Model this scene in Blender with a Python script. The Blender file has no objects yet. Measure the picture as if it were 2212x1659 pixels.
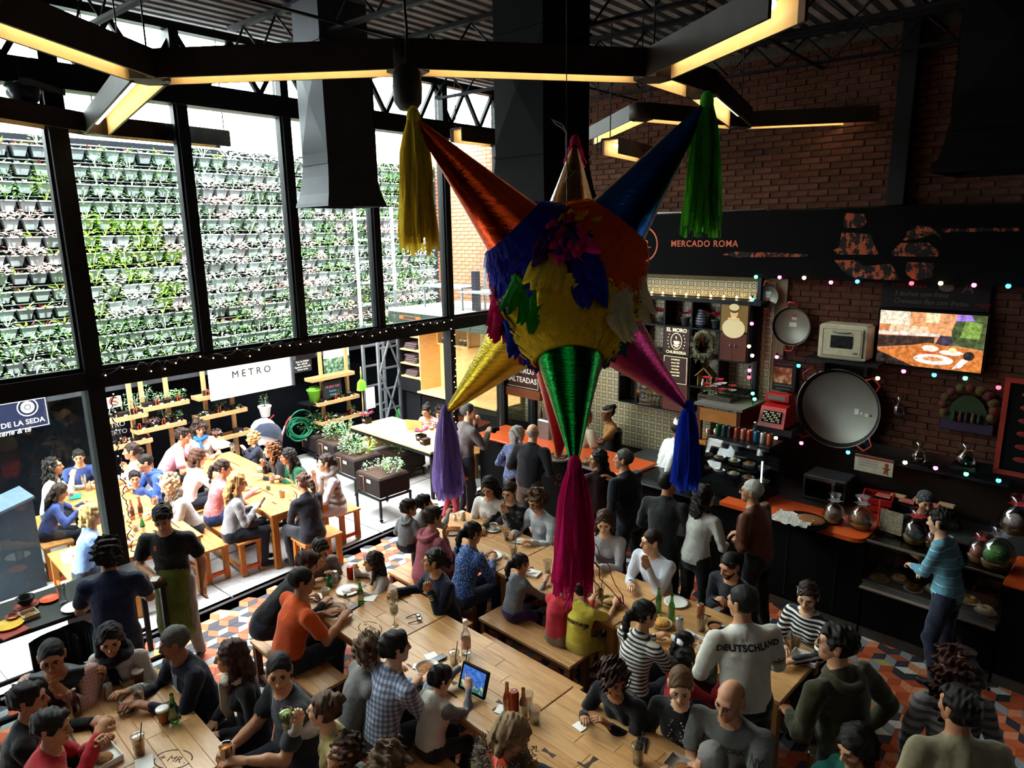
import bpy,bmesh,math,random
import numpy as np
from mathutils import Vector,Matrix
from mathutils.bvhtree import BVHTree
random.seed(7); RNG = np.random.default_rng(7)
SC = bpy.context.scene
COL = SC.collection
R = math.radians

# ------------------------------------------------------------------ camera
CAM_H,FPX,HORIZON,ROLL = 4.2,1500.0,500.0,-0.9
pitch = math.atan((829.5 - HORIZON) / FPX); rr = R(ROLL)
FW = np.array([0,math.cos(pitch),-math.sin(pitch)])
_rt = np.array([1.0,0,0]); _up = np.cross(_rt,FW)
RT = _rt * math.cos(rr) + _up * math.sin(rr)
UP = -_rt * math.sin(rr) + _up * math.cos(rr)
cam_data = bpy.data.cameras.new('camera'); cam = bpy.data.objects.new('camera',cam_data); COL.objects.link(cam)
cam_data.sensor_width = 36.0; cam_data.lens = 36.0 * FPX / 2212.0; cam_data.clip_start = 0.05; cam_data.clip_end = 200
M = Matrix.Identity(4)
for i in range(3):
    M[i][0],M[i][1],M[i][2] = RT[i],UP[i],-FW[i]
M[2][3] = CAM_H
cam.matrix_world = M
SC.camera = cam

# ------------------------------------------------------------------ light
W = bpy.data.worlds.new('sky'); SC.world = W; W.use_nodes = True
bg = W.node_tree.nodes['Background']; bg.inputs[0].default_value = (0.93,0.97,1.0,1); bg.inputs[1].default_value = 18.0
sun_d = bpy.data.lights.new('sun','SUN'); sun_d.energy = 80.0; sun_d.angle = R(0.6); sun_d.color = (1,0.96,0.88)
sun = bpy.data.objects.new('sun',sun_d); COL.objects.link(sun)
_sdir = Vector((0.60,-0.62,1.25)).normalized()      # towards the sun: high, over the roof of the hall
sun.rotation_euler = _sdir.to_track_quat('Z','Y').to_euler(); sun.location = (0,0,20)
vs = SC.view_settings
vs.view_transform = 'Standard'; vs.look = 'None'; vs.gamma = 1.0; vs.use_curve_mapping = False; vs.exposure = 0.7
cy = SC.cycles
cy.max_bounces = 5; cy.diffuse_bounces = 3; cy.glossy_bounces = 3; cy.transmission_bounces = 3; cy.transparent_max_bounces = 10
cy.caustics_reflective = False; cy.caustics_refractive = False; cy.sample_clamp_indirect = 6.0; cy.adaptive_threshold = .08

# ------------------------------------------------------------------ geometry of the place
def ray(x,y): return FW * FPX + RT * (x - 1106) - UP * (y - 829.5)
def P(x,y,z):
    d = ray(x,y); t = (z - CAM_H) / d[2]; return Vector((d[0] * t,d[1] * t,z))
def PD(x,y,depth):
    d = ray(x,y); t = depth / FPX; return Vector((d[0] * t,d[1] * t,CAM_H + d[2] * t))
E1 = Vector((math.sin(R(134.5)),math.cos(R(134.5)),0)); E2 = Vector((math.sin(R(44.5)),math.cos(R(44.5)),0))
WD = Vector((math.sin(R(40)),math.cos(R(40)),0)); WN = Vector((-WD.y,WD.x,0))   # along the window wall, and outwards
WA = P(455,1315,0)                                                                # a point on its foot
def T(a,b,z=0): v = E1 * a + E2 * b; v.z = z; return v                            # hall frame: a along the stalls, b towards them
def TAB(p): return (p.x * E1.x + p.y * E1.y,p.x * E2.x + p.y * E2.y)
def WP(s,o,z=0): v = WA + WD * s + WN * o; v.z = z; return v                      # window frame
def ON(p0,d,x,y):                                                                # pixel ray met with a vertical plane
    n = Vector((d.y,-d.x,0)); r = Vector(ray(x,y)); C = Vector((0,0,CAM_H))
    t = (Vector((p0[0],p0[1],0)) - C).dot(n) / r.dot(n); return C + r * t
def ONB(b,x,y):                                                                   # on the plane at distance b, as (a, z)
    X = ON(T(0,b),E1,x,y); return TAB(X)[0],X.z
def ONW(o,x,y):
    X = ON(WP(0,o),WD,x,y); return (X - WA).dot(WD),X.z
def head(p,q): return math.degrees(math.atan2(q.x - p.x,q.y - p.y))               # heading: 0 away from the camera, 90 to its right
MT = Matrix(((E1.x,E2.x,0,0),(E1.y,E2.y,0,0),(0,0,1,0),(0,0,0,1)))    # hall frame as a matrix (a, b, z)
MW = Matrix(((WD.x,WN.x,0,WA.x),(WD.y,WN.y,0,WA.y),(0,0,1,0),(0,0,0,1)))
def HR(h): return Matrix.Rotation(-R(h),4,'Z')                                    # local +Y turned to a heading
def at(p,h=0.0): return Matrix.Translation(p) @ HR(h)

# ------------------------------------------------------------------ materials
MATS = {}
def srgb(h):
    if isinstance(h,str):
        h = h.lstrip('#'); c = [int(h[i:i + 2],16) / 255 for i in (0,2,4)]
        return tuple(((v + .055) / 1.055) ** 2.4 if v > .04045 else v / 12.92 for v in c)
    return tuple(h)
class NT:
    def __init__(s,name):
        s.m = bpy.data.materials.new(name); s.m.use_nodes = True; s.t = s.m.node_tree; s.b = s.t.nodes['Principled BSDF']; s.o = s.t.nodes['Material Output']
    def n(s,typ,**kw):
        x = s.t.nodes.new('ShaderNode' + typ)
        for k,v in kw.items(): setattr(x,k,v)
        return x
    def l(s,a,b): s.t.links.new(a,b)
    def coord(s,kind='Object',scale=(1,1,1),rot=(0,0,0)):
        c = s.n('TexCoord'); mp = s.n('Mapping'); mp.inputs['Scale'].default_value = scale; mp.inputs['Rotation'].default_value = rot
        s.l(c.outputs[kind],mp.inputs[0]); return mp.outputs[0]
    def noise(s,vec,scale=5,detail=3,rough=.5):
        x = s.n('TexNoise'); x.inputs['Scale'].default_value = scale; x.inputs['Detail'].default_value = detail; x.inputs['Roughness'].default_value = rough
        s.l(vec,x.inputs['Vector']); return x.outputs['Fac']
    def ramp(s,fac,stops,interp='LINEAR'):
        x = s.n('ValToRGB'); x.color_ramp.interpolation = interp; e = x.color_ramp.elements
        while len(e) > 1: e.remove(e[0])
        e[0].position = stops[0][0]; e[0].color = (*srgb(stops[0][1]),1)
        for p,c in stops[1:]:
            k = e.new(p); k.color = (*srgb(c),1)
        s.l(fac,x.inputs[0]); return x.outputs[0]
    def math(s,op,a,b=None):
        x = s.n('Math',operation=op)
        for i,v in enumerate((a,b)):
            if v is None: continue
            if isinstance(v,(int,float)): x.inputs[i].default_value = v
            else: s.l(v,x.inputs[i])
        return x.outputs[0]
    def mix(s,fac,a,b,mode='MIX'):
        x = s.n('MixRGB',blend_type=mode)
        for i,v in enumerate((fac,a,b)):
            if isinstance(v,(int,float)): x.inputs[i].default_value = v
            elif isinstance(v,(str,tuple)): x.inputs[i].default_value = (*srgb(v),1)
            else: s.l(v,x.inputs[i])
        return x.outputs[0]
    def bump(s,h,strength=.3,dist=.01):
        x = s.n('Bump'); x.inputs['Strength'].default_value = strength; x.inputs['Distance'].default_value = dist
        s.l(h,x.inputs['Height']); s.l(x.outputs[0],s.b.inputs['Normal'])
    def set(s,color=None,rough=.6,metal=0,spec=.3,emis=None,es=0,trans=0,ior=1.45,alpha=1,sheen=0,coat=0):
        b = s.b.inputs
        if color is not None:
            if isinstance(color,(str,tuple)): b['Base Color'].default_value = (*srgb(color),1)
            else: s.l(color,b['Base Color'])
        if isinstance(rough,(int,float)): b['Roughness'].default_value = rough
        else: s.l(rough,b['Roughness'])
        b['Metallic'].default_value = metal; b['Specular IOR Level'].default_value = spec; b['Transmission Weight'].default_value = trans
        b['IOR'].default_value = ior; b['Alpha'].default_value = alpha; b['Sheen Weight'].default_value = sheen; b['Coat Weight'].default_value = coat
        if emis is not None:
            b['Emission Color'].default_value = (*srgb(emis),1); b['Emission Strength'].default_value = es
        return s.m
def mat(name,color='#808080',rough=.6,metal=0,var=.12,scale=14,bump=0,spec=.3,stretch=(1,1,1),**kw):
    """plain surface with a little mottling"""
    if name in MATS: return MATS[name]
    s = NT(name); v = s.coord('Object',stretch); c = srgb(color)
    if var > 0 or bump > 0: nz = s.noise(v,scale,4)
    if var > 0:
        lo = tuple(max(0,x * (1 - var)) for x in c); hi = tuple(min(1,x * (1 + var)) for x in c)
        col = s.ramp(nz,[(.3,lo),(.7,hi)])
    else: col = c
    if bump > 0: s.bump(nz,bump,.01)
    MATS[name] = s.set(col,rough,metal,spec,**kw); return MATS[name]
def emit(name,color,strength):
    if name in MATS: return MATS[name]
    MATS[name] = NT(name).set(color,.5,emis=color,es=strength); return MATS[name]
def glass(name,tint=(.9,.95,.93),refl=.07,rough=.02):
    """thin clear pane: light goes straight through, a little is mirrored"""
    if name in MATS: return MATS[name]
    s = NT(name); tr = s.n('BsdfTransparent'); tr.inputs[0].default_value = (*tint,1); gl = s.n('BsdfGlossy'); gl.inputs['Roughness'].default_value = rough
    lw = s.n('LayerWeight'); lw.inputs[0].default_value = .25; mx = s.n('MixShader')
    f = s.math('MULTIPLY',lw.outputs['Fresnel'],.8); f = s.math('ADD',f,refl * .5); f = s.math('MINIMUM',f,.6)
    s.l(f,mx.inputs[0]); s.l(tr.outputs[0],mx.inputs[1]); s.l(gl.outputs[0],mx.inputs[2]); s.l(mx.outputs[0],s.o.inputs[0])
    MATS[name] = s.m; return s.m

# ------------------------------------------------------------------ mesh building
class MB:
    def __init__(s,tf=None): s.v = []; s.f = []; s.mi = []; s.tf = tf or Matrix.Identity(4); s.cur = 0; s.sm = []
    def add(s,vs,fs,tf=None,smooth=False):
        k = len(s.v); m = s.tf @ tf if tf is not None else s.tf
        s.v += [m @ Vector(p) for p in vs]; s.f += [[i + k for i in f] for f in fs]; s.mi += [s.cur] * len(fs); s.sm += [smooth] * len(fs); return s
    def box(s,c,d,tf=None,taper=1.0,bev=0.0):
        x,y,z = (d[0] / 2,d[1] / 2,d[2] / 2); t = taper
        if bev:
            b = min(bev,x * .9,y * .9,z * .9); vs = []
            for sz in (-1,1):
                for (px,py,pz) in ((b,b,0),(0,0,b)) if sz < 0 else ((0,0,b),(b,b,0)):
                    X,Y = x - px,y - py
                    for sx,sy in ((-1,-1),(1,-1),(1,1),(-1,1)): vs.append((c[0] + sx * X,c[1] + sy * Y,c[2] + sz * (z - pz)))
            fs = [(3,2,1,0),(12,13,14,15)]
            for k in range(3):
                for j in range(4): fs.append((k * 4 + j,k * 4 + (j + 1) % 4,k * 4 + 4 + (j + 1) % 4,k * 4 + 4 + j))
            return s.add(vs,fs,tf)
        vs = [(c[0] + sx * x * (t if sz > 0 else 1),c[1] + sy * y * (t if sz > 0 else 1),c[2] + sz * z) for sz in (-1,1) for sx,sy in ((-1,-1),(1,-1),(1,1),(-1,1))]
        return s.add(vs,[(3,2,1,0),(4,5,6,7),(0,1,5,4),(1,2,6,5),(2,3,7,6),(3,0,4,7)],tf)
    def lathe(s,prof,n=16,c=(0,0,0),tf=None,smooth=True,cap=True):
        vs = []; m = len(prof)
        for r,z in prof:
            for i in range(n):
                a = 2 * math.pi * i / n; vs.append((c[0] + r * math.cos(a),c[1] + r * math.sin(a),c[2] + z))
        fs = [(j * n + i,j * n + (i + 1) % n,(j + 1) * n + (i + 1) % n,(j + 1) * n + i) for j in range(m - 1) for i in range(n)]
        s.add(vs,fs,tf,smooth)
        if cap:
            k = len(s.v) - len(vs)
            if prof[0][0] > 1e-4: s.f.append([k + i for i in range(n)][::-1]); s.mi.append(s.cur); s.sm.append(False)
            if prof[-1][0] > 1e-4: s.f.append([k + (m - 1) * n + i for i in range(n)]); s.mi.append(s.cur); s.sm.append(False)
        return s
    def cyl(s,a,b,r,r2=None,n=10,tf=None,smooth=True):
        a = Vector(a); b = Vector(b); d = b - a; L = d.length
        if L < 1e-6: return s
        q = d.to_track_quat('Z','Y').to_matrix().to_4x4(); m = Matrix.Translation(a) @ q
        return s.lathe([(r,0),(r if r2 is None else r2,L)],n,tf=(tf @ m) if tf is not None else m,smooth=smooth)
    def tube(s,pts,r,n=6,tf=None,closed=False,flat=1.0):
        pts = [Vector(p) for p in pts]; m = len(pts); vs = []; rs = r if isinstance(r,(list,tuple)) else [r] * m
        up = Vector((0,0,1))
        for i,p in enumerate(pts):
            d = (pts[(i + 1) % m] - pts[i - 1]) if closed else (pts[min(i + 1,m - 1)] - pts[max(i - 1,0)])
            if d.length < 1e-9: d = Vector((0,0,1))
            d.normalize(); u = up if abs(d.dot(up)) < .95 else Vector((1,0,0)); x = d.cross(u).normalized(); y = x.cross(d)
            for k in range(n):
                a = 2 * math.pi * k / n; vs.append(p + (x * math.cos(a) + y * math.sin(a) * flat) * rs[i])
        fs = [(i * n + k,i * n + (k + 1) % n,((i + 1) % m) * n + (k + 1) % n,((i + 1) % m) * n + k) for i in range(m if closed else m - 1) for k in range(n)]
        if not closed: fs += [list(range(n))[::-1],[(m - 1) * n + k for k in range(n)]]
        return s.add(vs,fs,tf,True)
    def prism(s,poly,z0,z1,tf=None):
        n = len(poly); vs = [(x,y,z0) for x,y in poly] + [(x,y,z1) for x,y in poly]
        return s.add(vs,[list(range(n))[::-1],list(range(n,2 * n))] + [(i,(i + 1) % n,n + (i + 1) % n,n + i) for i in range(n)],tf)
    def ball(s,c,r,n=10,m=7,tf=None):
        r = (r,r,r) if isinstance(r,(int,float)) else r; prof = [(math.sin(math.pi * j / m),-math.cos(math.pi * j / m)) for j in range(m + 1)]
        prof[0] = (1e-5,-1); prof[-1] = (1e-5,1); k = Matrix.Translation(c) @ Matrix.Diagonal((*r,1))
        return s.lathe(prof,n,tf=(tf @ k) if tf is not None else k,cap=False)
    def quad(s,a,b,c,d,tf=None): return s.add([a,b,c,d],[(0,1,2,3)],tf)
    def mesh(s,name):
        me = bpy.data.meshes.new(name); me.from_pydata([tuple(p) for p in s.v],[],s.f)
        me.polygons.foreach_set('material_index',s.mi); me.polygons.foreach_set('use_smooth',s.sm); me.update(); return me
def tag(o,label=None,cat=None,group=None,kind=None):
    if label: o['label'] = label
    if cat: o['category'] = cat
    if group: o['group'] = group
    if kind: o['kind'] = kind
    return o
def empty(name,mw=None,label=None,cat=None,group=None,kind=None):
    o = bpy.data.objects.new(name,None); COL.objects.link(o)
    o.matrix_basis = mw if mw is not None else Matrix.Identity(4)
    o.empty_display_size = .1
    return tag(o,label,cat,group,kind)
def build(name,mb,mats,parent=None,label=None,cat=None,group=None,kind=None,mw=None):
    """one mesh object; parts are built in the local frame of their parent"""
    o = bpy.data.objects.new(name,mb.mesh(name) if isinstance(mb,MB) else mb); COL.objects.link(o)
    if not len(o.data.materials):
        for m in (mats if isinstance(mats,(list,tuple)) else [mats]): o.data.materials.append(m)
    if mw is not None: o.matrix_basis = mw
    if parent is not None: o.parent = parent
    return tag(o,label,cat,group,kind)
def copy_tree(o,parent=None):
    c = o.copy(); COL.objects.link(c); c.parent = parent
    for ch in list(o.children): copy_tree(ch,c)
    return c
TXT = bpy.data.scenes.new('lettering desk')
def text_eval(o):
    with bpy.context.temp_override(scene=TXT,view_layer=TXT.view_layers[0]):
        dg = bpy.context.evaluated_depsgraph_get(); dg.update(); return bpy.data.meshes.new_from_object(o.evaluated_get(dg))
def text_mesh(txt,size,depth=.002,align='CENTER',bold=0.0,shear=0.0,space=1.0):
    cu = bpy.data.curves.new('lettering','FONT'); cu.body = txt; cu.size = size; cu.align_x = align; cu.align_y = 'CENTER'; cu.extrude = depth / 2; cu.offset = bold; cu.shear = shear
    cu.resolution_u = 3; cu.space_character = space
    o = bpy.data.objects.new('lettering',cu); TXT.collection.objects.link(o); me = text_eval(o); bpy.data.objects.remove(o); bpy.data.curves.remove(cu)
    return me
UPR = Matrix(((1,0,0,0),(0,0,-1,0),(0,1,0,0),(0,0,0,1)))              # text plane -> upright, facing -Y
def lettering(txt,size,m,parent,loc,rotz=0,name='lettering',**kw):
    me = text_mesh(txt,size,**kw); me.materials.clear(); me.materials.append(m)
    o = bpy.data.objects.new(name,me); COL.objects.link(o); o.parent = parent
    o.matrix_basis = Matrix.Translation(loc) @ Matrix.Rotation(rotz,4,'Z') @ UPR
    return o
# ================================================================== structure
BLACK = mat('black painted steel','#131417',.5,0,.15,6,spec=.2)
DARKW = mat('black painted plaster','#0b0d11',.9,0,.2,3,spec=.03)
WB = 8.82                      # wall behind the stalls
ZC = 6.35                      # underside of the roof deck

# --- concrete court floor
s = NT('polished court concrete'); v = s.coord('Object'); n1 = s.noise(v,1.3,5); n2 = s.noise(v,22,4)
c = s.ramp(n1,[(.3,'#a9a9a6'),(.7,'#c4c3bd')]); c = s.mix(.25,c,s.ramp(n2,[(.35,'#85858a'),(.65,'#d0d0cc')]))
CONC = s.set(c,.6)
mb = MB()
slab = build('floor_court',MB().box((2.0,3.2,-.06),(16,8.0,.1)),CONC,mw=MW,kind='structure'); slab['label'] = 'pale concrete floor of the open court'
jm = mat('floor joint','#5d5d5c',.9)
for k,(x0,y0,x1,y1) in enumerate([(-4,1.2,9,1.2),(-4,2.9,9,2.9),(.3,0.05,.3,4),(2.6,0.05,2.6,4),(-1.9,0.05,-1.9,4),(4.6,.05,4.6,4)]):
    build('joint',MB().box(((x0 + x1) / 2,(y0 + y1) / 2,-.0085),(max(.012,x1 - x0),max(.012,y1 - y0),.006)),jm,slab)
    slab.children[-1].matrix_basis = Matrix.Identity(4)

# --- hall floor of hexagonal cement tiles, each of three lozenges
FLC = {'o': '#c65f3a','t': '#b04e30','l': '#d98a63','g': '#8f9698','d': '#3a3c44','w': '#d6d4ca','y': '#b9a95e'}
FM = {k: mat('cement tile ' + k,h,.55,0,.1,30) for k,h in FLC.items()}
GROUT = mat('floor grout','#77706a',.9)
fl = build('floor',MB().box((.0,-5.5,-.06),(18,11.2,.1)),GROUT,mw=MW,kind='structure'); fl['label'] = 'hexagon patterned floor of the market hall'
HS = .118
def lozenges(mb,cx,cy,mats3,order,z0=-.012,z1=0.0):
    V = [(cx + HS * math.sin(R(60 * k)),cy + HS * math.cos(R(60 * k))) for k in range(6)]   # vertex directions along the wall
    for k in range(3):
        q = [(cx,cy),V[2 * k],V[(2 * k + 1) % 6],V[(2 * k + 2) % 6]]
        mx = sum(p[0] for p in q) / 4; my = sum(p[1] for p in q) / 4
        q = [(mx + (p[0] - mx) * .965,my + (p[1] - my) * .965) for p in q][::-1]
        mb.cur = order.index(mats3[k]); mb.prism(q,z0,z1)
KEYS = list(FLC)
COMBOS = ['god','tol','gwd','lot','got','dol','gtd','lwd','dot','gyd','gol','otd']
variants = []
for cmb in COMBOS:
    m_ = MB(); lozenges(m_,0,0,cmb,KEYS); me = m_.mesh('tile')
    for k in KEYS: me.materials.append(FM[k])
    variants.append(me)
def visible_px(w):
    d = np.array([w.x,w.y,w.z - CAM_H]); z = d @ FW
    if z < .3: return None
    return 1106 + FPX * (d @ RT) / z,829.5 - FPX * (d @ UP) / z,z
rest = MB(); cand = []
dx = HS * math.sqrt(3); dy = HS * 1.5
for j in range(-75,0):
    for i in range(-45,60):
        # rows along the wall
        o_ = j * dx / 1.0 * .5 * 1.0
        sx = i * HS * 3 + (HS * 1.5 if j % 2 else 0); oy = j * dx / 2
        if oy > -dx / 2 - .005: continue
        w = WP(sx,oy); a,b = TAB(w)
        if b > 7.3 or a > 2.0 or b < -1.5: continue
        p = visible_px(w)
        cand.append((sx,oy,p,(i * 7 + j * 13 + (i * j) % 5) % len(COMBOS)))
ZONES = [(420,1225,640,1420),(725,1130,930,1260),(1800,1350,2230,1680),(690,1380,860,1659),(930,1500,1010,1659),(900,1560,960,1640)]
def inz(p): return p is not None and any(x0 <= p[0] <= x1 and y0 <= p[1] <= y1 for x0,y0,x1,y1 in ZONES)
cand.sort(key=lambda q: (0 if inz(q[2]) else 1,q[2][2] if q[2] else 99))
for k,(sx,oy,p,vi) in enumerate(cand):
    if k < 300:
        o = bpy.data.objects.new('tile',variants[vi]); COL.objects.link(o); o.parent = fl; o.location = (sx,oy,random.uniform(-.0006,.0006))
        o.rotation_euler = (0,0,-math.pi / 2)
    else:
        rest.tf = Matrix.Translation((sx,oy,0)) @ Matrix.Rotation(-math.pi / 2,4,'Z'); lozenges(rest,0,0,COMBOS[vi],KEYS)
build('tile_field',rest,[FM[k] for k in KEYS],fl,kind='stuff')
build('threshold',MB().box((.5,-.02,0.002),(10,.05,.016)),mat('steel threshold','#4a4649',.4,.7),fl)

# --- glazed wall towards the court
win = empty('wall_windows',MW,'black steel glazed wall between hall and court',kind='structure')
TZ0,TZ1,BZ0,BZ1,CZ = 2.78,2.95,5.5,5.72,6.2
COLS = [-4.5,-3.3,-2.1,-.88,.27,1.47,2.70,4.02,5.22,6.05]
TALL = (-4.5,-.88,4.02,6.05)
for sx in COLS:
    tall = sx in TALL or sx > 4.5 or sx < -1; w_,d_ = (.15,.2) if sx in (-4.5,-.88) else (.10,.16)
    build('column' if tall else 'mullion',MB().box((sx,0,(0 if tall else TZ1) / 2 + CZ / 2),(w_,d_,CZ - (0 if tall else TZ1))).box((sx + w_ * .5 + .012,-.02,(TZ1 + BZ0) / 2),(.024,.06,BZ0 - TZ1)).box((sx - w_ * .5 - .012,-.02,(TZ1 + BZ0) / 2),(.024,.06,BZ0 - TZ1)),BLACK,win)
L0,L1 = -4.5,6.05; LM = (L0 + L1) / 2; LL = L1 - L0
build('transom',MB().box((LM,-.01,(TZ0 + TZ1) / 2),(LL,.18,TZ1 - TZ0)).box((LM,-.03,TZ1 + .02),(LL,.06,.04)),BLACK,win)
build('top_beam',MB().box((LM,-.01,(BZ0 + BZ1) / 2),(LL,.2,BZ1 - BZ0)),BLACK,win)
build('top_chord',MB().box((LM,0,CZ + .04),(LL,.12,.08)),BLACK,win)
k = 0
sx = L0
while sx < L1 - .2:
    h_ = .3
    for (p,q) in (((sx,0,CZ),(sx + h_,0,BZ1)),((sx + h_,0,BZ1),(sx + 2 * h_,0,CZ))):
        m_ = MB(); d = Vector(q) - Vector(p); m_.box((0,0,d.length / 2),(.05,.05,d.length),Matrix.Translation(p) @ d.to_track_quat('Z','Y').to_matrix().to_4x4())
        build('brace',m_,BLACK,win)
    sx += 2 * h_
PANE = glass('window pane glass')
for i in range(len(COLS) - 1):
    x0,x1 = COLS[i],COLS[i + 1]; xm = (x0 + x1) / 2; wd = x1 - x0 - .14
    build('pane',MB().box((xm,.0,(TZ1 + BZ0) / 2),(wd,.008,BZ0 - TZ1 - .02)),PANE,win)
    build('pane',MB().box((xm,.02,(BZ1 + CZ) / 2),(wd + .04,.008,CZ - BZ1)),PANE,win)
    if x1 <= -.8 or x0 >= 4.0: build('pane',MB().box((xm,0,TZ0 / 2 + .05),(wd,.008,TZ0 - .1)),PANE,win)
# --- brick wall behind the stalls
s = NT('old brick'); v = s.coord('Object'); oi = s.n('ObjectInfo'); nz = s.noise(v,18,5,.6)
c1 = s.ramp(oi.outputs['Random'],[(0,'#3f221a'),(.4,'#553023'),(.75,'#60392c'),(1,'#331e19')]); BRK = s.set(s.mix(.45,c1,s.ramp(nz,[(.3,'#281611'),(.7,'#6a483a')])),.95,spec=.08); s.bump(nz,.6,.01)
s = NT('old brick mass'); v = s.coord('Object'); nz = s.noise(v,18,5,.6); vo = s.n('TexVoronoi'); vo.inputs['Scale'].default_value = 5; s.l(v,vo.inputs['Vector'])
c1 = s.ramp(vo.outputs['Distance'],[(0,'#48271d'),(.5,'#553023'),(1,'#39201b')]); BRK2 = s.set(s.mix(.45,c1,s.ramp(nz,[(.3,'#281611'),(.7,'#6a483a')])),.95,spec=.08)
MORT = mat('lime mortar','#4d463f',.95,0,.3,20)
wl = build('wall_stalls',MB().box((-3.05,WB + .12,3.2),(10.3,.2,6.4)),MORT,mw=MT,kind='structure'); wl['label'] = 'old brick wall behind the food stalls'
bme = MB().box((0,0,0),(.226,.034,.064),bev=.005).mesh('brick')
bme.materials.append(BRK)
mass = MB(); nb = 0; cells = []
for j in range(int(6.3 / .076)):
    for i in range(int(10.2 / .24)):
        a = -8.1 + i * .24 + (.12 if j % 2 else 0) + .12; z = .04 + j * .076
        if a > 2.0: continue
        cells.append((a,z))
cells.sort(key=lambda q: 0 if (-6.7 < q[0] < -1.1 and 4.44 < q[1] < 5.45) else 1)
for k,(a,z) in enumerate(cells):
    if k < 300:
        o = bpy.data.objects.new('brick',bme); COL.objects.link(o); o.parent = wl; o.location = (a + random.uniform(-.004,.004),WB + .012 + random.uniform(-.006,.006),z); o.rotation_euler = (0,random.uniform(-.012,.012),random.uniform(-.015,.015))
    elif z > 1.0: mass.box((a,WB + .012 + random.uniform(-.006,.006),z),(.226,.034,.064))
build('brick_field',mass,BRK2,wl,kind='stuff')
build('column',MB().box((-2.52,WB - .08,5.4),(.17,.16,1.95)).box((-1.15,WB - .08,5.4),(.17,.16,1.95)),BLACK,wl)
build('pipe',MB().cyl((-6.4,WB - .05,4.42),(-4.05,WB - .05,4.42),.018,n=8).cyl((-4.05,WB - .05,4.42),(-4.0,WB + .02,4.4),.018),mat('zinc conduit','#7b7b78',.5,.5),wl)
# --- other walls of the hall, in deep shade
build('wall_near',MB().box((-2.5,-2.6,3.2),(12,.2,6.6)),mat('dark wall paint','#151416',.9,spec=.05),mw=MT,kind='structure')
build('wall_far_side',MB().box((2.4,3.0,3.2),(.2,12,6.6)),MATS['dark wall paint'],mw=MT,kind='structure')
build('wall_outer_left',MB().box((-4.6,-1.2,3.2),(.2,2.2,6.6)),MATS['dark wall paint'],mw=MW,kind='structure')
# --- roof deck of folded sheet on open-web joists
s = NT('galvanised deck'); v = s.coord('Object'); nz = s.noise(v,3,4)
DECK = s.set(s.ramp(nz,[(.3,'#6a6c71'),(.7,'#8e9095')]),.7,0,spec=.1)
prof = []; y = -13.0
while y < .25: prof += [(y,0),(y + .075,0),(y + .09,.06),(y + .145,.06)]; y += .16
m_ = MB(); vs_ = [(x,p[0],ZC + p[1]) for x in (-5.5,8.2) for p in prof]; k = len(prof); m_.add(vs_,[(i,i + 1,k + i + 1,k + i) for i in range(k - 1)])
ce = build('ceiling',m_,DECK,mw=MW,kind='structure'); ce['label'] = 'folded sheet metal roof deck of the hall'
build('roof_cover',MB().box((1.3,-6.4,ZC + .14),(13.8,13.4,.1)),BLACK,ce)
build('added_sun_blocker',MB().box((1.3,.1,ZC + .7),(13.8,.3,1.1)),mat('parapet plaster','#8a8781',.9),ce)  # unseen block added on the roof edge to keep sun off the lower court wall
JST = mat('grey joist steel','#212327',.6,.1,spec=.1)
for sx in (-3.6,-2.1,-.6,.9,2.4,3.9,5.4):
    m_ = MB(); m_.box((sx,-6.4,ZC - .03),(.08,12.7,.04)).box((sx,-6.4,ZC - .34),(.06,12.7,.03))
    yy = -12.6
    while yy < -.1:
        m_.cyl((sx,yy,ZC - .33),(sx,yy + .3,ZC - .05),.012,n=5).cyl((sx,yy + .3,ZC - .05),(sx,yy + .6,ZC - .33),.012,n=5); yy += .6
    build('joist',m_,JST,ce)
for yy in (-2.0,-4.6,-7.4): build('bridging',MB().box((1.3,yy,ZC - .345),(11,.03,.02)),JST,ce)

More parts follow.
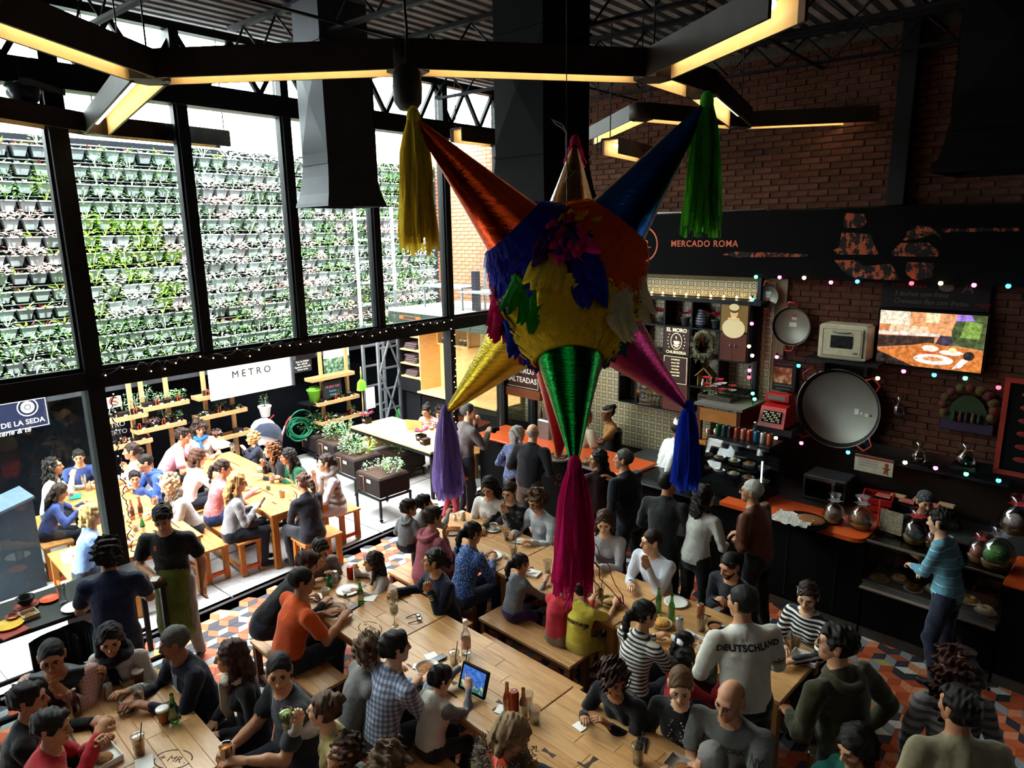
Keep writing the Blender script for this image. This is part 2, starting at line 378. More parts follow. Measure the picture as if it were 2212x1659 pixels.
# --- extraction ducts hanging from the roof
def duct(px,pyb,depth,w,d,hflare,label,mtl,turn=0):
    p = PD(px,pyb,depth); h = 6.3 - p.z
    m_ = MB(); ww,dd = w / 2,d / 2
    prof = [(1.38,0),(1.34,.035),(1.2,.12),(1.06,.28),(1.0,hflare),(1.0,h)]
    for i in range(len(prof) - 1):
        s0,z0 = prof[i]; s1,z1 = prof[i + 1]
        e0 = (s0 - 1) * .19; e1 = (s1 - 1) * .19
        r0 = [(-ww - e0,-dd - e0,z0),(ww + e0,-dd - e0,z0),(ww + e0,dd + e0,z0),(-ww - e0,dd + e0,z0)]; r1 = [(-ww - e1,-dd - e1,z1),(ww + e1,-dd - e1,z1),(ww + e1,dd + e1,z1),(-ww - e1,dd + e1,z1)]
        m_.add(r0 + r1,[(0,1,5,4),(1,2,6,5),(2,3,7,6),(3,0,4,7)])
    mw_ = Matrix.Translation(p) @ Matrix.Rotation(-R(44.5 + turn),4,'Z')
    e = empty('extraction_duct',mw_,label,'duct'); build('casing',m_,mtl,e)
    # crossed stiffening folds on each face
    for sgn,ax in ((-1,0),(-1,1),(1,0)):
        f = MB(); zz0,zz1 = hflare + .1,h * .78
        if ax == 0: q = [(-ww,sgn * (dd + .001),zz0),(ww,sgn * (dd + .001),zz0),(ww,sgn * (dd + .001),zz1),(-ww,sgn * (dd + .001),zz1)]; c_ = (0,sgn * (dd + .028),(zz0 + zz1) / 2)
        else: q = [(sgn * (ww + .001),-dd,zz0),(sgn * (ww + .001),dd,zz0),(sgn * (ww + .001),dd,zz1),(sgn * (ww + .001),-dd,zz1)]; c_ = (sgn * (ww + .028),0,(zz0 + zz1) / 2)
        f.add(q + [c_],[(0,1,4),(1,2,4),(2,3,4),(3,0,4)]); build('pressed_panel',f,mtl,e)
    t = hflare + .02
    build('seam_flange',MB().box((0,0,h * .80),(w + .03,d + .03,.025)).box((0,0,hflare),(w + .02,d + .02,.02)),mtl,e)
DUCTM = mat('dull duct steel','#3c3e44',.5,.35,.15,3)
duct(738,448,6.9,.46,.52,.40,'grey steel extraction duct with flared mouth in front of the window',DUCTM)
duct(1172,440,6.6,.60,.64,.42,'black extraction duct with flared mouth behind the star pinata',mat('black duct steel','#0b0b0c',.6,.1,.15,3,spec=.1))
duct(2180,372,5.0,.66,.66,.3,'black extraction duct in the dark upper corner',MATS['black duct steel'])

# --- hanging lamps of folded wood channel with tubes
CHAN = mat('lamp channel dark wood','#2c2018',.6,0,.2,8); CHI = mat('lamp channel inner face','#e3c68a',.5,0,.1,8); TUBE = emit('lit tube','#fff1d6',4.0)
CHL = mat('lamp joint plate','#8d8172',.6)
def lampseg(parent,p,q,zl,lit=True):
    p,q = Vector(p),Vector(q); d = q - p; L = d.length; m = Matrix.Translation(p) @ Matrix.Rotation(math.atan2(d.y,d.x),4,'Z')
    b = MB(m); b.box((L / 2,-.10,-.02),(L,.018,.16)).box((L / 2,.10,-.02),(L,.018,.16)).box((L / 2,0,.06),(L,.20,.018)); build('channel',b,CHAN,parent)
    i = MB(m); i.add([(.05,-.09,.05),(L - .05,-.09,.05),(L - .05,-.09,-.1),(.05,-.09,-.1)],[(0,1,2,3)]).add([(.05,.09,.05),(L - .05,.09,.05),(L - .05,.09,-.1),(.05,.09,-.1)],[(3,2,1,0)]).add([(.05,-.09,.05),(L - .05,-.09,.05),(L - .05,.09,.05),(.05,.09,.05)],[(3,2,1,0)]); build('reflector',i,CHI,parent)
    if lit and L > .5:
        k_ = m @ Vector((L / 2,0,0)); build('tube',MB(m).cyl((.12,0,-.0),(L - .12,0,-.0),.022,n=8),TUBE,parent)
def lampnet(nodes,segs,z,label,dark=()):
    e = empty('hanging_lamp',Matrix.Identity(4),label,'lamp')
    W_ = {k: P(x,y,z) for k,(x,y) in nodes.items()}
    for i,(a,b) in enumerate(segs):
        lampseg(e,W_[a],W_[b],z,(a,b) not in dark)
    for k,w in W_.items():
        if sum(k in s_ for s_ in segs) > 1: build('joint_plate',MB().lathe([(.13,-.1),(.13,.062)],6,c=tuple(w)),CHAN,e)
        build('suspension_wire',MB().cyl(w + Vector((0,0,.06)),Vector((w.x,w.y,ZC)),.006,n=5),BLACK,e)
    return e
lampnet({'a': (-60,-5),'b': (320,140),'c': (880,118),'d': (1412,138),'e': (1705,-8),'f': (1518,178),'g': (1600,250),'h': (268,192),'i': (205,268),'j': (-60,222),'k': (485,298)},
        [('a','b'),('b','c'),('c','d'),('d','e'),('d','f'),('f','g'),('b','i'),('i','j'),('i','k')],5.25,'long branching lamp of dark wood channels with lit tubes under the roof',dark=(('i','j'),('i','k')))
lampnet({'a': (1268,296),'b': (1385,238),'c': (1600,258),'d': (1930,243)},[('a','b'),('b','c'),('c','d')],5.45,'zigzag wooden tube lamp in front of the dark brick wall')
lampnet({'a': (985,288),'b': (1075,300)},[('a','b')],5.45,'short wooden tube lamp left of the black duct')
lampnet({'a': (1318,312),'b': (1400,332),'c': (1290,340)},[('a','b')],5.1,'single lit tube lamp low against the brick wall')
# --- small hanging things under the roof
pm = P(880,190,5.0)
e = empty('hanging_speaker',Matrix.Translation(pm),'dark pill shaped hanging speaker above the yellow tassel','speaker')
build('body',MB().lathe([(.001,-.125),(.05,-.118),(.078,-.08),(.085,0),(.078,.08),(.05,.118),(.001,.125)],16,cap=False),mat('speaker shell','#2a2728',.5),e)
build('chain',MB().tube([(0,0,.12),(.01,0,.3),(0,0,.5),(0,0,1.2)],.008,5),BLACK,e)
pm = PD(50,197,5.9)
e = empty('dome_camera',Matrix.Translation(pm),'smoked dome security camera beside the window column','camera')
build('dome',MB().lathe([(.001,-.12),(.08,-.10),(.125,-.04),(.14,.02),(.12,.06),(.001,.065)],18,cap=False),mat('smoked plastic','#2f3438',.25,0,.1,spec=.5),e)
build('bracket',MB().box((.12,.1,.05),(.06,.5,.05)).cyl((0,0,.06),(0,0,.2),.02),BLACK,e)
# ================================================================== figures: one continuous skin grown around a posed skeleton
EDG = [(0,1),(2,3),(4,5),(6,7),(0,2),(1,3),(4,6),(5,7),(0,4),(1,5),(2,6),(3,7)]
COR = np.array([(i & 1,(i >> 1) & 1,(i >> 2) & 1) for i in range(8)])
def surface_nets(val,org,h):
    ins = val < 0; nx,ny,nz = val.shape
    cs = [ins[x:nx - 1 + x,y:ny - 1 + y,z:nz - 1 + z] for x,y,z in COR]; sm = sum(c.astype(np.int8) for c in cs)
    act = (sm > 0) & (sm < 8); idx = np.argwhere(act); n = len(idx)
    cv = np.stack([val[idx[:,0] + x,idx[:,1] + y,idx[:,2] + z] for x,y,z in COR],1)
    acc = np.zeros((n,3)); cnt = np.zeros(n)
    for a,b in EDG:
        va,vb = cv[:,a],cv[:,b]; m = (va < 0) != (vb < 0); t = np.where(m,va / np.where(m,va - vb,1),0)
        acc += m[:,None] * (COR[a] + (COR[b] - COR[a]) * t[:,None]); cnt += m
    V = org + h * (idx + acc / cnt[:,None]); vid = np.full(act.shape,-1,np.int64); vid[tuple(idx.T)] = np.arange(n)
    F = []
    for ax in range(3):
        sl0 = [slice(None)] * 3; sl1 = [slice(None)] * 3; sl0[ax] = slice(0,-1); sl1[ax] = slice(1,None)
        e = np.argwhere(ins[tuple(sl0)] != ins[tuple(sl1)]); u,w = [(1,2),(2,0),(0,1)][ax]
        e = e[(e[:,u] > 0) & (e[:,w] > 0) & (e[:,u] < val.shape[u] - 1) & (e[:,w] < val.shape[w] - 1)]
        flip = ins[tuple(e.T)]; q = []
        for du,dw in ((-1,-1),(0,-1),(0,0),(-1,0)):
            c = e.copy(); c[:,u] += du; c[:,w] += dw; q.append(vid[tuple(c.T)])
        q = np.stack(q,1); q[~flip] = q[~flip][:,::-1]; F.append(q)
    return V,np.concatenate(F)
class Prim:
    """a tapered capsule, squashed along given axes when ax/sc are set"""
    __slots__ = ('a','b','ra','rb','ax','sc','k','lab','neg','A','B')
    def __init__(s,a,b,ra,rb=None,lab=0,k=.025,ax=None,sc=(1,1,1),neg=False):
        s.a = np.array(a,float); s.b = np.array(b,float); s.ra = ra; s.rb = ra if rb is None else rb; s.k = k; s.lab = lab; s.neg = neg
        s.ax = np.array(ax,float) if ax is not None else (np.eye(3) if sc != (1,1,1) else None); s.sc = np.array(sc,float)
        if s.ax is not None: s.A = (s.ax @ s.a) * s.sc; s.B = (s.ax @ s.b) * s.sc
        else: s.A,s.B = s.a,s.b
    def d(s,p):
        if s.ax is not None: p = (p @ s.ax.T) * s.sc
        ab = s.B - s.A; L = ab @ ab; pa = p - s.A
        t = np.clip((pa @ ab) / L,0,1) if L > 1e-12 else np.zeros(len(p))
        q = pa - t[:,None] * ab; r = np.sqrt(np.einsum('ij,ij->i',q,q)) - (s.ra + (s.rb - s.ra) * t)
        return r / (s.sc.max() if s.ax is not None else 1)
    def box(s,m):
        r = max(s.ra,s.rb) / (s.sc.min() if s.ax is not None else 1) + m
        return np.minimum(s.a,s.b) - r,np.maximum(s.a,s.b) + r
def grow(prims,h,wob=0.0,seed=0,wf=38.0):
    lo = np.min([p.box(.02)[0] for p in prims if not p.neg],0); hi = np.max([p.box(.02)[1] for p in prims if not p.neg],0)
    n = np.ceil((hi - lo) / h).astype(int) + 2; val = np.full(n,.2,np.float64); ax = [lo[i] + h * np.arange(n[i]) for i in range(3)]
    for p in prims:
        b0,b1 = p.box(p.k + 2.5 * h); i0 = np.clip(((b0 - lo) / h).astype(int),0,n); i1 = np.clip(np.ceil((b1 - lo) / h).astype(int) + 1,0,n)
        if np.any(i1 <= i0): continue
        sl = tuple(slice(i0[i],i1[i]) for i in range(3)); g = np.stack(np.meshgrid(*[ax[i][sl[i]] for i in range(3)],indexing='ij'),-1).reshape(-1,3)
        d = p.d(g).reshape([i1[i] - i0[i] for i in range(3)]); v = val[sl]
        if p.neg: e = -d; hh = np.maximum(p.k - np.abs(v - e),0) / p.k; val[sl] = np.maximum(v,e) + hh * hh * p.k * .25
        else: hh = np.maximum(p.k - np.abs(v - d),0) / p.k; val[sl] = np.minimum(v,d) - hh * hh * p.k * .25
    if wob:
        g = np.meshgrid(*ax,indexing='ij'); r = np.random.default_rng(seed); w = 0
        for _ in range(9):
            k = r.normal(size=3) * wf; w = w + np.sin(g[0] * k[0] + g[1] * k[1] + g[2] * k[2] + r.uniform(0,6.28))
        val = val + w * wob * .36
    return surface_nets(val,lo,h)
def labels_at(prims,pts):
    pos = [p for p in prims if not p.neg]; D = np.stack([p.d(pts) for p in pos],1); return np.array([p.lab for p in pos])[np.argmin(D,1)]

# --- head: skull, jaw, brow, nose, lips, ears; with eyes and eyebrows set in
SKIN,LIP,EYE,IRIS,BROW = 0,1,2,3,4
def head_template(h,fem,beard=False):
    j = .93 if fem else 1.0
    pr = [Prim((0,-.012,.03),(0,-.012,.031),.08,k=.03,sc=(1.08,.86,.93)),Prim((0,.022,-.03),(0,.03,-.045),.064,.058,k=.03,sc=(1.02 / j,.9,.92)),Prim((0,.066 * j,-.09),(0,.067 * j,-.089),.026 * j,k=.03),
          Prim((-.036,.078,.03),(.036,.078,.03),.0135 if not fem else .0115,k=.02),Prim((-.042,.058,-.014),(-.041,.058,-.014),.026,k=.02),Prim((.042,.058,-.014),(.041,.058,-.014),.026,k=.02),
          Prim((0,.092,.018),(0,.111,-.024),.0075,.0135,k=.012),Prim((-.011,.1,-.027),(.011,.1,-.027),.009,k=.008),
          Prim((-.031,.103,.008),(-.031,.104,.008),.0165,k=.012,neg=True),Prim((.031,.103,.008),(.031,.104,.008),.0165,k=.012,neg=True),
          Prim((-.019,.0865,-.0515),(.019,.0865,-.0515),.0068,k=.005,lab=LIP),Prim((-.015,.087,-.0605),(.015,.087,-.0605),.0075,k=.006,lab=LIP),
          Prim((-.078,-.01,-.02),(-.08,-.014,.018),.017,.02,k=.008,sc=(2.2,1,1)),Prim((.078,-.01,-.02),(.08,-.014,.018),.017,.02,k=.008,sc=(2.2,1,1))]
    V,F = grow(pr,h); lab = labels_at(pr,V[F].mean(1));
    if beard:
        c = V[F].mean(1); lab = np.where((lab == 0) & (c[:,1] > .01) & (c[:,2] < -.035 + .0) & (np.abs(c[:,0]) < .08) & ((c[:,2] < -.066) | (np.abs(c[:,0]) > .03) | ((c[:,2] > -.047) & (c[:,2] < -.034) & (np.abs(c[:,0]) < .026))),BROW,lab)
    m = MB(); m.v = []
    for sx in (-1,1):
        m.cur = EYE; m.ball((sx * .031,.0815,.008),(.0135,.012,.0082),8,6); m.cur = IRIS; m.ball((sx * .031,.0895,.0075),(.0068,.0062,.0072),6,5)
        m.cur = BROW; m.tube([(sx * .014,.095,.026),(sx * .03,.0945,.031),(sx * .046,.082,.028)],[.0035,.0042,.0025],5)
        m.cur = BROW; m.tube([(sx * .017,.0905,.0145),(sx * .031,.0945,.0185),(sx * .045,.084,.0145)],[.0016,.0022,.0016],4)
    k = len(V); V2 = np.array([tuple(p) for p in m.v]); fl = [list(q) for q in F] + [[i + k for i in f] for f in m.f]
    return np.concatenate([V,V2]),fl,list(lab) + m.mi
HEADS = {(fem,near,bd): head_template(.006 if near else .0085,fem,bd) for fem,near,bd in ((0,1,0),(1,1,0),(0,0,0),(1,0,0),(0,1,1))}
# --- hands with five fingers
def hand_template(curl,spread=.12,point=False):
    pr = [Prim((0,.012,0),(0,.07,0),.034,.04,k=.012,sc=(1,1,2.4)),Prim((0,-.012,0),(0,.02,0),.025,.026,k=.015,sc=(1,1,1.35))]
    for i,(bx,L) in enumerate(((-.0285,.068),(-.0095,.078),(.0095,.072),(.0275,.056))):
        p = np.array([bx,.088 - abs(bx + .006) * .25,0]); a = .1; az = bx * spread * 20 * .35; c = .08 if (point and i == 0) else curl
        for f_ in (.45,.32,.26):
            a += c; d = np.array([math.sin(az) * math.cos(a),math.cos(az) * math.cos(a),-math.sin(a)]); q = p + d * L * f_; pr.append(Prim(p,q,.0092 - i * .0003,.0078,k=.004)); p = q
    p0 = np.array([-.026,.022,-.006]); p1 = np.array([-.05,.052,-.016 - .01 * curl]); p2 = np.array([-.052 + .012 * curl,.083,-.022 - .016 * curl]); pr += [Prim(p0,p1,.0155,.012,k=.008),Prim(p1,p2,.0115,.0085,k=.004)]
    return grow(pr,.0056)
HANDS = {'flat': hand_template(.12),'rest': hand_template(.34),'grip': hand_template(.72),'point': hand_template(.8,point=True)}

# --- hair
def hair_mesh(style):
    cap = lambda gx,gy,gz,dz=0: Prim((0,-.017,.036 + dz),(0,-.017,.037 + dz),.08,k=.02,sc=(.08 / gx,.08 / gy,.08 / gz))
    face = [Prim((0,.10,-.035),(0,.085,-.06),.062,.07,neg=True,k=.02,sc=(.95,1,.86)),Prim((0,.12,.03),(0,.121,.03),.062,neg=True,k=.02)]
    ears = [Prim((s * .09,.012,-.02),(s * .09,.006,-.06),.03,neg=True,k=.012) for s in (-1,1)]; neck = [Prim((0,.0,-.13),(0,.03,-.13),.07,neg=True,k=.02)]
    wob,wf = .006,60
    if style == 'crop': pr = [cap(.081,.101,.094)] + face + ears + neck; wob = .002
    elif style == 'short': pr = [cap(.086,.106,.101),Prim((-.03,.06,.095),(.03,.055,.1),.022,k=.03)] + face + ears + neck; wob = .006
    elif style == 'bald': pr = [cap(.0815,.1,.09)] + face + [Prim((0,.03,.115),(0,0,.12),.118,neg=True,k=.02)] + ears + neck; wob = .003
    elif style == 'slick': pr = [cap(.0815,.102,.095)] + face + ears + neck; wob = .003
    elif style == 'pony': pr = [cap(.082,.102,.096),Prim((0,-.10,.03),(0,-.14,.02),.026,k=.02)] + face + ears + neck + [Prim((0,-.135,.02),(0,-.16,-.05),.03,.034,k=.02),Prim((0,-.16,-.05),(0,-.15,-.2),.034,.012,k=.02)]
    elif style == 'bun': pr = [cap(.0825,.102,.097),Prim((0,-.085,.09),(0,-.1,.1),.042,k=.015)] + face + ears + neck
    elif style == 'lowbun': pr = [cap(.0825,.102,.097),Prim((0,-.115,.0),(0,-.125,-.02),.042,k=.015)] + face + ears + neck
    elif style in ('long','wavy'):
        pr = [cap(.089,.107,.1)] + face + neck + [Prim((0,-.075,.02),(0,-.1,-.16),.07,.075,k=.03,sc=(.82,1.5,1)),Prim((0,-.1,-.16),(0,-.085,-.31),.075,.05,k=.03,sc=(.85,1.8,1))]
        pr += [Prim((s * .078,-.005,.02),(s * .088,-.01,-.12),.024,.026,k=.02) for s in (-1,1)] + [Prim((s * .088,-.01,-.12),(s * .085,.03,-.24),.028,.014,k=.02) for s in (-1,1)]
        wob = .005 if style == 'long' else .013; wf = 75 if style == 'long' else 80
    elif style == 'bob': pr = [cap(.094,.112,.102)] + face + neck + [Prim((s * .08,-.015,.0),(s * .082,-.01,-.1),.03,.028,k=.03) for s in (-1,1)] + [Prim((0,-.08,.0),(0,-.085,-.1),.06,.05,k=.03,sc=(.7,1.2,1))]
    elif style == 'curly': pr = [cap(.1,.115,.112)] + face + neck; wob,wf = .024,62
    elif style == 'curlylong': pr = [cap(.1,.115,.108)] + face + neck + [Prim((s * .085,-.03,0),(s * .1,-.03,-.2),.042,.035,k=.03) for s in (-1,1)] + [Prim((0,-.09,0),(0,-.11,-.26),.07,.06,k=.03,sc=(.75,1.3,1))]; wob,wf = .022,55
    V,F = grow(pr,.0078,wob,3,wf)
    me = bpy.data.meshes.new('hair'); me.from_pydata(V.tolist(),[],F.tolist()); me.polygons.foreach_set('use_smooth',[True] * len(F)); me.update(); me.materials.append(None); return me
HAIR = {}
def hair_of(style):
    if style not in HAIR: HAIR[style] = hair_mesh(style)
    return HAIR[style]
def hair_mat(c):
    n_ = 'hair ' + c
    if n_ in MATS: return MATS[n_]
    s = NT(n_); v = s.coord('Object',(95,95,12)); nz = s.noise(v,3.5,4,.6); k = srgb(c)
    col = s.ramp(nz,[(.3,tuple(x * .55 for x in k)),(.72,tuple(min(1,x * 1.5) for x in k))]); s.bump(nz,.4,.006); MATS[n_] = s.set(col,.55,spec=.25); return MATS[n_]
# --- skin and cloth
def skin_mat(c):
    n_ = 'skin ' + c
    if n_ not in MATS:
        s = NT(n_); v = s.coord('Object'); nz = s.noise(v,24,4); k = srgb(c); s.set(s.ramp(nz,[(.3,tuple(x * .9 for x in k)),(.7,tuple(min(1,x * 1.08) for x in k))]),.5,spec=.35)
        MATS[n_] = s.m
    return MATS[n_]
def cloth(c,kind='plain',c2='#ffffff',sc=1.0):
    n_ = f'cloth {kind} {c} {c2} {sc}'
    if n_ in MATS: return MATS[n_]
    s = NT(n_); v = s.coord('Object'); nz = s.noise(v,9,3); fine = s.noise(v,160,2); k = srgb(c); base = s.mix(1.0,c,s.ramp(nz,[(.3,(.82,.82,.82)),(.7,(1,1,1))]),'MULTIPLY'); rough = .88; sheen = .15
    sep = s.n('SeparateXYZ'); s.l(v,sep.inputs[0]); X,Y,Z = sep.outputs
    def band(ax,f,th,off=0.0): return s.math('GREATER_THAN',s.math('SINE',s.math('ADD',s.math('MULTIPLY',ax,f),off)),th)
    if kind == 'stripe': base = s.mix(band(Z,150 * sc,.2),base,c2)
    elif kind == 'line': base = s.mix(band(Z,75 * sc,.975),base,c2)
    elif kind == 'plaid':
        D = s.math('ADD',X,s.math('MULTIPLY',Y,.5)); base = s.mix(s.math('MULTIPLY',band(Z,210 * sc,.0),.55),base,c2); base = s.mix(s.math('MULTIPLY',band(D,210 * sc,.0),.55),base,c2)
    elif kind == 'floral':
        vo = s.n('TexVoronoi'); vo.inputs['Scale'].default_value = 42 * sc; s.l(v,vo.inputs['Vector']); base = s.mix(s.ramp(vo.outputs['Distance'],[(.28,(1,1,1)),(.42,(0,0,0))]),base,c2)
    elif kind == 'knit':
        w = s.n('TexWave'); w.inputs['Scale'].default_value = 22 * sc; w.inputs['Distortion'].default_value = 6; s.l(v,w.inputs[0]); base = s.mix(s.ramp(w.outputs['Fac'],[(.35,(0,0,0)),(.65,(1,1,1))]),base,c2)
    elif kind == 'puffer': w = s.math('SINE',s.math('MULTIPLY',Z,70 * sc)); s.bump(w,.5,.03); rough = .45
    elif kind == 'leather': rough = .4
    elif kind == 'denim': base = s.mix(.4,base,s.ramp(fine,[(.3,tuple(x * .5 for x in k)),(.7,tuple(min(1,x * 1.7 + .02) for x in k))]))
    if kind != 'puffer':
        add = s.math('ADD',s.math('MULTIPLY',nz,1.0),s.math('MULTIPLY',fine,.06)); s.bump(add,.55,.05)
    MATS[n_] = s.set(base,rough,spec=.25,sheen=sheen); return MATS[n_]
LBL = dict(neck=0,torso=1,pelvis=2,sleeve=3,uparm=4,fore=5,thigh=6,shin=7,foot=8,skirt=9,hem=10)
SHOE = mat('dark shoe leather','#1c1917',.5)
EYEW = mat('eye white','#a39d94',.3,var=0); IRISM = mat('dark iris','#1d130d',.2,var=0,spec=.5)
def lipm(c): k = srgb(c); return mat('lips ' + c,(k[0] * .78,k[1] * .55,k[2] * .55),.45,var=0)
PEOPLE = []
def person(label,hx,hy,pose='sit',face=180,look=None,nod=0.0,tilt=0.0,h=1.68,fem=0,lean=.12,hunch=.12,seat=.45,arms=('table','table'),hands=('rest','rest'),skin='#b98563',
           hair=('short','#1b1512'),top=None,sleeve='long',legs=None,fat=1.0,skirt=None,shoe=None,beard=False,group=None,near=None,fold=0.0,knee=None,twist=0.0,stance=.1,hz=None,headscale=1.0,legturn=0.0,sidelean=0.0,collar=None):
    g = h / 1.68; U1 = np.array([math.sin(sidelean),math.sin(lean) * math.cos(sidelean),math.cos(lean) * math.cos(sidelean)]); X = np.array([1.0,0,0]); l2 = lean + hunch
    U2 = np.array([math.sin(sidelean),math.sin(l2) * math.cos(sidelean),math.cos(l2) * math.cos(sidelean)]); F2 = np.array([0,math.cos(l2),-math.sin(l2)]); F1 = np.array([0,math.cos(lean),-math.sin(lean)])
    child = h < 1.4; hs = (1.0 if not child else .86 / g) * headscale; sh = (.172 if fem else .193) * g * (.92 if child else 1) * (.5 + .5 * fat); hw = .088 * g
    pz = (.875 * g) if pose == 'stand' else seat + .095 * g
    Pp = np.array([0,0,pz]); waist = Pp + U1 * .16 * g; chest = waist + U2 * .17 * g; shc = chest + U2 * .115 * g; nb = shc + U2 * .02 * g
    hd = (U2 * .5 + np.array([0,0,.5])); hd /= np.linalg.norm(hd); hc = nb + hd * (.105 * g + .085 * g * hs) + F2 * .012 * g
    # place by the head
    depth_guess = hc[2] if hz is None else hz
    wp = P(hx,hy,depth_guess); rot = HR(face); off = rot @ Vector((hc[0],hc[1],0)); root = Vector((wp.x - off.x,wp.y - off.y,hc[2] * 0 + (depth_guess - hc[2])))
    if abs(root.z) < .12 and pose != 'stand': root.z = 0 if hz is None else root.z
    mw = Matrix.Translation(root) @ rot; inv = mw.inverted()
    dist = (wp - Vector((0,0,CAM_H))).length; near = (dist < 7.2) if near is None else near
    tw = R(twist); c_,s_ = math.cos(tw),math.sin(tw); SX = np.array([c_,-s_ * math.cos(l2) * 1.0,s_ * math.sin(l2)]); SX /= np.linalg.norm(SX)
    L = LBL; pr = []
    def fr(U,F,Xv=X): return np.array([Xv,F,U])
    A1 = fr(U1,F1); A2 = fr(U2,F2); tf = fat
    wW,hW,cW = (.118,.155,.138) if fem else (.138,.148,.158)
    dW = 1.38
    pr += [Prim(Pp - U1 * .01,Pp + U1 * .03 * g,hW * g * tf * .92,hW * g * tf * .95,L['pelvis'],.05,A1,(1,dW * .93,1)),Prim(Pp + U1 * .03 * g,waist,hW * g * tf * .93,wW * g * tf,L['torso'],.05,A1,(1,dW,1)),Prim(waist,chest,wW * g * tf,cW * g * (.4 + .6 * tf),L['torso'],.05,A2,(1,dW,1)),
           Prim(chest,shc - U2 * .035 * g,cW * g * (.4 + .6 * tf),.105 * g,L['torso'],.05,A2,(1,dW,1)),Prim(shc - SX * (sh - .035 * g) - U2 * .018 * g,shc + SX * (sh - .035 * g) - U2 * .018 * g,.056 * g,None,L['torso'],.05),Prim(shc + U2 * .0,nb + hd * .01,.075 * g,.06 * g,L['torso'],.04)]
    if fem and not child: pr += [Prim(chest + U2 * .0 + F2 * .075 * g + X * sx * .062 * g,chest + F2 * .08 * g + X * sx * .062 * g - U2 * .02 * g,.05 * g,None,L['torso'],.04) for sx in (-1,1)]
    if tf > 1.08: pr += [Prim(waist + F1 * .06 * g,waist + F1 * .065 * g - U1 * .04,.11 * g * tf,None,L['torso'],.06)]
    nr = (.049 if fem else .057) * g * (.85 if child else 1)
    pr += [Prim(nb - U2 * .01,hc - np.array([0,0,.06 * g * hs]),nr * 1.05,nr,L['neck'],.02)]
    if collar: pr += [Prim(nb + hd * .012 + X * 0,nb + hd * .03,nr * 1.28,nr * 1.22,L['torso'],.012)]
    # arms
    bare = sleeve in ('short','none'); wr = []; mids = []
    aL1,aL2 = .272 * g,.245 * g
    hmat = np.array([U2])
    for i,sx in enumerate((-1,1)):
        S = shc + SX * sx * sh - U2 * .02 * g; spec = arms[i]; side = np.array([sx,0,0])
        if isinstance(spec,str):
            D = {'table': (sx * .15,.40 * g + .04,.795),'tablein': (sx * .04,.36 * g + .04,.80),'far': (sx * .12,.52 * g,.80),'lap': (sx * .09,.27 * g,seat + .21 * g),'down': (sx * (sh + .06),.03,pz - .08 * g),'back': (sx * .1,-.12,pz + .05),
                 'chin': tuple(hc + np.array([sx * .075,.10,-.25 * g])),'mouth': tuple(hc + np.array([sx * .08,.15,-.21 * g])),'hold': (sx * .07,.33 * g,pz + .33 * g),'phone': (sx * .06,.30 * g,pz + .27 * g),'reach': (sx * .13,.5 * g,pz + .2 * g),'up': (sx * .17,.34 * g,pz + .52 * g),
                 'belt': (sx * .12,.19 * g,pz + .12 * g),'pocket': (sx * (sh + .02),.06,pz + .01),'cross': (-sx * .08,.24 * g,pz + .27 * g),'counter': (sx * .16,.40 * g,1.06),'bend': (sx * .16,.3 * g,pz + .1 * g)}[spec]; Tg = np.array(D)
        else: w = inv @ P(*spec); Tg = np.array(w)
        v = Tg - S; dl = np.linalg.norm(v); mx = (aL1 + aL2) * .985
        if dl > mx: v *= mx / dl; dl = mx; Tg = S + v
        if dl < .12: v = v / max(dl,1e-6) * .12; dl = .12; Tg = S + v
        ca = (aL1 ** 2 + dl ** 2 - aL2 ** 2) / (2 * aL1 * dl); ca = max(-1,min(1,ca)); u = v / dl; pole = np.array([sx * .55,-.35,-.8]); pole = pole - u * (pole @ u); pole /= np.linalg.norm(pole)
        Eb = S + u * aL1 * ca + pole * aL1 * math.sqrt(1 - ca * ca); f = (Tg - Eb); f /= np.linalg.norm(f); wr.append((Eb,Tg,f,sx))
        cl = .010 if sleeve != 'none' else 0; mid = S + (Eb - S) * .62; mids.append((S,mid)); q = (.9 if fem else 1.04) * (.5 + .5 * tf) * (.85 if child else 1) * g
        pr += [Prim(S,mid,.05 * q + cl,.046 * q + cl + (.008 if sleeve == 'short' else 0),L['sleeve'] if sleeve != 'none' else L['uparm'],.03),Prim(mid,Eb,.043 * q + (cl if not bare else 0),.038 * q + (cl if not bare else 0),L['uparm'],.012 if bare else .02),
               Prim(Eb,Eb + (Tg - Eb) * .45,.039 * q + (0 if bare else cl),.036 * q + (0 if bare else cl),L['fore'],.015),Prim(Eb + (Tg - Eb) * .45,Tg - f * .012,.036 * q + (0 if bare else cl),.025 * q + (0 if bare else cl * 1.1),L['fore'],.015)]
    # legs
    for i,sx in enumerate((-1,1)):
        H = Pp + np.array([sx * hw,0,-.02 * g]); bt = .012
        if pose == 'stand':
            kn = np.array([sx * (hw + stance * .4),.02 + .04 * (i == 0),.46 * g]); an = np.array([sx * (hw + stance * .6),-.02,.075 * g])
        else:
            lt = R(legturn); kx,ky = sx * .11 * g,.40 * g; kx,ky = kx * math.cos(lt) + ky * math.sin(lt),ky * math.cos(lt) - kx * math.sin(lt)
            kn = np.array([kx,ky,min(seat + .075 * g,.50 * g + .03)]) if knee is None else np.array([sx * knee[0],knee[1],knee[2]]); an = np.array([kn[0],kn[1] - .05 * g,max(.075 * g,kn[2] - .415 * g)])
        q = g * (.5 + .5 * tf) * (.93 if fem else 1)
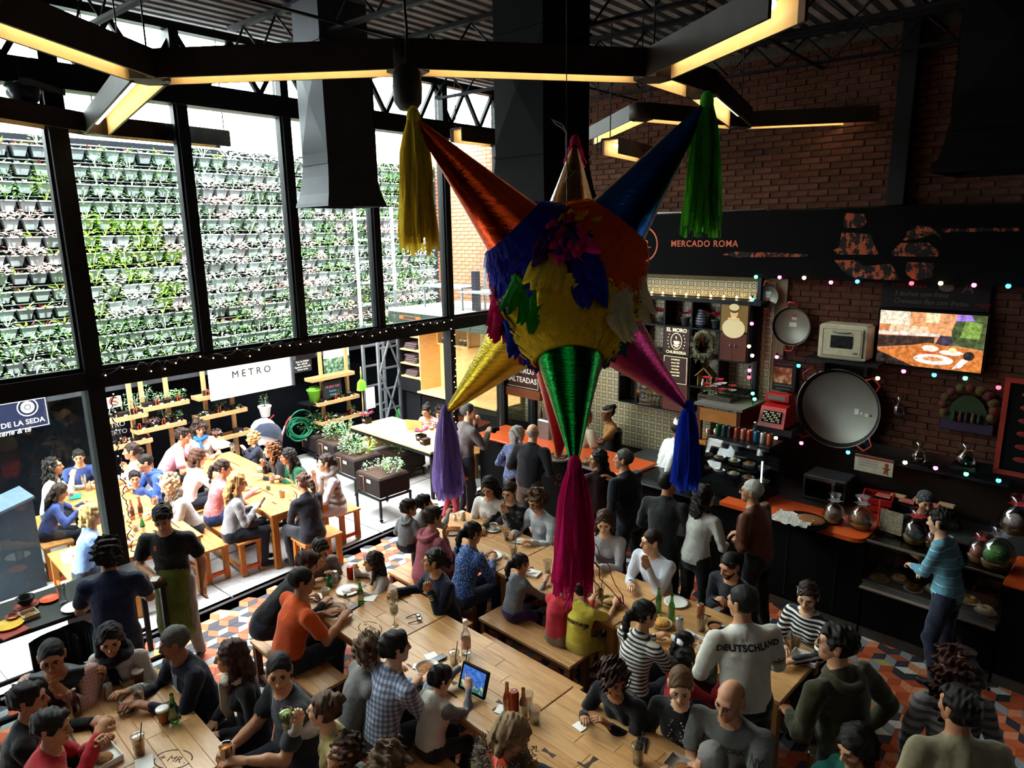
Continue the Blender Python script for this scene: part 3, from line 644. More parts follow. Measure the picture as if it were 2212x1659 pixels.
        pr += [Prim(H,kn,.083 * q + bt,.057 * q + bt,L['thigh'],.03),Prim(kn,an + np.array([0,0,.03]),.056 * q + bt,.04 * q + bt,L['shin'],.02),Prim(an + np.array([0,-.025,-.03 * g]),an + np.array([0,.12 * g,-.04 * g]),.042 * g,.033 * g,L['foot'],.012)]
    if skirt: pr += [Prim(Pp + np.array([0,.03,.02]),np.array([0,.05,skirt[1]]),hW * g * tf * 1.02,hW * g * tf * 1.22,L['skirt'],.02,np.eye(3),(1,1.22,1))]
    hstep = .0122 if near else .017
    V,Fc = grow(pr,hstep); ctr = V[Fc].mean(1); lab = labels_at(pr,ctr)
    # cloth folds
    r = np.random.default_rng(int(abs(hx) * 7 + abs(hy))); nrm = np.zeros_like(V); fn = np.cross(V[Fc[:,2]] - V[Fc[:,0]],V[Fc[:,3]] - V[Fc[:,1]])
    for j in range(4): np.add.at(nrm,Fc[:,j],fn)
    nrm /= np.linalg.norm(nrm,axis=1)[:,None] + 1e-9; vl = np.zeros(len(V),bool)
    for j in range(4): vl[Fc[:,j]] |= ~np.isin(lab,(L['neck'],L['foot']))
    w = sum(np.sin(V @ (r.normal(size=3) * np.array([26,26,17])) + r.uniform(0,6.28)) for _ in range(5)); V = V + nrm * (w * .0019 * vl)[:,None]
    SK = skin_mat(skin); TOP = top or cloth('#333333'); LEG = legs or cloth('#1c2230','denim')
    mats = [SK,lipm(skin),EYEW,IRISM,hair_mat(hair[1]),TOP,LEG,shoe or SHOE,skirt[0] if skirt else LEG]
    sl_ = 5; fa = 0 if bare else 5
    mp = {L['neck']: 0,L['torso']: 5,L['pelvis']: 6,L['sleeve']: 5,L['uparm']: 0 if bare else 5,L['fore']: fa,L['thigh']: 6,L['shin']: 6,L['foot']: 7,L['skirt']: 8}
    # the shirt hangs over the hips
    mi = np.array([mp[x] for x in lab]); up_ = (ctr - Pp) @ U1 > (-.05 if pose == 'stand' else .012) * g; hip = np.isin(lab,(L['torso'],L['pelvis'])); mi[hip & up_] = 5; mi[hip & ~up_] = 6; hoff = (-.05 if pose == 'stand' else .012) * g
    nn = U2 + F2 * .32; nn /= np.linalg.norm(nn); dn = (ctr - nb) @ nn; rn = np.linalg.norm((ctr - nb) - np.outer((ctr - nb) @ U2,U2),axis=1); nk = (lab == L['neck']) | ((lab == L['torso']) & (dn > 0) & (rn < .1 * g)); mi[nk & (dn > .048 * g)] = 0; mi[nk & (dn <= .048 * g)] = 5
    def snap(ma,mb_,p0,nv):
        a_ = np.zeros(len(V),bool); b_ = a_.copy(); a_[Fc[ma].ravel()] = True; b_[Fc[mb_].ravel()] = True; k_ = a_ & b_; t_ = (V[k_] - p0) @ nv; V[k_] -= np.clip(t_,-.018,.018)[:,None] * nv
    snap(hip & up_,hip & ~up_,Pp + U1 * hoff,U1); snap(nk & (dn > .048 * g),nk & (dn <= .048 * g),nb + nn * .048 * g,nn)
    if sleeve == 'short':
        for S_,m_ in mids: dv = (m_ - S_) / np.linalg.norm(m_ - S_); near_ = np.linalg.norm(ctr - m_,axis=1) < .12; snap((lab == L['sleeve']) & near_,(lab == L['uparm']) & near_,m_ + dv * .012,dv)
    if sleeve == 'vest': mi[(lab == L['sleeve']) | (lab == L['uparm']) | (lab == L['fore'])] = 8
    vv = [V]; ff = [q for q in Fc.tolist()]; ml = mi.tolist(); n0 = len(V)
    # head
    yaw = -R((look if look is not None else face) - face); Mh = Matrix.Translation(Vector(hc)) @ Matrix.Rotation(yaw,4,'Z') @ Matrix.Rotation(-nod,4,'X') @ Matrix.Rotation(tilt,4,'Y') @ Matrix.Diagonal((hs * g,hs * g,hs * g,1))
    HV,HF,HL = HEADS[(fem,1 if near else 0,1 if (beard and near and not fem) else 0)]; m4 = np.array(Mh); vv.append(HV @ m4[:3,:3].T + m4[:3,3]); ff += [[i + n0 for i in q] for q in HF]; ml += HL; n0 += len(HV)
    for (Eb,Tg,f,sx),kind in zip(wr,hands):
        zz = np.array([0,0,1.0]) if abs(f[2]) < .8 else np.array([-sx * .9,-.4 if f[2] > 0 else .3,.0]); zz = zz - f * (zz @ f); zz /= np.linalg.norm(zz); xx = np.cross(f,zz)
        GV,GF = HANDS[kind]; gs = g * (.93 if fem else 1.04); Q = GV.copy();
        if sx < 0: Q[:,0] *= -1
        Q = (Q[:,:1] * xx + Q[:,1:2] * f + Q[:,2:] * zz) * gs + Tg; vv.append(Q); G2 = GF[:,::-1] if sx < 0 else GF; ff += (G2 + n0).tolist(); ml += [0] * len(GF); n0 += len(Q)
    me = bpy.data.meshes.new('person'); me.from_pydata(np.concatenate(vv).tolist(),[],ff); me.polygons.foreach_set('material_index',ml); me.polygons.foreach_set('use_smooth',[True] * len(ff)); me.update()
    for m in mats: me.materials.append(m)
    o = bpy.data.objects.new('person',me); COL.objects.link(o); o.matrix_basis = mw; tag(o,label,'person',group)
    if hair[0]:
        hm = bpy.data.objects.new('hair',hair_of(hair[0])); COL.objects.link(hm); hm.parent = o; hm.matrix_basis = Mh; hm.material_slots[0].link = 'OBJECT'; hm.material_slots[0].material = hair_mat(hair[1])
    info = dict(o=o,Mh=Mh,hc=Vector(hc),nb=Vector(nb),g=g,wr=wr,mw=mw,face=face,chest=Vector(chest),waist=Vector(waist),U=Vector(U2),F=Vector(F2),pz=pz,hs=hs * g,shc=Vector(shc),sh=sh); PEOPLE.append(info); return info
# --- things people wear
def part(pi,name,mb,m,onhead=False):
    o = build(name,mb,m,pi['o']);
    if onhead: o.matrix_basis = pi['Mh']
    return o
def glasses(pi,up=False,m=None,dark=True):
    b = MB(); z,y = (.075,.06) if up else (.008,.104); mm = m or mat('dark spectacle frame','#15110f',.3,spec=.6)
    for sx in (-1,1):
        ring = [(sx * (.033 + .021 * math.cos(a)),y - (.02 if up else .004) * abs(math.cos(a)),z + .016 * math.sin(a)) for a in [k * math.pi / 6 for k in range(12)]]
        b.tube(ring,.0028,4,closed=True); b.tube([(sx * .054,y - .015,z + .004),(sx * .083,.02,z + .008),(sx * .086,-.01,z - .002)],.0024,4)
    b.tube([(-.012,y,z + .004),(.012,y,z + .004)],.0024,4); o = part(pi,'sunglasses' if up else 'glasses',b,mm,True)
    l = MB()
    for sx in (-1,1): l.add([(sx * (.033 + .019 * math.cos(a)),y - .002,z + .015 * math.sin(a)) for a in [k * math.pi / 5 for k in range(10)]],[list(range(10))])
    c = build('lens',l,mat('smoked lens','#2a2320',.08,spec=.8) if up or dark else glass('clear lens'),o)
def scarf(pi,m,drop=0.0,r=.042,side=1):
    b = MB(); n = pi['nb']; g = pi['g']; R_ = .083 * g
    b.tube([(R_ * math.cos(a),n.y + .012 + R_ * .9 * math.sin(a),n.z + .035 + .018 * math.sin(a * 3 + 1) - .022 * math.sin(a)) for a in [k * math.pi / 7 for k in range(14)]],r * g,7,closed=True,flat=.9)
    o = part(pi,'scarf',b,m)
    if drop:
        F = pi['F']; U = pi['U']; b2 = MB(); a = n + F * .1 * g; p2 = a + F * .05 * g - U * drop * .5; p3 = p2 - U * drop * .5 + Vector((side * .05,0,0)); b2.tube([a + Vector((side * .02,0,.02)),p2,p3],[.04 * g,.045 * g,.03 * g],7,flat=.5); build('scarf_end',b2,m,o)
def hood(pi,m):
    b = MB(); n = pi['nb']; g = pi['g']; b.tube([(.10 * g * math.cos(a),n.y - .035 + .09 * g * math.sin(a),n.z + .02 - .035 * (math.sin(a) < 0) * abs(math.sin(a))) for a in [k * math.pi / 7 for k in range(14)]],.034 * g,7,closed=True); part(pi,'hood',b,m)
def watch(pi,i,m=None):
    E_,T_,f,sx = pi['wr'][i]; f = Vector(f); c = Vector(T_) - f * .03; q = f.to_track_quat('Z','Y').to_matrix().to_4x4(); b = MB(Matrix.Translation(c) @ q); b.lathe([(.034,-.01),(.036,0),(.034,.01)],12,cap=False); b.box((0,.036,0),(.03,.008,.034)); part(pi,'watch',b,m or mat('watch steel','#20201f',.3,.7))
def project_print(pi,txt,size,m,front=False,up=.0,side=0.0,name='print',arc=0.0,bold=0.0,sidehead=None,space=1.0):
    """lettering wrapped onto the cloth of a person's chest or back"""
    me = text_mesh(txt,size,.0,bold=bold,space=space); o = pi['o']; bm_ = o.data; bvh = BVHTree.FromPolygons([v.co for v in bm_.vertices],[p.vertices for p in bm_.polygons]); c = pi['chest'] + pi['U'] * up; U = pi['U']; X = Vector((1,0,0)); F = pi['F']
    dirn = -F if front else F; xs = X * -1 if front else X
    if sidehead is not None: dirn = (Vector((-sidehead,0,0))); xs = F * sidehead
    b = bmesh.new(); b.from_mesh(me); bmesh.ops.triangulate(b,faces=b.faces[:]); bmesh.ops.subdivide_edges(b,edges=[e for e in b.edges if e.calc_length() > .02],cuts=2)
    for v in b.verts:
        p = c + xs * (v.co.x + side) + U * (v.co.y + arc * v.co.x * v.co.x); q = bvh.ray_cast(p - dirn * .24,dirn);
        if q[0] is not None: v.co = q[0] - dirn * .004
        else: v.co = p - dirn * .12
    b.to_mesh(me); b.free(); me.materials.clear(); me.materials.append(m); k = bpy.data.objects.new(name,me); COL.objects.link(k); k.parent = o; return k
# ================================================================== the court outside
GW = 4.15                                   # offset of its planted wall
cw = build('wall_court',MB().box((1.5,GW + .1,2.8),(17,.16,5.62)),DARKW,mw=MW,kind='structure'); cw['label'] = 'black wall at the back of the court'
GREY = mat('grey painted steel','#7e8489',.5,.3); MIDG = mat('gutter steel','#4b5057',.5,.4)
SOIL = mat('potting soil','#3b2c22',.95,0,.35,60,bump=.5)
POTM = mat('black plastic pot','#50565c',.6,0,.2,8)
def leafmat(n_,c,v=.35):
    if n_ in MATS: return MATS[n_]
    s = NT(n_); nz = s.noise(s.coord('Object'),30,2); k = srgb(c); s.set(s.ramp(nz,[(.3,tuple(x * (1 - v) for x in k)),(.7,tuple(min(1,x * (1 + v)) for x in k))]),.6,spec=.25); MATS[n_] = s.m; return s.m
LG = dict(sage=leafmat('leaf sage','#a9c4a6'),lime=leafmat('leaf lime','#9cc24a'),mid=leafmat('leaf green','#6f9c52'),dark=leafmat('leaf dark','#3d6a3a'),pale=leafmat('leaf pale','#f0ebe0'),pink=leafmat('leaf pinkish','#d6b3aa'),red=leafmat('leaf red','#7c2f38'),poin=leafmat('poinsettia red','#d3204e'))
def leaf(mb,p,d,L,w,droop=.3):
    d = Vector(d).normalized(); side = d.cross(Vector((0,0,1)))
    side = side.normalized() if side.length > 1e-3 else Vector((1,0,0)); p = Vector(p); m = p + d * L * .5 + Vector((0,0,-droop * L * .08)); t = p + d * L + Vector((0,0,-droop * L * .5))
    mb.add([p,m + side * w,t,m - side * w],[(0,1,2),(0,2,3)])
def plantmesh(kind,seed,n=40,H=.2,S=.1,L=.05,w=.014,cols=('mid',)):
    r = random.Random(seed); mb = MB()
    for i in range(n):
        a = r.uniform(0,6.28)
        if kind == 'bush':
            f = r.random(); z = H * (.15 + .85 * f); q = S * (.35 + .65 * math.sin(math.pi * (.15 + .75 * f))) * r.uniform(.4,1); p = (q * math.cos(a),q * math.sin(a),z); d = (math.cos(a),math.sin(a),r.uniform(-.2,.9)); ll = L * r.uniform(.7,1.3)
        elif kind == 'grass': p = (r.uniform(-.3,.3) * S,r.uniform(-.3,.3) * S,0); d = (math.cos(a) * .45,math.sin(a) * .45,1); ll = H * r.uniform(.6,1.1)
        elif kind == 'rosette': e = r.uniform(.15,1.2); p = (0.02 * math.cos(a),.02 * math.sin(a),.01); d = (math.cos(a),math.sin(a),e); ll = L * r.uniform(.8,1.3)
        else: z = -H * r.random(); q = S * r.uniform(.3,1); p = (q * math.cos(a),q * math.sin(a) * .6,z + .05); d = (math.cos(a),math.sin(a),-.4); ll = L
        mb.cur = i % len(cols); leaf(mb,p,d,ll,w * r.uniform(.7,1.3),r.uniform(0,.7))
    if kind == 'bush':
        mb.cur = 0
        for i in range(3): a = r.uniform(0,6.28); mb.tube([(0,0,0),(.3 * S * math.cos(a),.3 * S * math.sin(a),H * .5),(.6 * S * math.cos(a),.6 * S * math.sin(a),H * .85)],.004,4)
    me = mb.mesh('plant')
    for c in cols: me.materials.append(LG[c])
    return me
_O = 'first second third fourth fifth sixth seventh eighth ninth tenth eleventh twelfth thirteenth fourteenth fifteenth sixteenth seventeenth eighteenth nineteenth twentieth'.split()
def ORD(k): return _O[k - 1] if k <= 20 else 'thirtieth' if k == 30 else ('twenty-' if k < 30 else 'thirty-') + _O[k % 10 - 1]
PL = dict(herb=[plantmesh('bush',s_,60,.17,.10,.035,.009,('sage','sage','mid')) for s_ in (1,2)],lime=[plantmesh('bush',s_,70,.22,.13,.05,.015,('lime','lime','mid')) for s_ in (3,4)],
          lettuce=[plantmesh('bush',s_,60,.10,.12,.045,.02,('pink','pale','pink')) for s_ in (5,6)],white=[plantmesh('bush',s_,70,.14,.14,.045,.02,('pale','sage','pale')) for s_ in (7,8)],
          chard=[plantmesh('rosette',9,11,.2,.08,.10,.013,('mid','red','lime'))],green=[plantmesh('bush',s_,75,.17,.14,.04,.014,('mid','sage','dark')) for s_ in (10,11)],trail=[plantmesh('trail',12,50,.16,.12,.045,.014,('mid','sage'))],seed=[plantmesh('rosette',13,7,.05,.05,.06,.012,('sage','mid'))],
          tall=[plantmesh('bush',s_,80,.34,.11,.05,.011,('sage','mid','dark')) for s_ in (14,15)],planter=[plantmesh('bush',s_,260,.36,.30,.065,.02,('mid','dark','sage')) for s_ in (16,17)],poin=[plantmesh('rosette',18,22,.1,.1,.10,.03,('poin','poin','dark'))])
# pot of the planted wall
pm_ = MB(); q = [(-.095,-.15),(.095,-.15),(.095,0),(-.095,0)]
def frust(mb,w0,d0,w1,d1,z0,z1,y1=0.0):
    a = [(-w0 / 2,y1 - d0,z0),(w0 / 2,y1 - d0,z0),(w0 / 2,y1,z0),(-w0 / 2,y1,z0)]; b = [(-w1 / 2,y1 - d1,z1),(w1 / 2,y1 - d1,z1),(w1 / 2,y1,z1),(-w1 / 2,y1,z1)]
    mb.add(a + b,[(3,2,1,0),(0,1,5,4),(1,2,6,5),(2,3,7,6),(3,0,4,7)])
frust(pm_,.125,.09,.195,.155,-.15,0); pm_.box((0,-.158,-.006),(.2,.012,.018)).box((-.1,-.08,-.006),(.012,.16,.018)).box((.1,-.08,-.006),(.012,.16,.018))
POT = pm_.mesh('pot'); POT.materials.append(POTM); SO = MB().add([(-.09,-.15,-.02),(.09,-.15,-.02),(.09,-.005,-.02),(-.09,-.005,-.02)],[(0,1,2,3)]).mesh('soil'); SO.materials.append(SOIL)
PZ,PS = .245,.235
z0 = 2.27; rows = 14; cells = []
for r_ in range(rows):
    for c_ in range(-18,33):
        sx = c_ * PS + random.uniform(-.004,.004); z = z0 + r_ * PZ
        w = WP(sx,GW,z); p = visible_px(w)
        if p is None: continue
        x,y = p[0],p[1]
        # planting beds as they run across the wall
        f = y / 10 + x * .012 + random.uniform(-3,3)
        if y < 395 and x < 470: k = random.choice(['seed','seed','herb','chard']) if y < 360 else random.choice(['herb','seed','herb'])
        elif x < 120 and y < 470: k = random.choice(['green','lime','green'])
        elif x < 130 and y < 610: k = random.choice(['lettuce','lettuce','chard','seed'])
        elif x < 160 and y < 720: k = random.choice(['chard','chard','seed','herb'])
        elif y < 475 and x < 420: k = 'herb'
        elif 150 < x < 390 and y < 690: k = random.choice(['lime','lime','lime','white']) if x < 350 else random.choice(['lettuce','white','lime'])
        elif y < 640 and x < 640: k = random.choice(['lettuce','white','white','herb'])
        elif y > 700: k = random.choice(['green','green','herb'])
        elif x > 620: k = random.choice(['white','green','lettuce','green'])
        else: k = random.choice(['green','white','green','lettuce','chard'])
        cells.append((p[2],sx,z,k,x,y,r_))
seen = [c for c in cells if -30 < c[4] < 860 and 250 < c[5] < 830]; seen.sort(key=lambda q: q[0]); chosen = set(id(c) for c in seen[:300]); PNO = {}
for r_ in range(rows):
    for k,c in enumerate(sorted([c for c in seen if c[6] == r_],key=lambda q: q[1])): PNO[id(c)] = f', {ORD(rows - r_)} row from the top, {ORD(k + 1)} from the left'
LAB = dict(herb='wall pot of silvery herbs',lime='wall pot of yellow green leaves',lettuce='wall pot of pinkish lettuce',white='wall pot of pale lettuce',chard='wall pot of thin chard',green='wall pot of spreading green leaves',seed='wall pot with a seedling')
restb = MB()
for c in cells:
    _,sx,z,k,x,y,r_ = c; pl = random.choice(PL[k]); mw = MW @ Matrix.Translation((sx,GW + .015,z)); rz = random.uniform(0,6.28); sc = random.uniform(1.05,1.5)
    if id(c) in chosen:
        o = bpy.data.objects.new('wall_pot',POT); COL.objects.link(o); o.matrix_basis = mw; tag(o,LAB[k] + PNO[id(c)],'plant pot','pots of the planted wall')
        so = bpy.data.objects.new('soil',SO); COL.objects.link(so); so.parent = o
        q = bpy.data.objects.new('plant',pl); COL.objects.link(q); q.parent = o; q.location = (0,-.08,-.02); q.rotation_euler = (0,0,rz); q.scale = (sc,sc,sc)
    else:
        T_ = Matrix.Translation((sx,GW + .015,z)); restb.cur = 0; restb.add([v.co for v in POT.vertices],[list(p.vertices) for p in POT.polygons],T_); restb.cur = 1; restb.add([v.co for v in SO.vertices],[list(p.vertices) for p in SO.polygons],T_)
        m4 = T_ @ Matrix.Translation((0,-.08,-.02)) @ Matrix.Rotation(rz,4,'Z') @ Matrix.Scale(sc,4); base = len(restb.v); restb.v += [m4 @ v.co for v in pl.vertices]
        for p in pl.polygons: restb.f.append([base + i for i in p.vertices]); restb.mi.append(2 + list(LG).index([n for n in LG if LG[n] == pl.materials[p.material_index]][0])); restb.sm.append(False)
build('wall_planting',restb,[POTM,SOIL] + list(LG.values()),None,'further pots and leaves filling the planted wall','plants',kind='stuff',mw=MW)
for r_ in range(rows): build('irrigation_pipe',MB().cyl((-4.3,GW - .004,z0 + r_ * PZ + .06),(7.6,GW - .004,z0 + r_ * PZ + .06),.011,n=6),POTM,cw).matrix_basis = Matrix.Identity(4)
build('gutter',MB().box((1.6,GW - .07,1.98),(12.4,.18,.14)).box((1.6,GW - .14,2.04),(12.4,.03,.03)),MIDG,cw)
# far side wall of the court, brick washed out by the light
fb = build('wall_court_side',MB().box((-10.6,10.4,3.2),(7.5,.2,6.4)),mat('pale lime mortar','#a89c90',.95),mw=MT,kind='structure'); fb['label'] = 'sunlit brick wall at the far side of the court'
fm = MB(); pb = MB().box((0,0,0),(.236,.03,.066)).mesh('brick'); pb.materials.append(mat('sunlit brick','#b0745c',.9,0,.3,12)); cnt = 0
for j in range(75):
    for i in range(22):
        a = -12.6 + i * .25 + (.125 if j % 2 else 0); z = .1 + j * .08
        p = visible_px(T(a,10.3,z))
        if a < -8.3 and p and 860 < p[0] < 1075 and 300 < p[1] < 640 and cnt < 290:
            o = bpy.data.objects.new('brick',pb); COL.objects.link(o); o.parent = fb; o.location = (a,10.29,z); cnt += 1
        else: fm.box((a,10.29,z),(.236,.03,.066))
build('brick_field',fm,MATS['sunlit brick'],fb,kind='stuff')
# ---- wooden plant racks and their little fabric pots
PINE = mat('pale pine','#c79f6c',.65,0,.18,10,stretch=(1,1,6)); FABR = mat('black grow fabric','#241c1a',.9,0,.2,20); TAGM = mat('white plant tag','#e9e6df',.6,var=0); ORG = mat('orange strap','#d9562a',.6)
def wtray(parent,s0,s1,o,z,d=.24):
    m = MB(); w = s1 - s0; sm = (s0 + s1) / 2
    t = build('tray',MB().box((sm,o,z),(w,d,.018)),PINE,parent)
    for nm,c,dm in (('lip',(sm,o - d / 2,z + .03),(w,.02,.07)),('lip',(sm,o + d / 2,z + .03),(w,.02,.05)),('end',(s0,o,z + .03),(.02,d,.06)),('end',(s1,o,z + .03),(.02,d,.06))): build(nm,MB().box(c,dm),PINE,t)
fpm = MB(); frust(fpm,.13,.12,.145,.135,0,.11,.0675); FPOT = fpm.mesh('fabric_pot'); FPOT.materials.append(FABR)
NPOT = 0
def fpot(s,o,z,kind,label,strap=False,sc=1.0,grp='fabric pots on the plant racks'):
    e = bpy.data.objects.new('fabric_pot',FPOT); COL.objects.link(e); e.matrix_basis = MW @ Matrix.Translation((s,o,z)) @ Matrix.Scale(sc,4); tag(e,label,'plant pot',grp)
    build('soil',MB().add([(-.068,-.066,.095),(.068,-.066,.095),(.068,.066,.095),(-.068,.066,.095)],[(0,1,2,3)]),SOIL,e); build('tag',MB().box((.01,-.069,.06),(.05,.004,.022)),TAGM,e)
    if strap: build('strap',MB().tube([(-.06,-.06,.02),(-.075,-.07,.10),(-.06,-.075,.15),(-.035,-.07,.15),(-.03,-.065,.03)],.007,5),ORG,e)
    if kind:
        q = bpy.data.objects.new('plant',random.choice(PL[kind])); COL.objects.link(q); q.parent = e; q.location = (0,0,.09); q.rotation_euler = (0,0,random.uniform(0,6)); q.scale = (.8,.8,.8)
    return e
RO = 3.78
def rack(label,trays,posts,ztop):
    e = empty('plant_rack',MW.copy(),label,'rack'); out = []
    for s_ in posts: build('post',MB().box((s_,RO + .13,ztop / 2),(.06,.05,ztop)),PINE,e)
    for (x0,x1,y) in trays:
        sa,za = ONW(RO - .12,x0,y); sb,zb = ONW(RO - .12,x1,y); z = (za + zb) / 2; wtray(e,sa,sb,RO,z); out.append((sa,sb,z))
    return out
sp = lambda x,y=900: ONW(RO + .13,x,y)[0]
t1 = rack('staggered pine plant rack under the green gutter beside the steel column',[(224,321,908),(312,410,880),(296,404,927),(228,331,965)],[sp(286),sp(366),sp(312)],2.15)
t2 = rack('three tier pine plant rack beneath the white sign',[(428,535,856),(430,535,898),(446,548,947)],[sp(447),sp(505)],2.2)
t3 = rack('leaning pine plant ladder beside the green bucket',[(674,766,817),(688,777,868),(696,783,908),(718,768,952)],[sp(700),sp(755)],2.2)
kinds = [('herb','tall','tall'),('tall','herb','green','green'),(None,'lettuce','tall','green'),(None,'trail',None)]; nm = ['lower left','upper','middle','bottom']
KN = {'herb': 'small sage herb','tall': 'tall feathery herb','green': 'bushy green herb','lettuce': 'dark curled lettuce','trail': 'trailing leaves',None: 'bare soil','seed': 'seedling'}
ordn = ['first','second','third','fourth','fifth']
for ri,(tr,rn,ks) in enumerate(((t1,'column rack',kinds),(t2,'white sign rack',[(None,'seed'),('trail','green','trail'),('lettuce',None)]),(t3,'ladder rack',[(),('seed','green','seed'),('seed',None,'herb')]))):
    for ti,k3 in enumerate(ks):
        if not k3: continue
        a,b,z = tr[ti]
        for i,kd in enumerate(k3):
            s_ = a + (b - a) * (i + .55) / (len(k3) + .1); lv = ['third','top','second','lowest'][ti] if ri == 0 else ['top','middle','lowest'][ti]
            fpot(s_,RO - .02,z + .01,kd,f'pot of {KN[kd]}, {ordn[i]} along the {lv} tray, {rn}',strap=(i + ti) % 2 == 0)
# ---- signs
WHITE = mat('white sign enamel','#f4f2ee',.6,var=0); INK = mat('black lettering','#191919',.6,var=0); PALE = mat('pale grey lettering','#c9c9c9',.6,var=0)
def board(name,o,x0,y0,x1,y1,m,label,cat='sign',th=.03):
    s0,za = ONW(o,x0,(y0 + y1) / 2); s1,zb = ONW(o,x1,(y0 + y1) / 2); sm = (s0 + s1) / 2; zt = ONW(o,(x0 + x1) / 2,y0)[1]; zb = ONW(o,(x0 + x1) / 2,y1)[1]
    e = empty(name,MW @ Matrix.Translation((sm,o,(zt + zb) / 2)),label,cat); build('panel',MB().box((0,0,0),(s1 - s0,th,zt - zb)),m,e); return e,s1 - s0,zt - zb
e,w_,h_ = board('hanging_sign',3.6,450,772,628,850,WHITE,'white hanging sign with spaced grey lettering in the court')
lettering('METRO',.17,INK,e,(0,-.018,.06),space=1.5); lettering('HUERTO',.13,PALE,e,(.02,-.018,-.12),space=1.5)
build('suspension_rod',MB().cyl((-w_ * .4,0,h_ / 2),(-w_ * .4,0,h_ / 2 + .25),.01,n=6),BLACK,e); build('suspension_rod',MB().cyl((w_ * .4,0,h_ / 2),(w_ * .4,0,h_ / 2 + .25),.01,n=6),BLACK,e)
build('end_cap',MB().box((w_ / 2 + .02,0,0),(.04,.12,h_)),MIDG,e)
SLATE = mat('chalkboard slate','#23292c',.8)
e,w_,h_ = board('price_board',4.0,632,775,672,803,SLATE,'small chalk price board right of the white sign');
for k_,tx in enumerate(('Foto 2x $30.00','Bor. $45.00','Aguacate chile $40','Limon verde')): lettering(tx,.045,TAGM,e,(0,-.018,.075 - .05 * k_),name='chalk_line')
e,w_,h_ = board('hanging_board',3.3,637,738,680,776,BLACK,'black square sign with a faint green leaf under the transom'); b_ = MB();
for k_ in range(5): leaf(b_,(0,-.02,-.05),(math.sin((k_ - 2) * .5),0,math.cos((k_ - 2) * .5)),.11,.02,0)
build('leaf_mark',b_,LG['dark'],e)
s = NT('garden poster'); v = s.coord('Object'); sep = s.n('SeparateXYZ'); s.l(v,sep.inputs[0]); nz = s.noise(v,16,4); gr = s.ramp(nz,[(.4,'#2d5b46'),(.6,'#8fb59a')]); POSTER = s.set(s.mix(s.math('GREATER_THAN',s.math('ADD',sep.outputs['Z'],s.math('MULTIPLY',nz,.1)),.1),gr,'#dfe9ea'),.5)
board('poster',4.0,699,752,754,803,POSTER,'colour poster of a planted hillside above the pine ladder','poster')
e,w_,h_ = board('chalk_board',3.72,698,822,737,858,SLATE,'chalkboard with pink heading standing on the pine ladder'); lettering('MURO MX',.07,mat('pink chalk','#d06a86',.9,var=0),e,(0,-.018,.05),name='chalk_line'); lettering('huerto',.06,mat('blue chalk','#6aa6c8',.9,var=0),e,(0,-.018,-.03),name='chalk_line'); lettering('urbano',.05,MATS['blue chalk'],e,(0,-.018,-.1),name='chalk_line')
e,w_,h_ = board('no_smoking_sign',4.0,229,857,262,880,mat('grey paper','#b8bab8',.6),'grey no smoking sign behind the herb pots'); RED = mat('sign red','#a02a24',.6,var=0)
build('ring',MB(Matrix.Translation((0,-.02,.02)) @ Matrix.Rotation(math.pi / 2,4,'X')).lathe([(.055,-.002),(.07,-.002),(.07,.002),(.055,.002),(.055,-.002)],20,cap=False),RED,e); build('bar',MB(Matrix.Translation((0,-.02,.02)) @ Matrix.Rotation(.78,4,'Y')).box((0,0,0),(.12,.004,.014)),RED,e); build('cigarette',MB().box((0,-.018,.02),(.08,.004,.012)),INK,e)
e,w_,h_ = board('poster',4.02,226,908,262,952,SLATE,'dark poster with big grey capitals behind the lower herb tray','poster'); lettering('METRO',.11,PALE,e,(0,-.02,.08)); lettering('HUERTO',.1,PALE,e,(0,-.02,-.04))
NAVY = mat('navy sign enamel','#1d2440',.6)
e,w_,h_ = board('shop_sign',4.0,-70,868,106,935,NAVY,'navy cafe sign with round white emblem and white lettering seen through the left pane')
build('border',MB().box((0,-.02,h_ / 2 - .02),(w_ - .03,.004,.008)).box((0,-.02,-h_ / 2 + .02),(w_ - .03,.004,.008)).box((w_ / 2 - .02,-.02,0),(.008,.004,h_ - .04)),WHITE,e)
EM = Matrix.Translation((.22,-.02,.1)) @ Matrix.Rotation(math.pi / 2,4,'X'); build('emblem',MB(EM).lathe([(.0,.001),(.085,.001)],24,cap=False).lathe([(.115,.001),(.13,.001)],24,cap=False),WHITE,e); build('emblem_mark',MB(EM).lathe([(.03,.003),(.04,.003)],12,cap=False).lathe([(.055,.003),(.06,.003)],16,cap=False),NAVY,e)
lettering('LA RUTA DE LA SEDA',.1,WHITE,e,(w_ / 2 - .06,-.02,-.11),align='RIGHT',bold=.001); lettering('& chocopâtisserie & té',.1,WHITE,e,(w_ / 2 - .25,-.02,-.22),align='RIGHT',shear=.25)
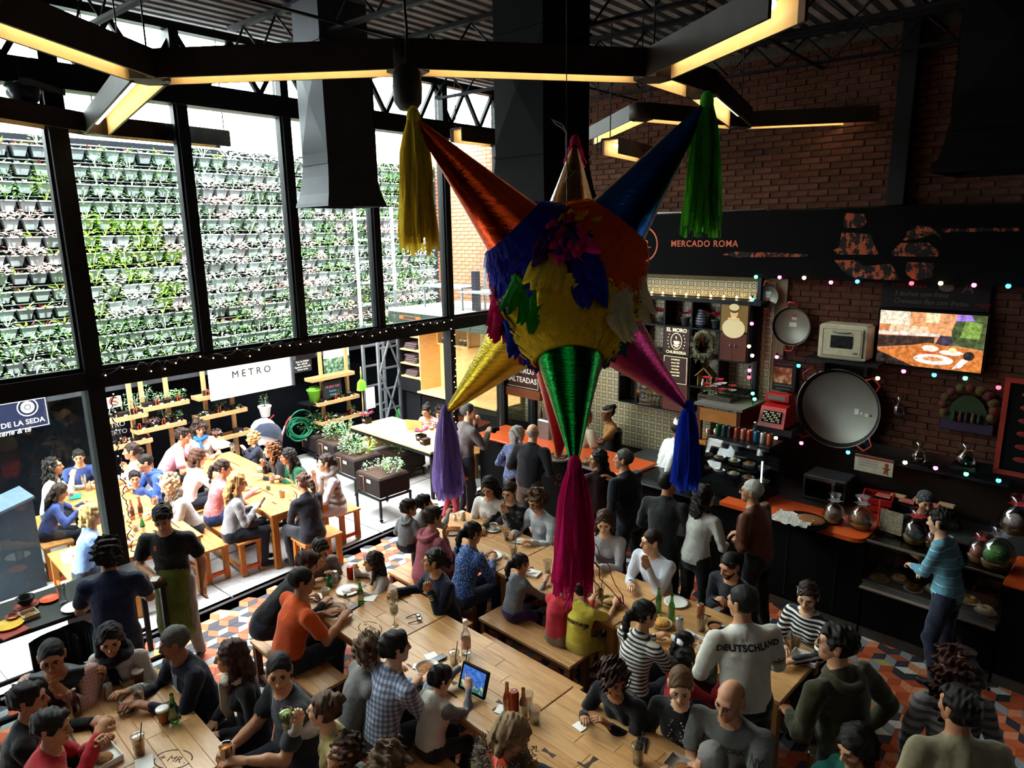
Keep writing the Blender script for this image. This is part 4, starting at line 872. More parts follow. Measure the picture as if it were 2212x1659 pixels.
# ---- scaffold tower and kiosk
e = empty('scaffold_tower',MW @ Matrix.Translation((ONW(3.6,820,800)[0],3.6,0)),'grey steel scaffold tower with rungs at the far end of the court','scaffold')
for x_ in (-.22,.30):
    for y_ in (-.25,.22): build('post',MB().box((x_,y_,2.35),(.05,.05,4.7)),GREY,e)
for k_ in range(11):
    for y_ in (-.25,.22): build('rung',MB().box((.04,y_,.3 + k_ * .42),(.52,.035,.035)),GREY,e)
for (z_a,z_b) in ((.3,1.5),(1.5,2.7)):
    d = Vector((.52,0,z_b - z_a)); build('brace',MB().box((0,0,d.length / 2),(.03,.03,d.length),Matrix.Translation((-.22,-.28,z_a)) @ d.to_track_quat('Z','Y').to_matrix().to_4x4()),GREY,e)
    d = Vector((-.52,0,z_b - z_a)); build('brace',MB().box((0,0,d.length / 2),(.03,.03,d.length),Matrix.Translation((.30,-.28,z_a)) @ d.to_track_quat('Z','Y').to_matrix().to_4x4()),GREY,e)
e = build('towel',MB(MW @ Matrix.Translation((ONW(3.25,803,880)[0],3.27,1.05))).box((0,0,0),(.2,.03,.42),bev=.008),mat('white towel','#ececec',.95),None,'white towel hung on the scaffold tower','towel')
KB = 8.15
ka0 = ONB(KB,864,760)[0]; ka1 = ONB(KB,906,760)[0]; ka2 = -8.3
kz = lambda x,y: ONB(KB,x,y)[1]
e = empty('kiosk',MT @ Matrix.Translation((0,KB,0)),'black and plywood kiosk with towel shelves and jars beyond the court table','kiosk')
PLY = mat('light plywood','#d8ae72',.6,0,.12,6,stretch=(1,1,5)); zt = kz(905,700)
def kb(nm,a0,a1,b0,b1,z0_,z1_,m,par=None): return build(nm,MB().box(((a0 + a1) / 2,(b0 + b1) / 2,(z0_ + z1_) / 2),(a1 - a0,b1 - b0,z1_ - z0_)),m,par or e)
kb('base',ka0,ka2,.1,1.6,0,kz(880,850),BLACK); kb('back_panel',ka0,ka2,.5,.55,kz(880,850),zt,PLY); kb('side_panel',ka0 - .03,ka0,0,1.6,0,zt + .1,BLACK); kb('divider',ka1 - .02,ka1 + .01,0,.5,kz(905,850),zt,PLY)
for yy in (727,757,787,815): z_ = kz(885,yy); kb('shelf',ka0,ka1 - .02,0,.5,z_ - .012,z_ + .012,PLY)
kb('plinth',ka0,ka1,-.01,.1,kz(885,845),kz(885,818),BLACK); zc = kz(940,850); kb('worktop',ka1,ka2,-.1,.55,zc - .03,zc,PLY);
for a_ in (ka1 + .02,(ka1 + ka2) / 2): kb('leg',a_ - .02,a_ + .02,-.06,-.02,0,zc - .03,BLACK)
kb('fascia',ka0 - .1,ka2,-.15,.0,zt,zt + .22,mat('kiosk green black','#2d3a35',.6)); kb('roof',ka0 - .1,ka2,-.15,1.7,zt + .22,zt + .27,mat('pale roof sheet','#c2c5c4',.6))
kb('fascia_mark',ka0 + .25,ka0 + .9,-.155,-.15,zt + .09,zt + .16,ORG); kb('fascia_mark',ka0 + 1.15,ka0 + 1.35,-.155,-.15,zt + .06,zt + .17,ORG); kb('fascia_text',ka0 + .38,ka0 + .75,-.158,-.155,zt + .1,zt + .15,MATS['kiosk green black'])
for k_ in range(2):
    a_ = ka1 + .3 + k_ * .5; bx = kb('jar_box',a_,a_ + .38,.2,.5,zt - .38,zt - .36,PLY); kb('jar_box_side',a_,a_ + .015,.2,.5,zt - .38,zt - .1,PLY); kb('jar_box_side',a_ + .365,a_ + .38,.2,.5,zt - .38,zt - .1,PLY)
    for q in range(3):
        j = MB(MT @ Matrix.Translation((a_ + .08 + q * .11,KB + .3,zt - .358))); j.lathe([(.032,0),(.036,.01),(.036,.075),(.028,.09)],12); jo = build('jar',j,glass('jar glass',(.85,.8,.75)),None,f'{["left", "middle", "right"][q]} small glass jar in the {["first", "second"][k_]} plywood box of the kiosk','jar','jars in the kiosk'); build('contents',MB(MT @ Matrix.Translation((a_ + .08 + q * .11,KB + .3,zt - .354))).lathe([(.032,0),(.032,.055)],12),mat('dark preserve','#4a1d22',.5),jo); build('lid',MB(MT @ Matrix.Translation((a_ + .08 + q * .11,KB + .3,zt - .268))).lathe([(.032,0),(.032,.016)],12),mat('cream jar lid','#d9cfc0',.5),jo)
TOW = mat('folded brown towel','#54464a',.95,0,.15,30)
for si,yy in enumerate((757,787,815)):
    z_ = kz(885,yy) + .012
    for k_ in range(3 + si % 2):
        m_ = MB(MT @ Matrix.Translation((ka0 + .26 + .02 * ((k_ * 7) % 3 - 1),KB + .22,z_ + .022 + k_ * .04)) @ Matrix.Rotation(.05 * ((k_ * 5) % 3 - 1),4,'Z')); m_.box((0,0,0),(.36,.34,.037),bev=.015)
        build('folded_towel',m_,TOW,None,f'brown folded towel, {ordn[k_]} from the bottom on the {["upper", "middle", "lower"][si]} kiosk shelf','towel','folded towels in the kiosk')
# steel bench frame on the kiosk roof
e2 = empty('steel_platform',MT @ Matrix.Translation((ka0 + .35,KB + .4,zt + .27)),'light steel platform standing on the kiosk roof','platform')
build('deck',MB().box((.55,.2,.42),(1.3,.6,.03)),GREY,e2); build('deck',MB().box((1.6,.2,.36),(.9,.6,.03)),GREY,e2)
for x_,y_,h_ in ((0,0,.42),(1.1,0,.42),(0,.45,.42),(1.1,.45,.42),(2.0,0,.36),(1.95,.45,.9),(1.25,.45,.95)): build('post',MB().box((x_,y_,h_ / 2),(.035,.035,h_)),GREY,e2)
# ---- plywood work table
wa,wb = TAB(P(762,922,.8)); wa2,wb2 = TAB(P(938,972,.8))
e = empty('plywood_table',MT @ Matrix.Translation(((wa + wa2) / 2,wb + .45,0)),'long plywood table on black legs in the court','table'); wl_ = wa2 - wa + .1
build('top',MB().box((0,0,.78),(wl_,.92,.04)),PLY,e); build('edge',MB().box((0,-.455,.745),(wl_,.03,.05)),BLACK,e)
for x_ in (-1,1):
    for y_ in (-1,1): build('leg',MB().box((x_ * (wl_ / 2 - .03),y_ * .42,.38),(.045,.045,.76)),BLACK,e)
build('end_panel',MB().box((wl_ / 2 - .06,.0,.4),(.02,.8,.7)),PLY,e); build('end_panel',MB().box((-wl_ / 2 + .2,.0,.5),(.02,.5,.5)),PLY,e)
def poinsettia(px,py,z,label,two=False):
    p = P(px,py,z); o = empty('poinsettia',at(p,44.5),label,'plant'); build('fabric_pot',FPOT,FABR,o); build('tag',MB().box((.01,-.069,.07),(.06,.004,.02)),TAGM,o)
    q = bpy.data.objects.new('plant',PL['poin'][0]); COL.objects.link(q); q.parent = o; q.location = (0,0,.14); build('stem',MB().cyl((0,0,.08),(0,0,.15),.006,n=5),LG['dark'],o); q.scale = (1.2,1.2,1.2)
poinsettia(792,914,.8,'pink poinsettia in a fabric pot at the far end of the plywood table'); poinsettia(910,952,.8,'pink poinsettia in a fabric pot near the laptop')
o = empty('fabric_pot',at(P(918,960,.8),50),'empty dark fabric pot in front of the poinsettia on the plywood table','plant pot'); build('body',FPOT,FABR,o); build('tag',MB().box((.0,-.069,.07),(.06,.004,.02)),TAGM,o); build('soil',MB().box((0,0,.09),(.13,.12,.01)),SOIL,o)
o = empty('laptop',at(P(897,930,.8),20),'open laptop with tan lid on the plywood table','laptop'); build('base',MB().box((0,.12,.01),(.32,.22,.015),bev=.004),mat('laptop grey','#9a9a98',.4,.3),o); build('lid',MB(Matrix.Rotation(.3,4,'X')).box((0,0,.11),(.32,.012,.21),bev=.004),mat('tan laptop lid','#b78f5c',.5),o)
# ---- raised planters on wheels
def planter(px,py,z,w,d,label,plants,leg=.32,turn=0.0):
    p = P(px,py,z + leg); p.z = 0; e = empty('raised_planter',at(p,44.5 + turn),label,'planter')
    build('fabric_bed',MB().box((0,0,leg + .17),(w,d,.30),taper=1.04,bev=.02),FABR,e); build('soil',MB().box((0,0,leg + .315),(w - .04,d - .04,.02)),SOIL,e); build('tag',MB().box((.05,-d / 2 - .012,leg + .24),(.1,.004,.05)),TAGM,e); build('strap',MB().tube([(-w * .3,-d / 2 - .01,leg + .05),(-w * .3,-d / 2 - .016,leg + .28),(-w * .12,-d / 2 - .016,leg + .29),(-w * .12,-d / 2 - .01,leg + .05)],.008,5),mat('tan strap','#b07a55',.7),e)
    build('frame',MB().box((0,-d / 2,leg),(w + .04,.03,.03)).box((0,d / 2,leg),(w + .04,.03,.03)).box((-w / 2,0,leg),(.03,d,.03)).box((w / 2,0,leg),(.03,d,.03)),BLACK,e)
    for sx in (-1,1):
        for sy in (-1,1): l = build('leg',MB().box((sx * w / 2,sy * d / 2,leg / 2 + .03),(.03,.03,leg - .06)),BLACK,e); build('caster',MB().lathe([(.012,0),(.026,.012),(.026,.03),(.012,.05)],8,c=(sx * w / 2,sy * d / 2,0.0)),BLACK,l)
    for i,(x_,y_,k_,sc) in enumerate(plants):
        q = bpy.data.objects.new('plant',random.choice(PL[k_])); COL.objects.link(q); q.parent = e; q.location = (x_,y_,leg + .31); q.scale = (sc,sc,sc); q.rotation_euler = (0,0,i * 1.3)
planter(828,1060,0,.62,.55,'wheeled black planter with sparse seedlings nearest the dining hall',[(-.1,.05,'herb',1.0),(.14,.1,'planter',.6),(-.2,-.12,'herb',.8)],leg=.34)
planter(775,1018,0,.62,.55,'wheeled black planter with grassy green plants behind the seedling planter',[(-.15,0,'planter',.8),(.15,.1,'lime',1.2),(.05,-.1,'herb',1.2)],leg=.28)
planter(865,1010,0,.62,.55,'wheeled black planter with thick herbs beside the plywood table',[(-.15,0,'planter',.75),(.15,.0,'planter',.75),(0,.1,'green',1.2)],leg=.12)
planter(735,985,0,.6,.6,'wheeled black planter with a stake between tall leaves',[(-.1,0,'planter',.8),(.15,.1,'tall',1.2)],leg=.2)
planter(690,965,0,.7,.6,'large black planter overflowing with leaves near the coiled hose',[(-.2,0,'planter',1.1),(.15,.1,'planter',1.0),(0,-.15,'planter',.9)],leg=.1)
CBK = mat('concrete block','#b9bab8',.9,0,.12,25)
for i,(x,y,w_,d_,h_,lb) in enumerate(((806,1003,.42,.42,.36,'white concrete cube among the planters'),(852,995,.36,.3,.3,'grey concrete block beside the white cube'),(672,962,.34,.22,.22,'long grey concrete planter block below the hose'),(700,965,.3,.2,.2,'grey concrete block under the coiled hose'),(603,940,.25,.25,.35,'grey concrete planter holding a small conifer'))):
    o = build('concrete_block',MB(at(P(x,y,0),44)).box((0,0,h_ / 2),(w_,d_,h_),bev=.012),CBK,None,lb,'block')
o = empty('potted_shrub',Matrix.Translation(P(603,940,.0) + Vector((0,0,.35))),'small upright shrub in the grey block by the wall','plant'); q = bpy.data.objects.new('foliage',PL['tall'][0]); COL.objects.link(q); q.parent = o; q.scale = (1.3,1.3,1.6); build('stem',MB().cyl((0,0,-.02),(0,0,.3),.01,n=5),SOIL,o)
# ---- hose, hanging pot, buckets
HOSE = mat('green garden hose','#1f7a55',.4); m_ = MB(); cs,cz_ = ONW(3.95,643,922); pts = []
for i in range(140):
    a = i * 2 * math.pi / 20; rr_ = .21 + .05 * math.sin(i * .37) + (.07 if i > 120 else 0); pts.append((cs + rr_ * math.cos(a),3.93 - .06 * math.sin(i * .11) - .05 * (i % 20) / 20,cz_ + rr_ * .86 * math.sin(a) + (.06 if i > 120 else -.04)))
build('garden_hose',MB(MW).tube(pts,.014,6),HOSE,None,'coiled green garden hose hung on the black wall','hose')
hp = MW @ Matrix.Translation((ONW(3.7,572,885)[0],3.7,ONW(3.7,572,900)[1])); e = empty('hanging_pot',hp,'white hanging flower pot on thin cords','plant pot'); build('pot',MB().lathe([(.075,0),(.105,.17),(.115,.17),(.118,.2),(.1,.2),(.09,.15)],20),WHITE,e); build('soil',MB().lathe([(.001,.17),(.1,.17)],16,cap=False),SOIL,e)
q = bpy.data.objects.new('plant',PL['tall'][1]); COL.objects.link(q); q.parent = e; q.location = (0,0,.16); q.scale = (.7,.7,.7)
for k_ in range(3): a = k_ * 2.1; build('cord',MB().cyl((.11 * math.cos(a),.11 * math.sin(a),.2),(0,0,.75),.004,n=4),BLACK,e)
GRN = mat('lime green plastic','#7fc93c',.4); bs,bz = ONW(3.85,678,868)
o = empty('wall_shelf',MW @ Matrix.Translation((bs,3.9,bz - .02)),'black wall shelf holding the green bucket','shelf'); build('board',MB().box((0,.0,0),(.42,.36,.025)),BLACK,o); build('bracket',MB().box((0,.12,-.1),(.03,.03,.2)),BLACK,o)
o = empty('bucket',MW @ Matrix.Translation((bs + .02,3.85,bz)),'lime green bucket on the wall shelf','bucket'); build('body',MB().lathe([(.095,0),(.125,.22),(.14,.22),(.14,.245),(.12,.245),(.09,.01)],20),GRN,o); build('handle',MB().tube([(-.13,0,.23),(-.08,0,.30),(.08,0,.30),(.13,0,.23)],.005,5),GRN,o)
ds,dz_ = ONW(3.5,781,830); o = empty('dustpan',MW @ Matrix.Translation((ds,3.5,dz_)),'lime green dustpan hanging on a pole','dustpan'); build('pan',MB().add([(-.09,-.05,-.12),(.09,-.05,-.12),(.09,.05,-.12),(-.09,.05,-.12),(-.07,-.04,.04),(.07,-.04,.04),(.07,.04,.04),(-.07,.04,.04),(-.02,-.02,.1),(.02,-.02,.1),(.02,.02,.1),(-.02,.02,.1)],[(3,2,1,0),(0,1,5,4),(1,2,6,5),(2,3,7,6),(3,0,4,7),(4,5,9,8),(5,6,10,9),(6,7,11,10),(7,4,8,11)]),GRN,o); build('pole',MB().cyl((0,0,-1.2),(0,0,.35),.012,n=6),PINE,o); build('neck',MB().cyl((0,0,.1),(0,0,.26),.016,n=8),GRN,o)
o = build('green_bag',MB(at(P(868,905,.25),60)).ball((0,0,.0),(.2,.14,.26),10,7),mat('green plastic bag','#2fae3a',.35),None,'green plastic bag leaning by the kiosk','bag')
# ---- dark podium at the far left, stroller, chimes
o = empty('podium',MW @ Matrix.Translation((ONW(2.4,-5,1100)[0],2.4,0)),'dark slate blue podium with sloping top at the edge of the court','podium'); build('body',MB().add([(-.3,-.25,0),(.3,-.25,0),(.3,.25,0),(-.3,.25,0),(-.3,-.25,1.0),(.3,-.25,1.15),(.3,.25,1.15),(-.3,.25,1.0)],[(3,2,1,0),(4,5,6,7),(0,1,5,4),(1,2,6,5),(2,3,7,6),(3,0,4,7)]),mat('slate blue laminate','#2c3742',.5),o); build('top_plate',MB(Matrix.Translation((0,0,1.085)) @ Matrix.Rotation(-.245,4,'Y')).box((0,0,0),(.66,.56,.03)),mat('podium top','#4b5a66',.4),o)
p = P(575,1000,0.0); e = empty('stroller',at(P(572,940,.8) - Vector((0,0,.8)),200),'baby stroller with dark hood and white cloth behind the blond boy','stroller')
hd_ = MB(); hd_.lathe([(.3,0),(.29,.1),(.24,.2),(.14,.27),(.001,.3)],14,tf=Matrix.Translation((0,-.05,.72)) @ Matrix.Rotation(.5,4,'X') @ Matrix.Diagonal((.8,1,1,1)),cap=False); build('hood',hd_,cloth('#222a3a'),e)
build('blanket',MB().lathe([(.31,-.12),(.32,0),(.30,.12),(.24,.22),(.14,.29),(.001,.31)],12,tf=Matrix.Translation((.08,-.1,.76)) @ Matrix.Rotation(.2,4,'Y') @ Matrix.Diagonal((.8,.75,1,1)),cap=False),cloth('#f1f1f4'),e); build('seat',MB().box((0,.1,.5),(.4,.5,.08),bev=.03).box((0,-.15,.7),(.4,.08,.4),bev=.03),cloth('#222a3a'),e)
for sx in (-1,1): build('handle',MB().tube([(sx * .2,-.1,.55),(sx * .2,-.35,.95),(sx * .18,-.5,1.02)],.014,6),MATS['sign red'],e); build('frame_tube',MB().tube([(sx * .2,-.3,.9),(sx * .21,.3,.12)],.014,6),GREY,e); build('frame_tube',MB().tube([(sx * .2,.1,.5),(sx * .21,-.35,.12)],.014,6),GREY,e)
for sx in (-1,1):
    for y_ in (-.35,.3): build('wheel',MB(Matrix.Translation((sx * .22,y_,.09)) @ Matrix.Rotation(math.pi / 2,4,'Y')).lathe([(.03,-.015),(.09,-.015),(.09,.015),(.03,.015)],14),BLACK,e)
# small warm string lights along the transom and column
e = empty('string_light',MW.copy(),'thin string of warm fairy lights along the window transom','lights'); r = random.Random(4)
pts = [(-.78 + i * .045,-.115 + r.uniform(-.012,.012),TZ1 + r.uniform(-.05,.03)) for i in range(108)]; build('wire',MB().tube(pts,.007,4),BLACK,e)
FAIRY = emit('fairy bulb','#ffc9a0',4); m_ = MB()
for i in range(0,108,3): c = pts[i]; build('bulb',MB().ball((c[0] + r.uniform(-.02,.02),c[1] - .012,c[2] + r.uniform(-.05,.02)),.008,6,4),FAIRY,e)
e = empty('string_light',MW.copy(),'thin string of fairy lights wound down the left steel column','lights'); pts = [(-.88 + .11 + r.uniform(-.02,.03),-.1 + r.uniform(-.02,.02),2.7 - i * .03) for i in range(60)]; build('wire',MB().tube(pts,.006,4),BLACK,e)
for i in range(0,60,3): build('bulb',MB().ball((pts[i][0] + .012,pts[i][1] - .012,pts[i][2]),.007,6,4),FAIRY,e)
e = empty('string_light',MW.copy(),'thin string of fairy lights wound down the far steel column','lights'); pts = [(4.02 - .02 + r.uniform(-.05,.05),-.1 + r.uniform(-.02,.02),2.8 - i * .03) for i in range(55)]; build('wire',MB().tube(pts,.007,4),BLACK,e)
for i in range(0,55,3): build('bulb',MB().ball((pts[i][0],pts[i][1] - .012,pts[i][2]),.008,6,4),FAIRY,e)
# ================================================================== tables and benches
def woodmat(n_,stops,scale=1.0):
    s = NT(n_); oi = s.n('ObjectInfo'); v = s.coord('Object',(1.2,9,9)); add = s.n('VectorMath',operation='ADD'); cmb = s.n('CombineXYZ'); s.l(s.math('MULTIPLY',oi.outputs['Random'],37.0),cmb.inputs[0]); s.l(s.math('MULTIPLY',oi.outputs['Random'],11.0),cmb.inputs[1]); s.l(v,add.inputs[0]); s.l(cmb.outputs[0],add.inputs[1])
    w = s.n('TexWave'); w.wave_type = 'RINGS'; w.inputs['Scale'].default_value = 1.1 * scale; w.inputs['Distortion'].default_value = 5; w.inputs['Detail'].default_value = 3; s.l(add.outputs[0],w.inputs[0]); nz = s.noise(add.outputs[0],4,5,.6)
    base = s.ramp(oi.outputs['Random'],stops); g = s.mix(.30,base,s.ramp(w.outputs['Fac'],[(.2,stops[0][1]),(.8,stops[-1][1])])); g = s.mix(.28,g,s.ramp(nz,[(.3,'#7a4f2c'),(.7,'#e0b988')])); s.bump(nz,.08,.004)
    MATS[n_] = s.set(g,.34,spec=.4); return s.m
TWOOD = woodmat('parota table wood',[(0,'#a9743f'),(.35,'#bd8a52'),(.7,'#c99b63'),(1,'#b37d48')]); OWOOD = woodmat('orange bench wood',[(0,'#b06a2c'),(.5,'#c98441'),(1,'#bb7836')])
INLAY = mat('dark wood inlay','#3a2718',.5); OBAND = mat('orange painted foot','#d4562a',.6); BRAND = mat('burnt brand mark','#4a321f',.7)
LEGW = mat('table leg wood','#a06a38',.55,0,.2,10,stretch=(1,1,.2)); LEGD = mat('dark reddish leg wood','#5a3526',.6,0,.2,10,stretch=(1,1,.2))
_planks = {}
def plank(L,w,t):
    k = (round(L,3),round(w,4),t)
    if k not in _planks: me = MB().box((0,0,0),(L - .0015,w - .0015,t),bev=.0025).mesh('plank'); _planks[k] = me
    return _planks[k]
def planks(parent,L,Wd,z,n,mtl,t=.032,seed=0,split=True):
    r = random.Random(seed); w = Wd / n
    for i in range(n):
        y = -Wd / 2 + w * (i + .5); cuts = [0,1] if not split else [0,r.choice([.3,.42,.5,.58,.7]),1]
        for a,b in zip(cuts,cuts[1:]):
            me = plank((b - a) * L,w,t)
            if not len(me.materials): me.materials.append(mtl)
            o = bpy.data.objects.new('plank',me); COL.objects.link(o); o.parent = parent; o.location = (-L / 2 + (a + b) / 2 * L,y,z - t / 2 + r.uniform(-.0006,.0006))
            o.material_slots[0].link = 'OBJECT'; o.material_slots[0].material = mtl
def bowtie(parent,x,y,z,s=.055,rot=0.0):
    build('inlay',MB(Matrix.Translation((x,y,z)) @ Matrix.Rotation(rot,4,'Z')).prism([(-s,-s * .38),(0,-s * .16),(s,-s * .38),(s,s * .38),(0,s * .16),(-s,s * .38)],0,.0015),INLAY,parent)
def table(a0,a1,b0,b1,label,ztop=.75,legm=LEGW,wood=TWOOD,seed=1,brand=None,group='wooden dining tables'):
    L,Wd = a1 - a0,b1 - b0; e = empty('dining_table',MT @ Matrix.Translation(((a0 + a1) / 2,(b0 + b1) / 2,0)),label,'table',group)
    planks(e,L,Wd,ztop,7,wood,.034,seed); r = random.Random(seed + 50)
    build('apron',MB().box((0,-Wd / 2 + .05,ztop - .075),(L - .12,.028,.08)).box((0,Wd / 2 - .05,ztop - .075),(L - .12,.028,.08)).box((-L / 2 + .05,0,ztop - .075),(.028,Wd - .12,.08)).box((L / 2 - .05,0,ztop - .075),(.028,Wd - .12,.08)),legm,e)
    for sx in (-1,1):
        for sy in (-1,1): build('leg',MB().box((sx * (L / 2 - .06),sy * (Wd / 2 - .06),(ztop - .034) / 2),(.075,.075,ztop - .034),bev=.006),legm,e)
    for k in range(3): bowtie(e,r.uniform(-.6,.6) * L * .7,r.uniform(-.35,.35) * Wd,ztop,.042 + .015 * r.random(),r.choice([0,math.pi / 2,0]))
    for k in range(2): build('inlay',MB(Matrix.Translation((r.uniform(-.3,.3) * L,(r.randint(0,6) - 3) * Wd / 7 + .06,ztop))).box((0,0,.0005),(r.uniform(.25,.5),.018,.001)),INLAY,e)
    if brand:
        m = Matrix.Translation((brand[0],brand[1],ztop + .001)) @ Matrix.Rotation(brand[2],4,'Z'); ov = []
        for k0,k1 in ((1,11),(13,23),(25,35),(37,47)): ov.append([(.13 * math.cos(k * math.pi / 24),.085 * math.sin(k * math.pi / 24),0) for k in range(k0,k1 + 1)])
        b = MB(m)
        for q in ov: b.tube(q,.004,4,flat=.3)
        bo = build('brand_mark',b,BRAND,e); me = text_mesh('+ MR .',.075,.001); me.materials.clear(); me.materials.append(BRAND); t = bpy.data.objects.new('lettering',me); COL.objects.link(t); t.parent = bo; t.matrix_basis = m
    return e
def bench(a0,a1,b0,b1,label,wood=TWOOD,legm=LEGD,z=.45,band=False,seed=3):
    L,Wd = a1 - a0,b1 - b0; e = empty('bench',MT @ Matrix.Translation(((a0 + a1) / 2,(b0 + b1) / 2,0)),label,'bench','wooden benches'); planks(e,L,Wd,z,4,wood,.03,seed,split=False)
    for sx in (-1,1):
        for sy in (-1,1):
            l = build('leg',MB().box((sx * (L / 2 - .045),sy * (Wd / 2 - .045),(z - .03) / 2),(.06,.06,z - .03),bev=.005),legm,e)
            if band: build('painted_band',MB().box((sx * (L / 2 - .045),sy * (Wd / 2 - .045),.085),(.064,.064,.05)),OBAND,l)
        build('stretcher',MB().box((sx * (L / 2 - .045),0,.09),(.035,Wd - .1,.04)),OBAND if band else legm,e)
        build('rail',MB().box((0,sx * (Wd / 2 - .045),z - .06),(L - .1,.028,.05)),legm,e)
    build('stretcher',MB().box((0,-(Wd / 2 - .045),.09),(L - .1,.028,.035)),legm,e)
    return e
# middle row of the hall
table(-6.03,-4.53,2.87,3.70,'hall table with the orange shirted man, farthest of the middle row',seed=11,brand=(.42,-.2,.0)); table(-4.52,-3.02,2.87,3.70,'hall table with the water bottle and tablet, second of the middle row',seed=12); table(-3.01,-1.74,2.87,3.70,'hall table nearest the camera, end of the middle row',seed=13)
# row along the stalls
table(-6.28,-4.79,4.60,5.45,'hall table with coffee cups nearest the churro counter',seed=14); table(-4.78,-3.29,4.60,5.45,'hall table under the magenta tassel, middle of the stall row',seed=15); table(-3.28,-1.78,4.60,5.45,'hall table with green beer bottles, near end of the stall row',seed=16)
# corner table at the lower left
table(-5.68,-4.22,.72,1.55,'hall table with the takeaway boxes at the lower left',seed=17,brand=(.45,.12,.6)); table(-4.21,-2.72,.72,1.55,'hall table at the bottom edge beside the lower left table',seed=18)
for i,(a0,a1,b0,b1,lb) in enumerate([(-5.95,-4.78,2.45,2.78,'bench carrying the man in the orange polo'),(-4.46,-3.26,2.42,2.76,'bench under the plaid shirt man and the boy in white'),(-5.85,-4.62,3.78,4.10,'bench behind the woman with the bracelets'),(-4.42,-3.21,3.76,4.07,'empty bench between the middle table and the child bench'),(-6.12,-4.9,4.16,4.49,'bench under the pink hoodie and blue blouse women'),(-4.65,-3.47,4.20,4.52,'bench shared by the child in yellow and the girl in grey'),(-3.15,-1.98,4.18,4.5,'bench under the woman in the striped shirt'),
    (-6.1,-4.9,5.56,5.88,'bench of the women beside the churro counter'),(-4.7,-3.4,5.56,5.88,'bench of the boy in the white shirt'),(-3.2,-1.9,5.56,5.88,'bench of the bearded man with the phone'),(-5.6,-4.35,1.63,1.96,'bench of the man in the navy blazer'),(-4.15,-3.0,1.63,1.96,'bench of the man in the charcoal polo'),(-5.6,-4.4,.3,.62,'bench of the boy in the red sweater'),(-2.9,-1.7,2.42,2.76,'bench of the woman in the orange vest'),(-2.9,-1.75,3.80,4.12,'bench of the two women in black')]):
    bench(a0,a1,b0,b1,lb,seed=30 + i)
# court tables
OL = mat('court leg wood','#b0702f',.55,0,.2,10,stretch=(1,1,.2))
table(-11.0,-9.5,2.05,2.88,'court table in front of the boy in the blue shirt',seed=21,wood=OWOOD,legm=OL); table(-9.49,-8.0,2.05,2.88,'court table with the brown beer bottles',seed=22,wood=OWOOD,legm=OL); table(-10.95,-9.44,3.70,4.53,'court table in the sun before the blond boy',seed=23,wood=OWOOD,legm=OL); table(-9.43,-7.92,3.70,4.53,'court table with the salad and the paper cup',seed=24,wood=OWOOD,legm=OL)
for i,(a0,a1,b0,b1,lb) in enumerate([(-11.05,-9.76,1.60,1.94,'orange wood bench under the woman in the knit sweater'),(-9.57,-8.3,1.60,1.94,'orange wood bench under the blond woman in the blue shirt'),(-10.9,-9.6,2.92,3.24,'orange wood bench under the man in the blue hoodie'),(-9.45,-8.17,2.92,3.24,'orange wood bench under the woman with curly blond hair'),(-11.2,-9.5,3.31,3.63,'orange wood bench under the man in the pink shirt'),(-9.35,-8.05,3.31,3.63,'orange wood bench under the woman in the grey cardigan'),(-10.8,-9.5,4.66,4.98,'orange wood bench under the woman with wavy hair'),(-9.25,-7.93,4.68,5.01,'orange wood bench under the woman in the grey vest')]):
    bench(a0,a1,b0,b1,lb,wood=OWOOD,legm=OL,band=True,seed=60 + i)
bench(-7.78,-7.42,3.86,4.40,'short orange stool bench under the woman with the brown ponytail',wood=OWOOD,legm=OL,band=True,seed=71)
for a0,a1,b0,b1,lb in ((-11.48,-11.13,2.1,2.85,'orange wood bench under the boy in the blue t-shirt'),(-11.48,-11.13,3.8,4.5,'orange wood bench under the girl with the blue scarf'),(-9.6,-8.5,7.72,8.04,'bench behind the plywood table')): bench(a0,a1,b0,b1,lb,wood=OWOOD,legm=OL,seed=80)
for a0,a1,b0,b1,lb in ((-6.2,-5.85,.7,1.55,'bench under the woman in the black scarf'),(-1.66,-1.32,2.9,3.5,'bench at the bottom edge under the grey haired person'),(-6.58,-6.22,2.95,3.6,'bench under the woman in the oatmeal knit'),(-1.28,-.7,3.9,4.22,'bench under the woman in teal')): bench(a0,a1,b0,b1,lb,seed=90)
# tall black bar table by the glass
e = empty('bar_table',MT @ Matrix.Translation((-6.95,1.1,0)),'tall black bar table with dirty dishes by the window','table'); build('top',MB().box((0,0,.98),(.70,1.8,.04),bev=.006),mat('matt black laminate','#16191a',.45),e)
for sx in (-1,1):
    for sy in (-1,1): build('leg',MB().box((sx * .31,sy * .86,.48),(.045,.045,.96)),BLACK,e)
    build('foot_rail',MB().box((sx * .31,0,.25),(.035,1.7,.035)),BLACK,e)
def chair(px,py,h,label):
    p = P(px,py,.8); p.z = 0; e = empty('chair',at(p,h),label,'chair','black shell chairs'); build('seat',MB().box((0,.2,.45),(.42,.42,.03),bev=.012),BLACK,e)
    m = MB(); n = 10
    for k in range(n): a0 = -1.0 + 2.0 * k / n; a1 = -1.0 + 2.0 * (k + 1) / n; q = lambda a,z: (.24 * math.sin(a),.22 - .24 * math.cos(a),z); m.add([q(a0,.5),q(a1,.5),q(a1,.88 - .05 * abs(a1)),q(a0,.88 - .05 * abs(a0))],[(0,1,2,3)],smooth=True)
    o = build('backrest',m,BLACK,e); sm = o.modifiers.new('thickness','SOLIDIFY'); sm.thickness = .02
    for sx in (-1,1):
        for y in (.03,.38): build('leg',MB().cyl((sx * .17,y,.44),(sx * .2,y + (.03 if y > .2 else -.04),0),.014,n=8),BLACK,e)
    return e
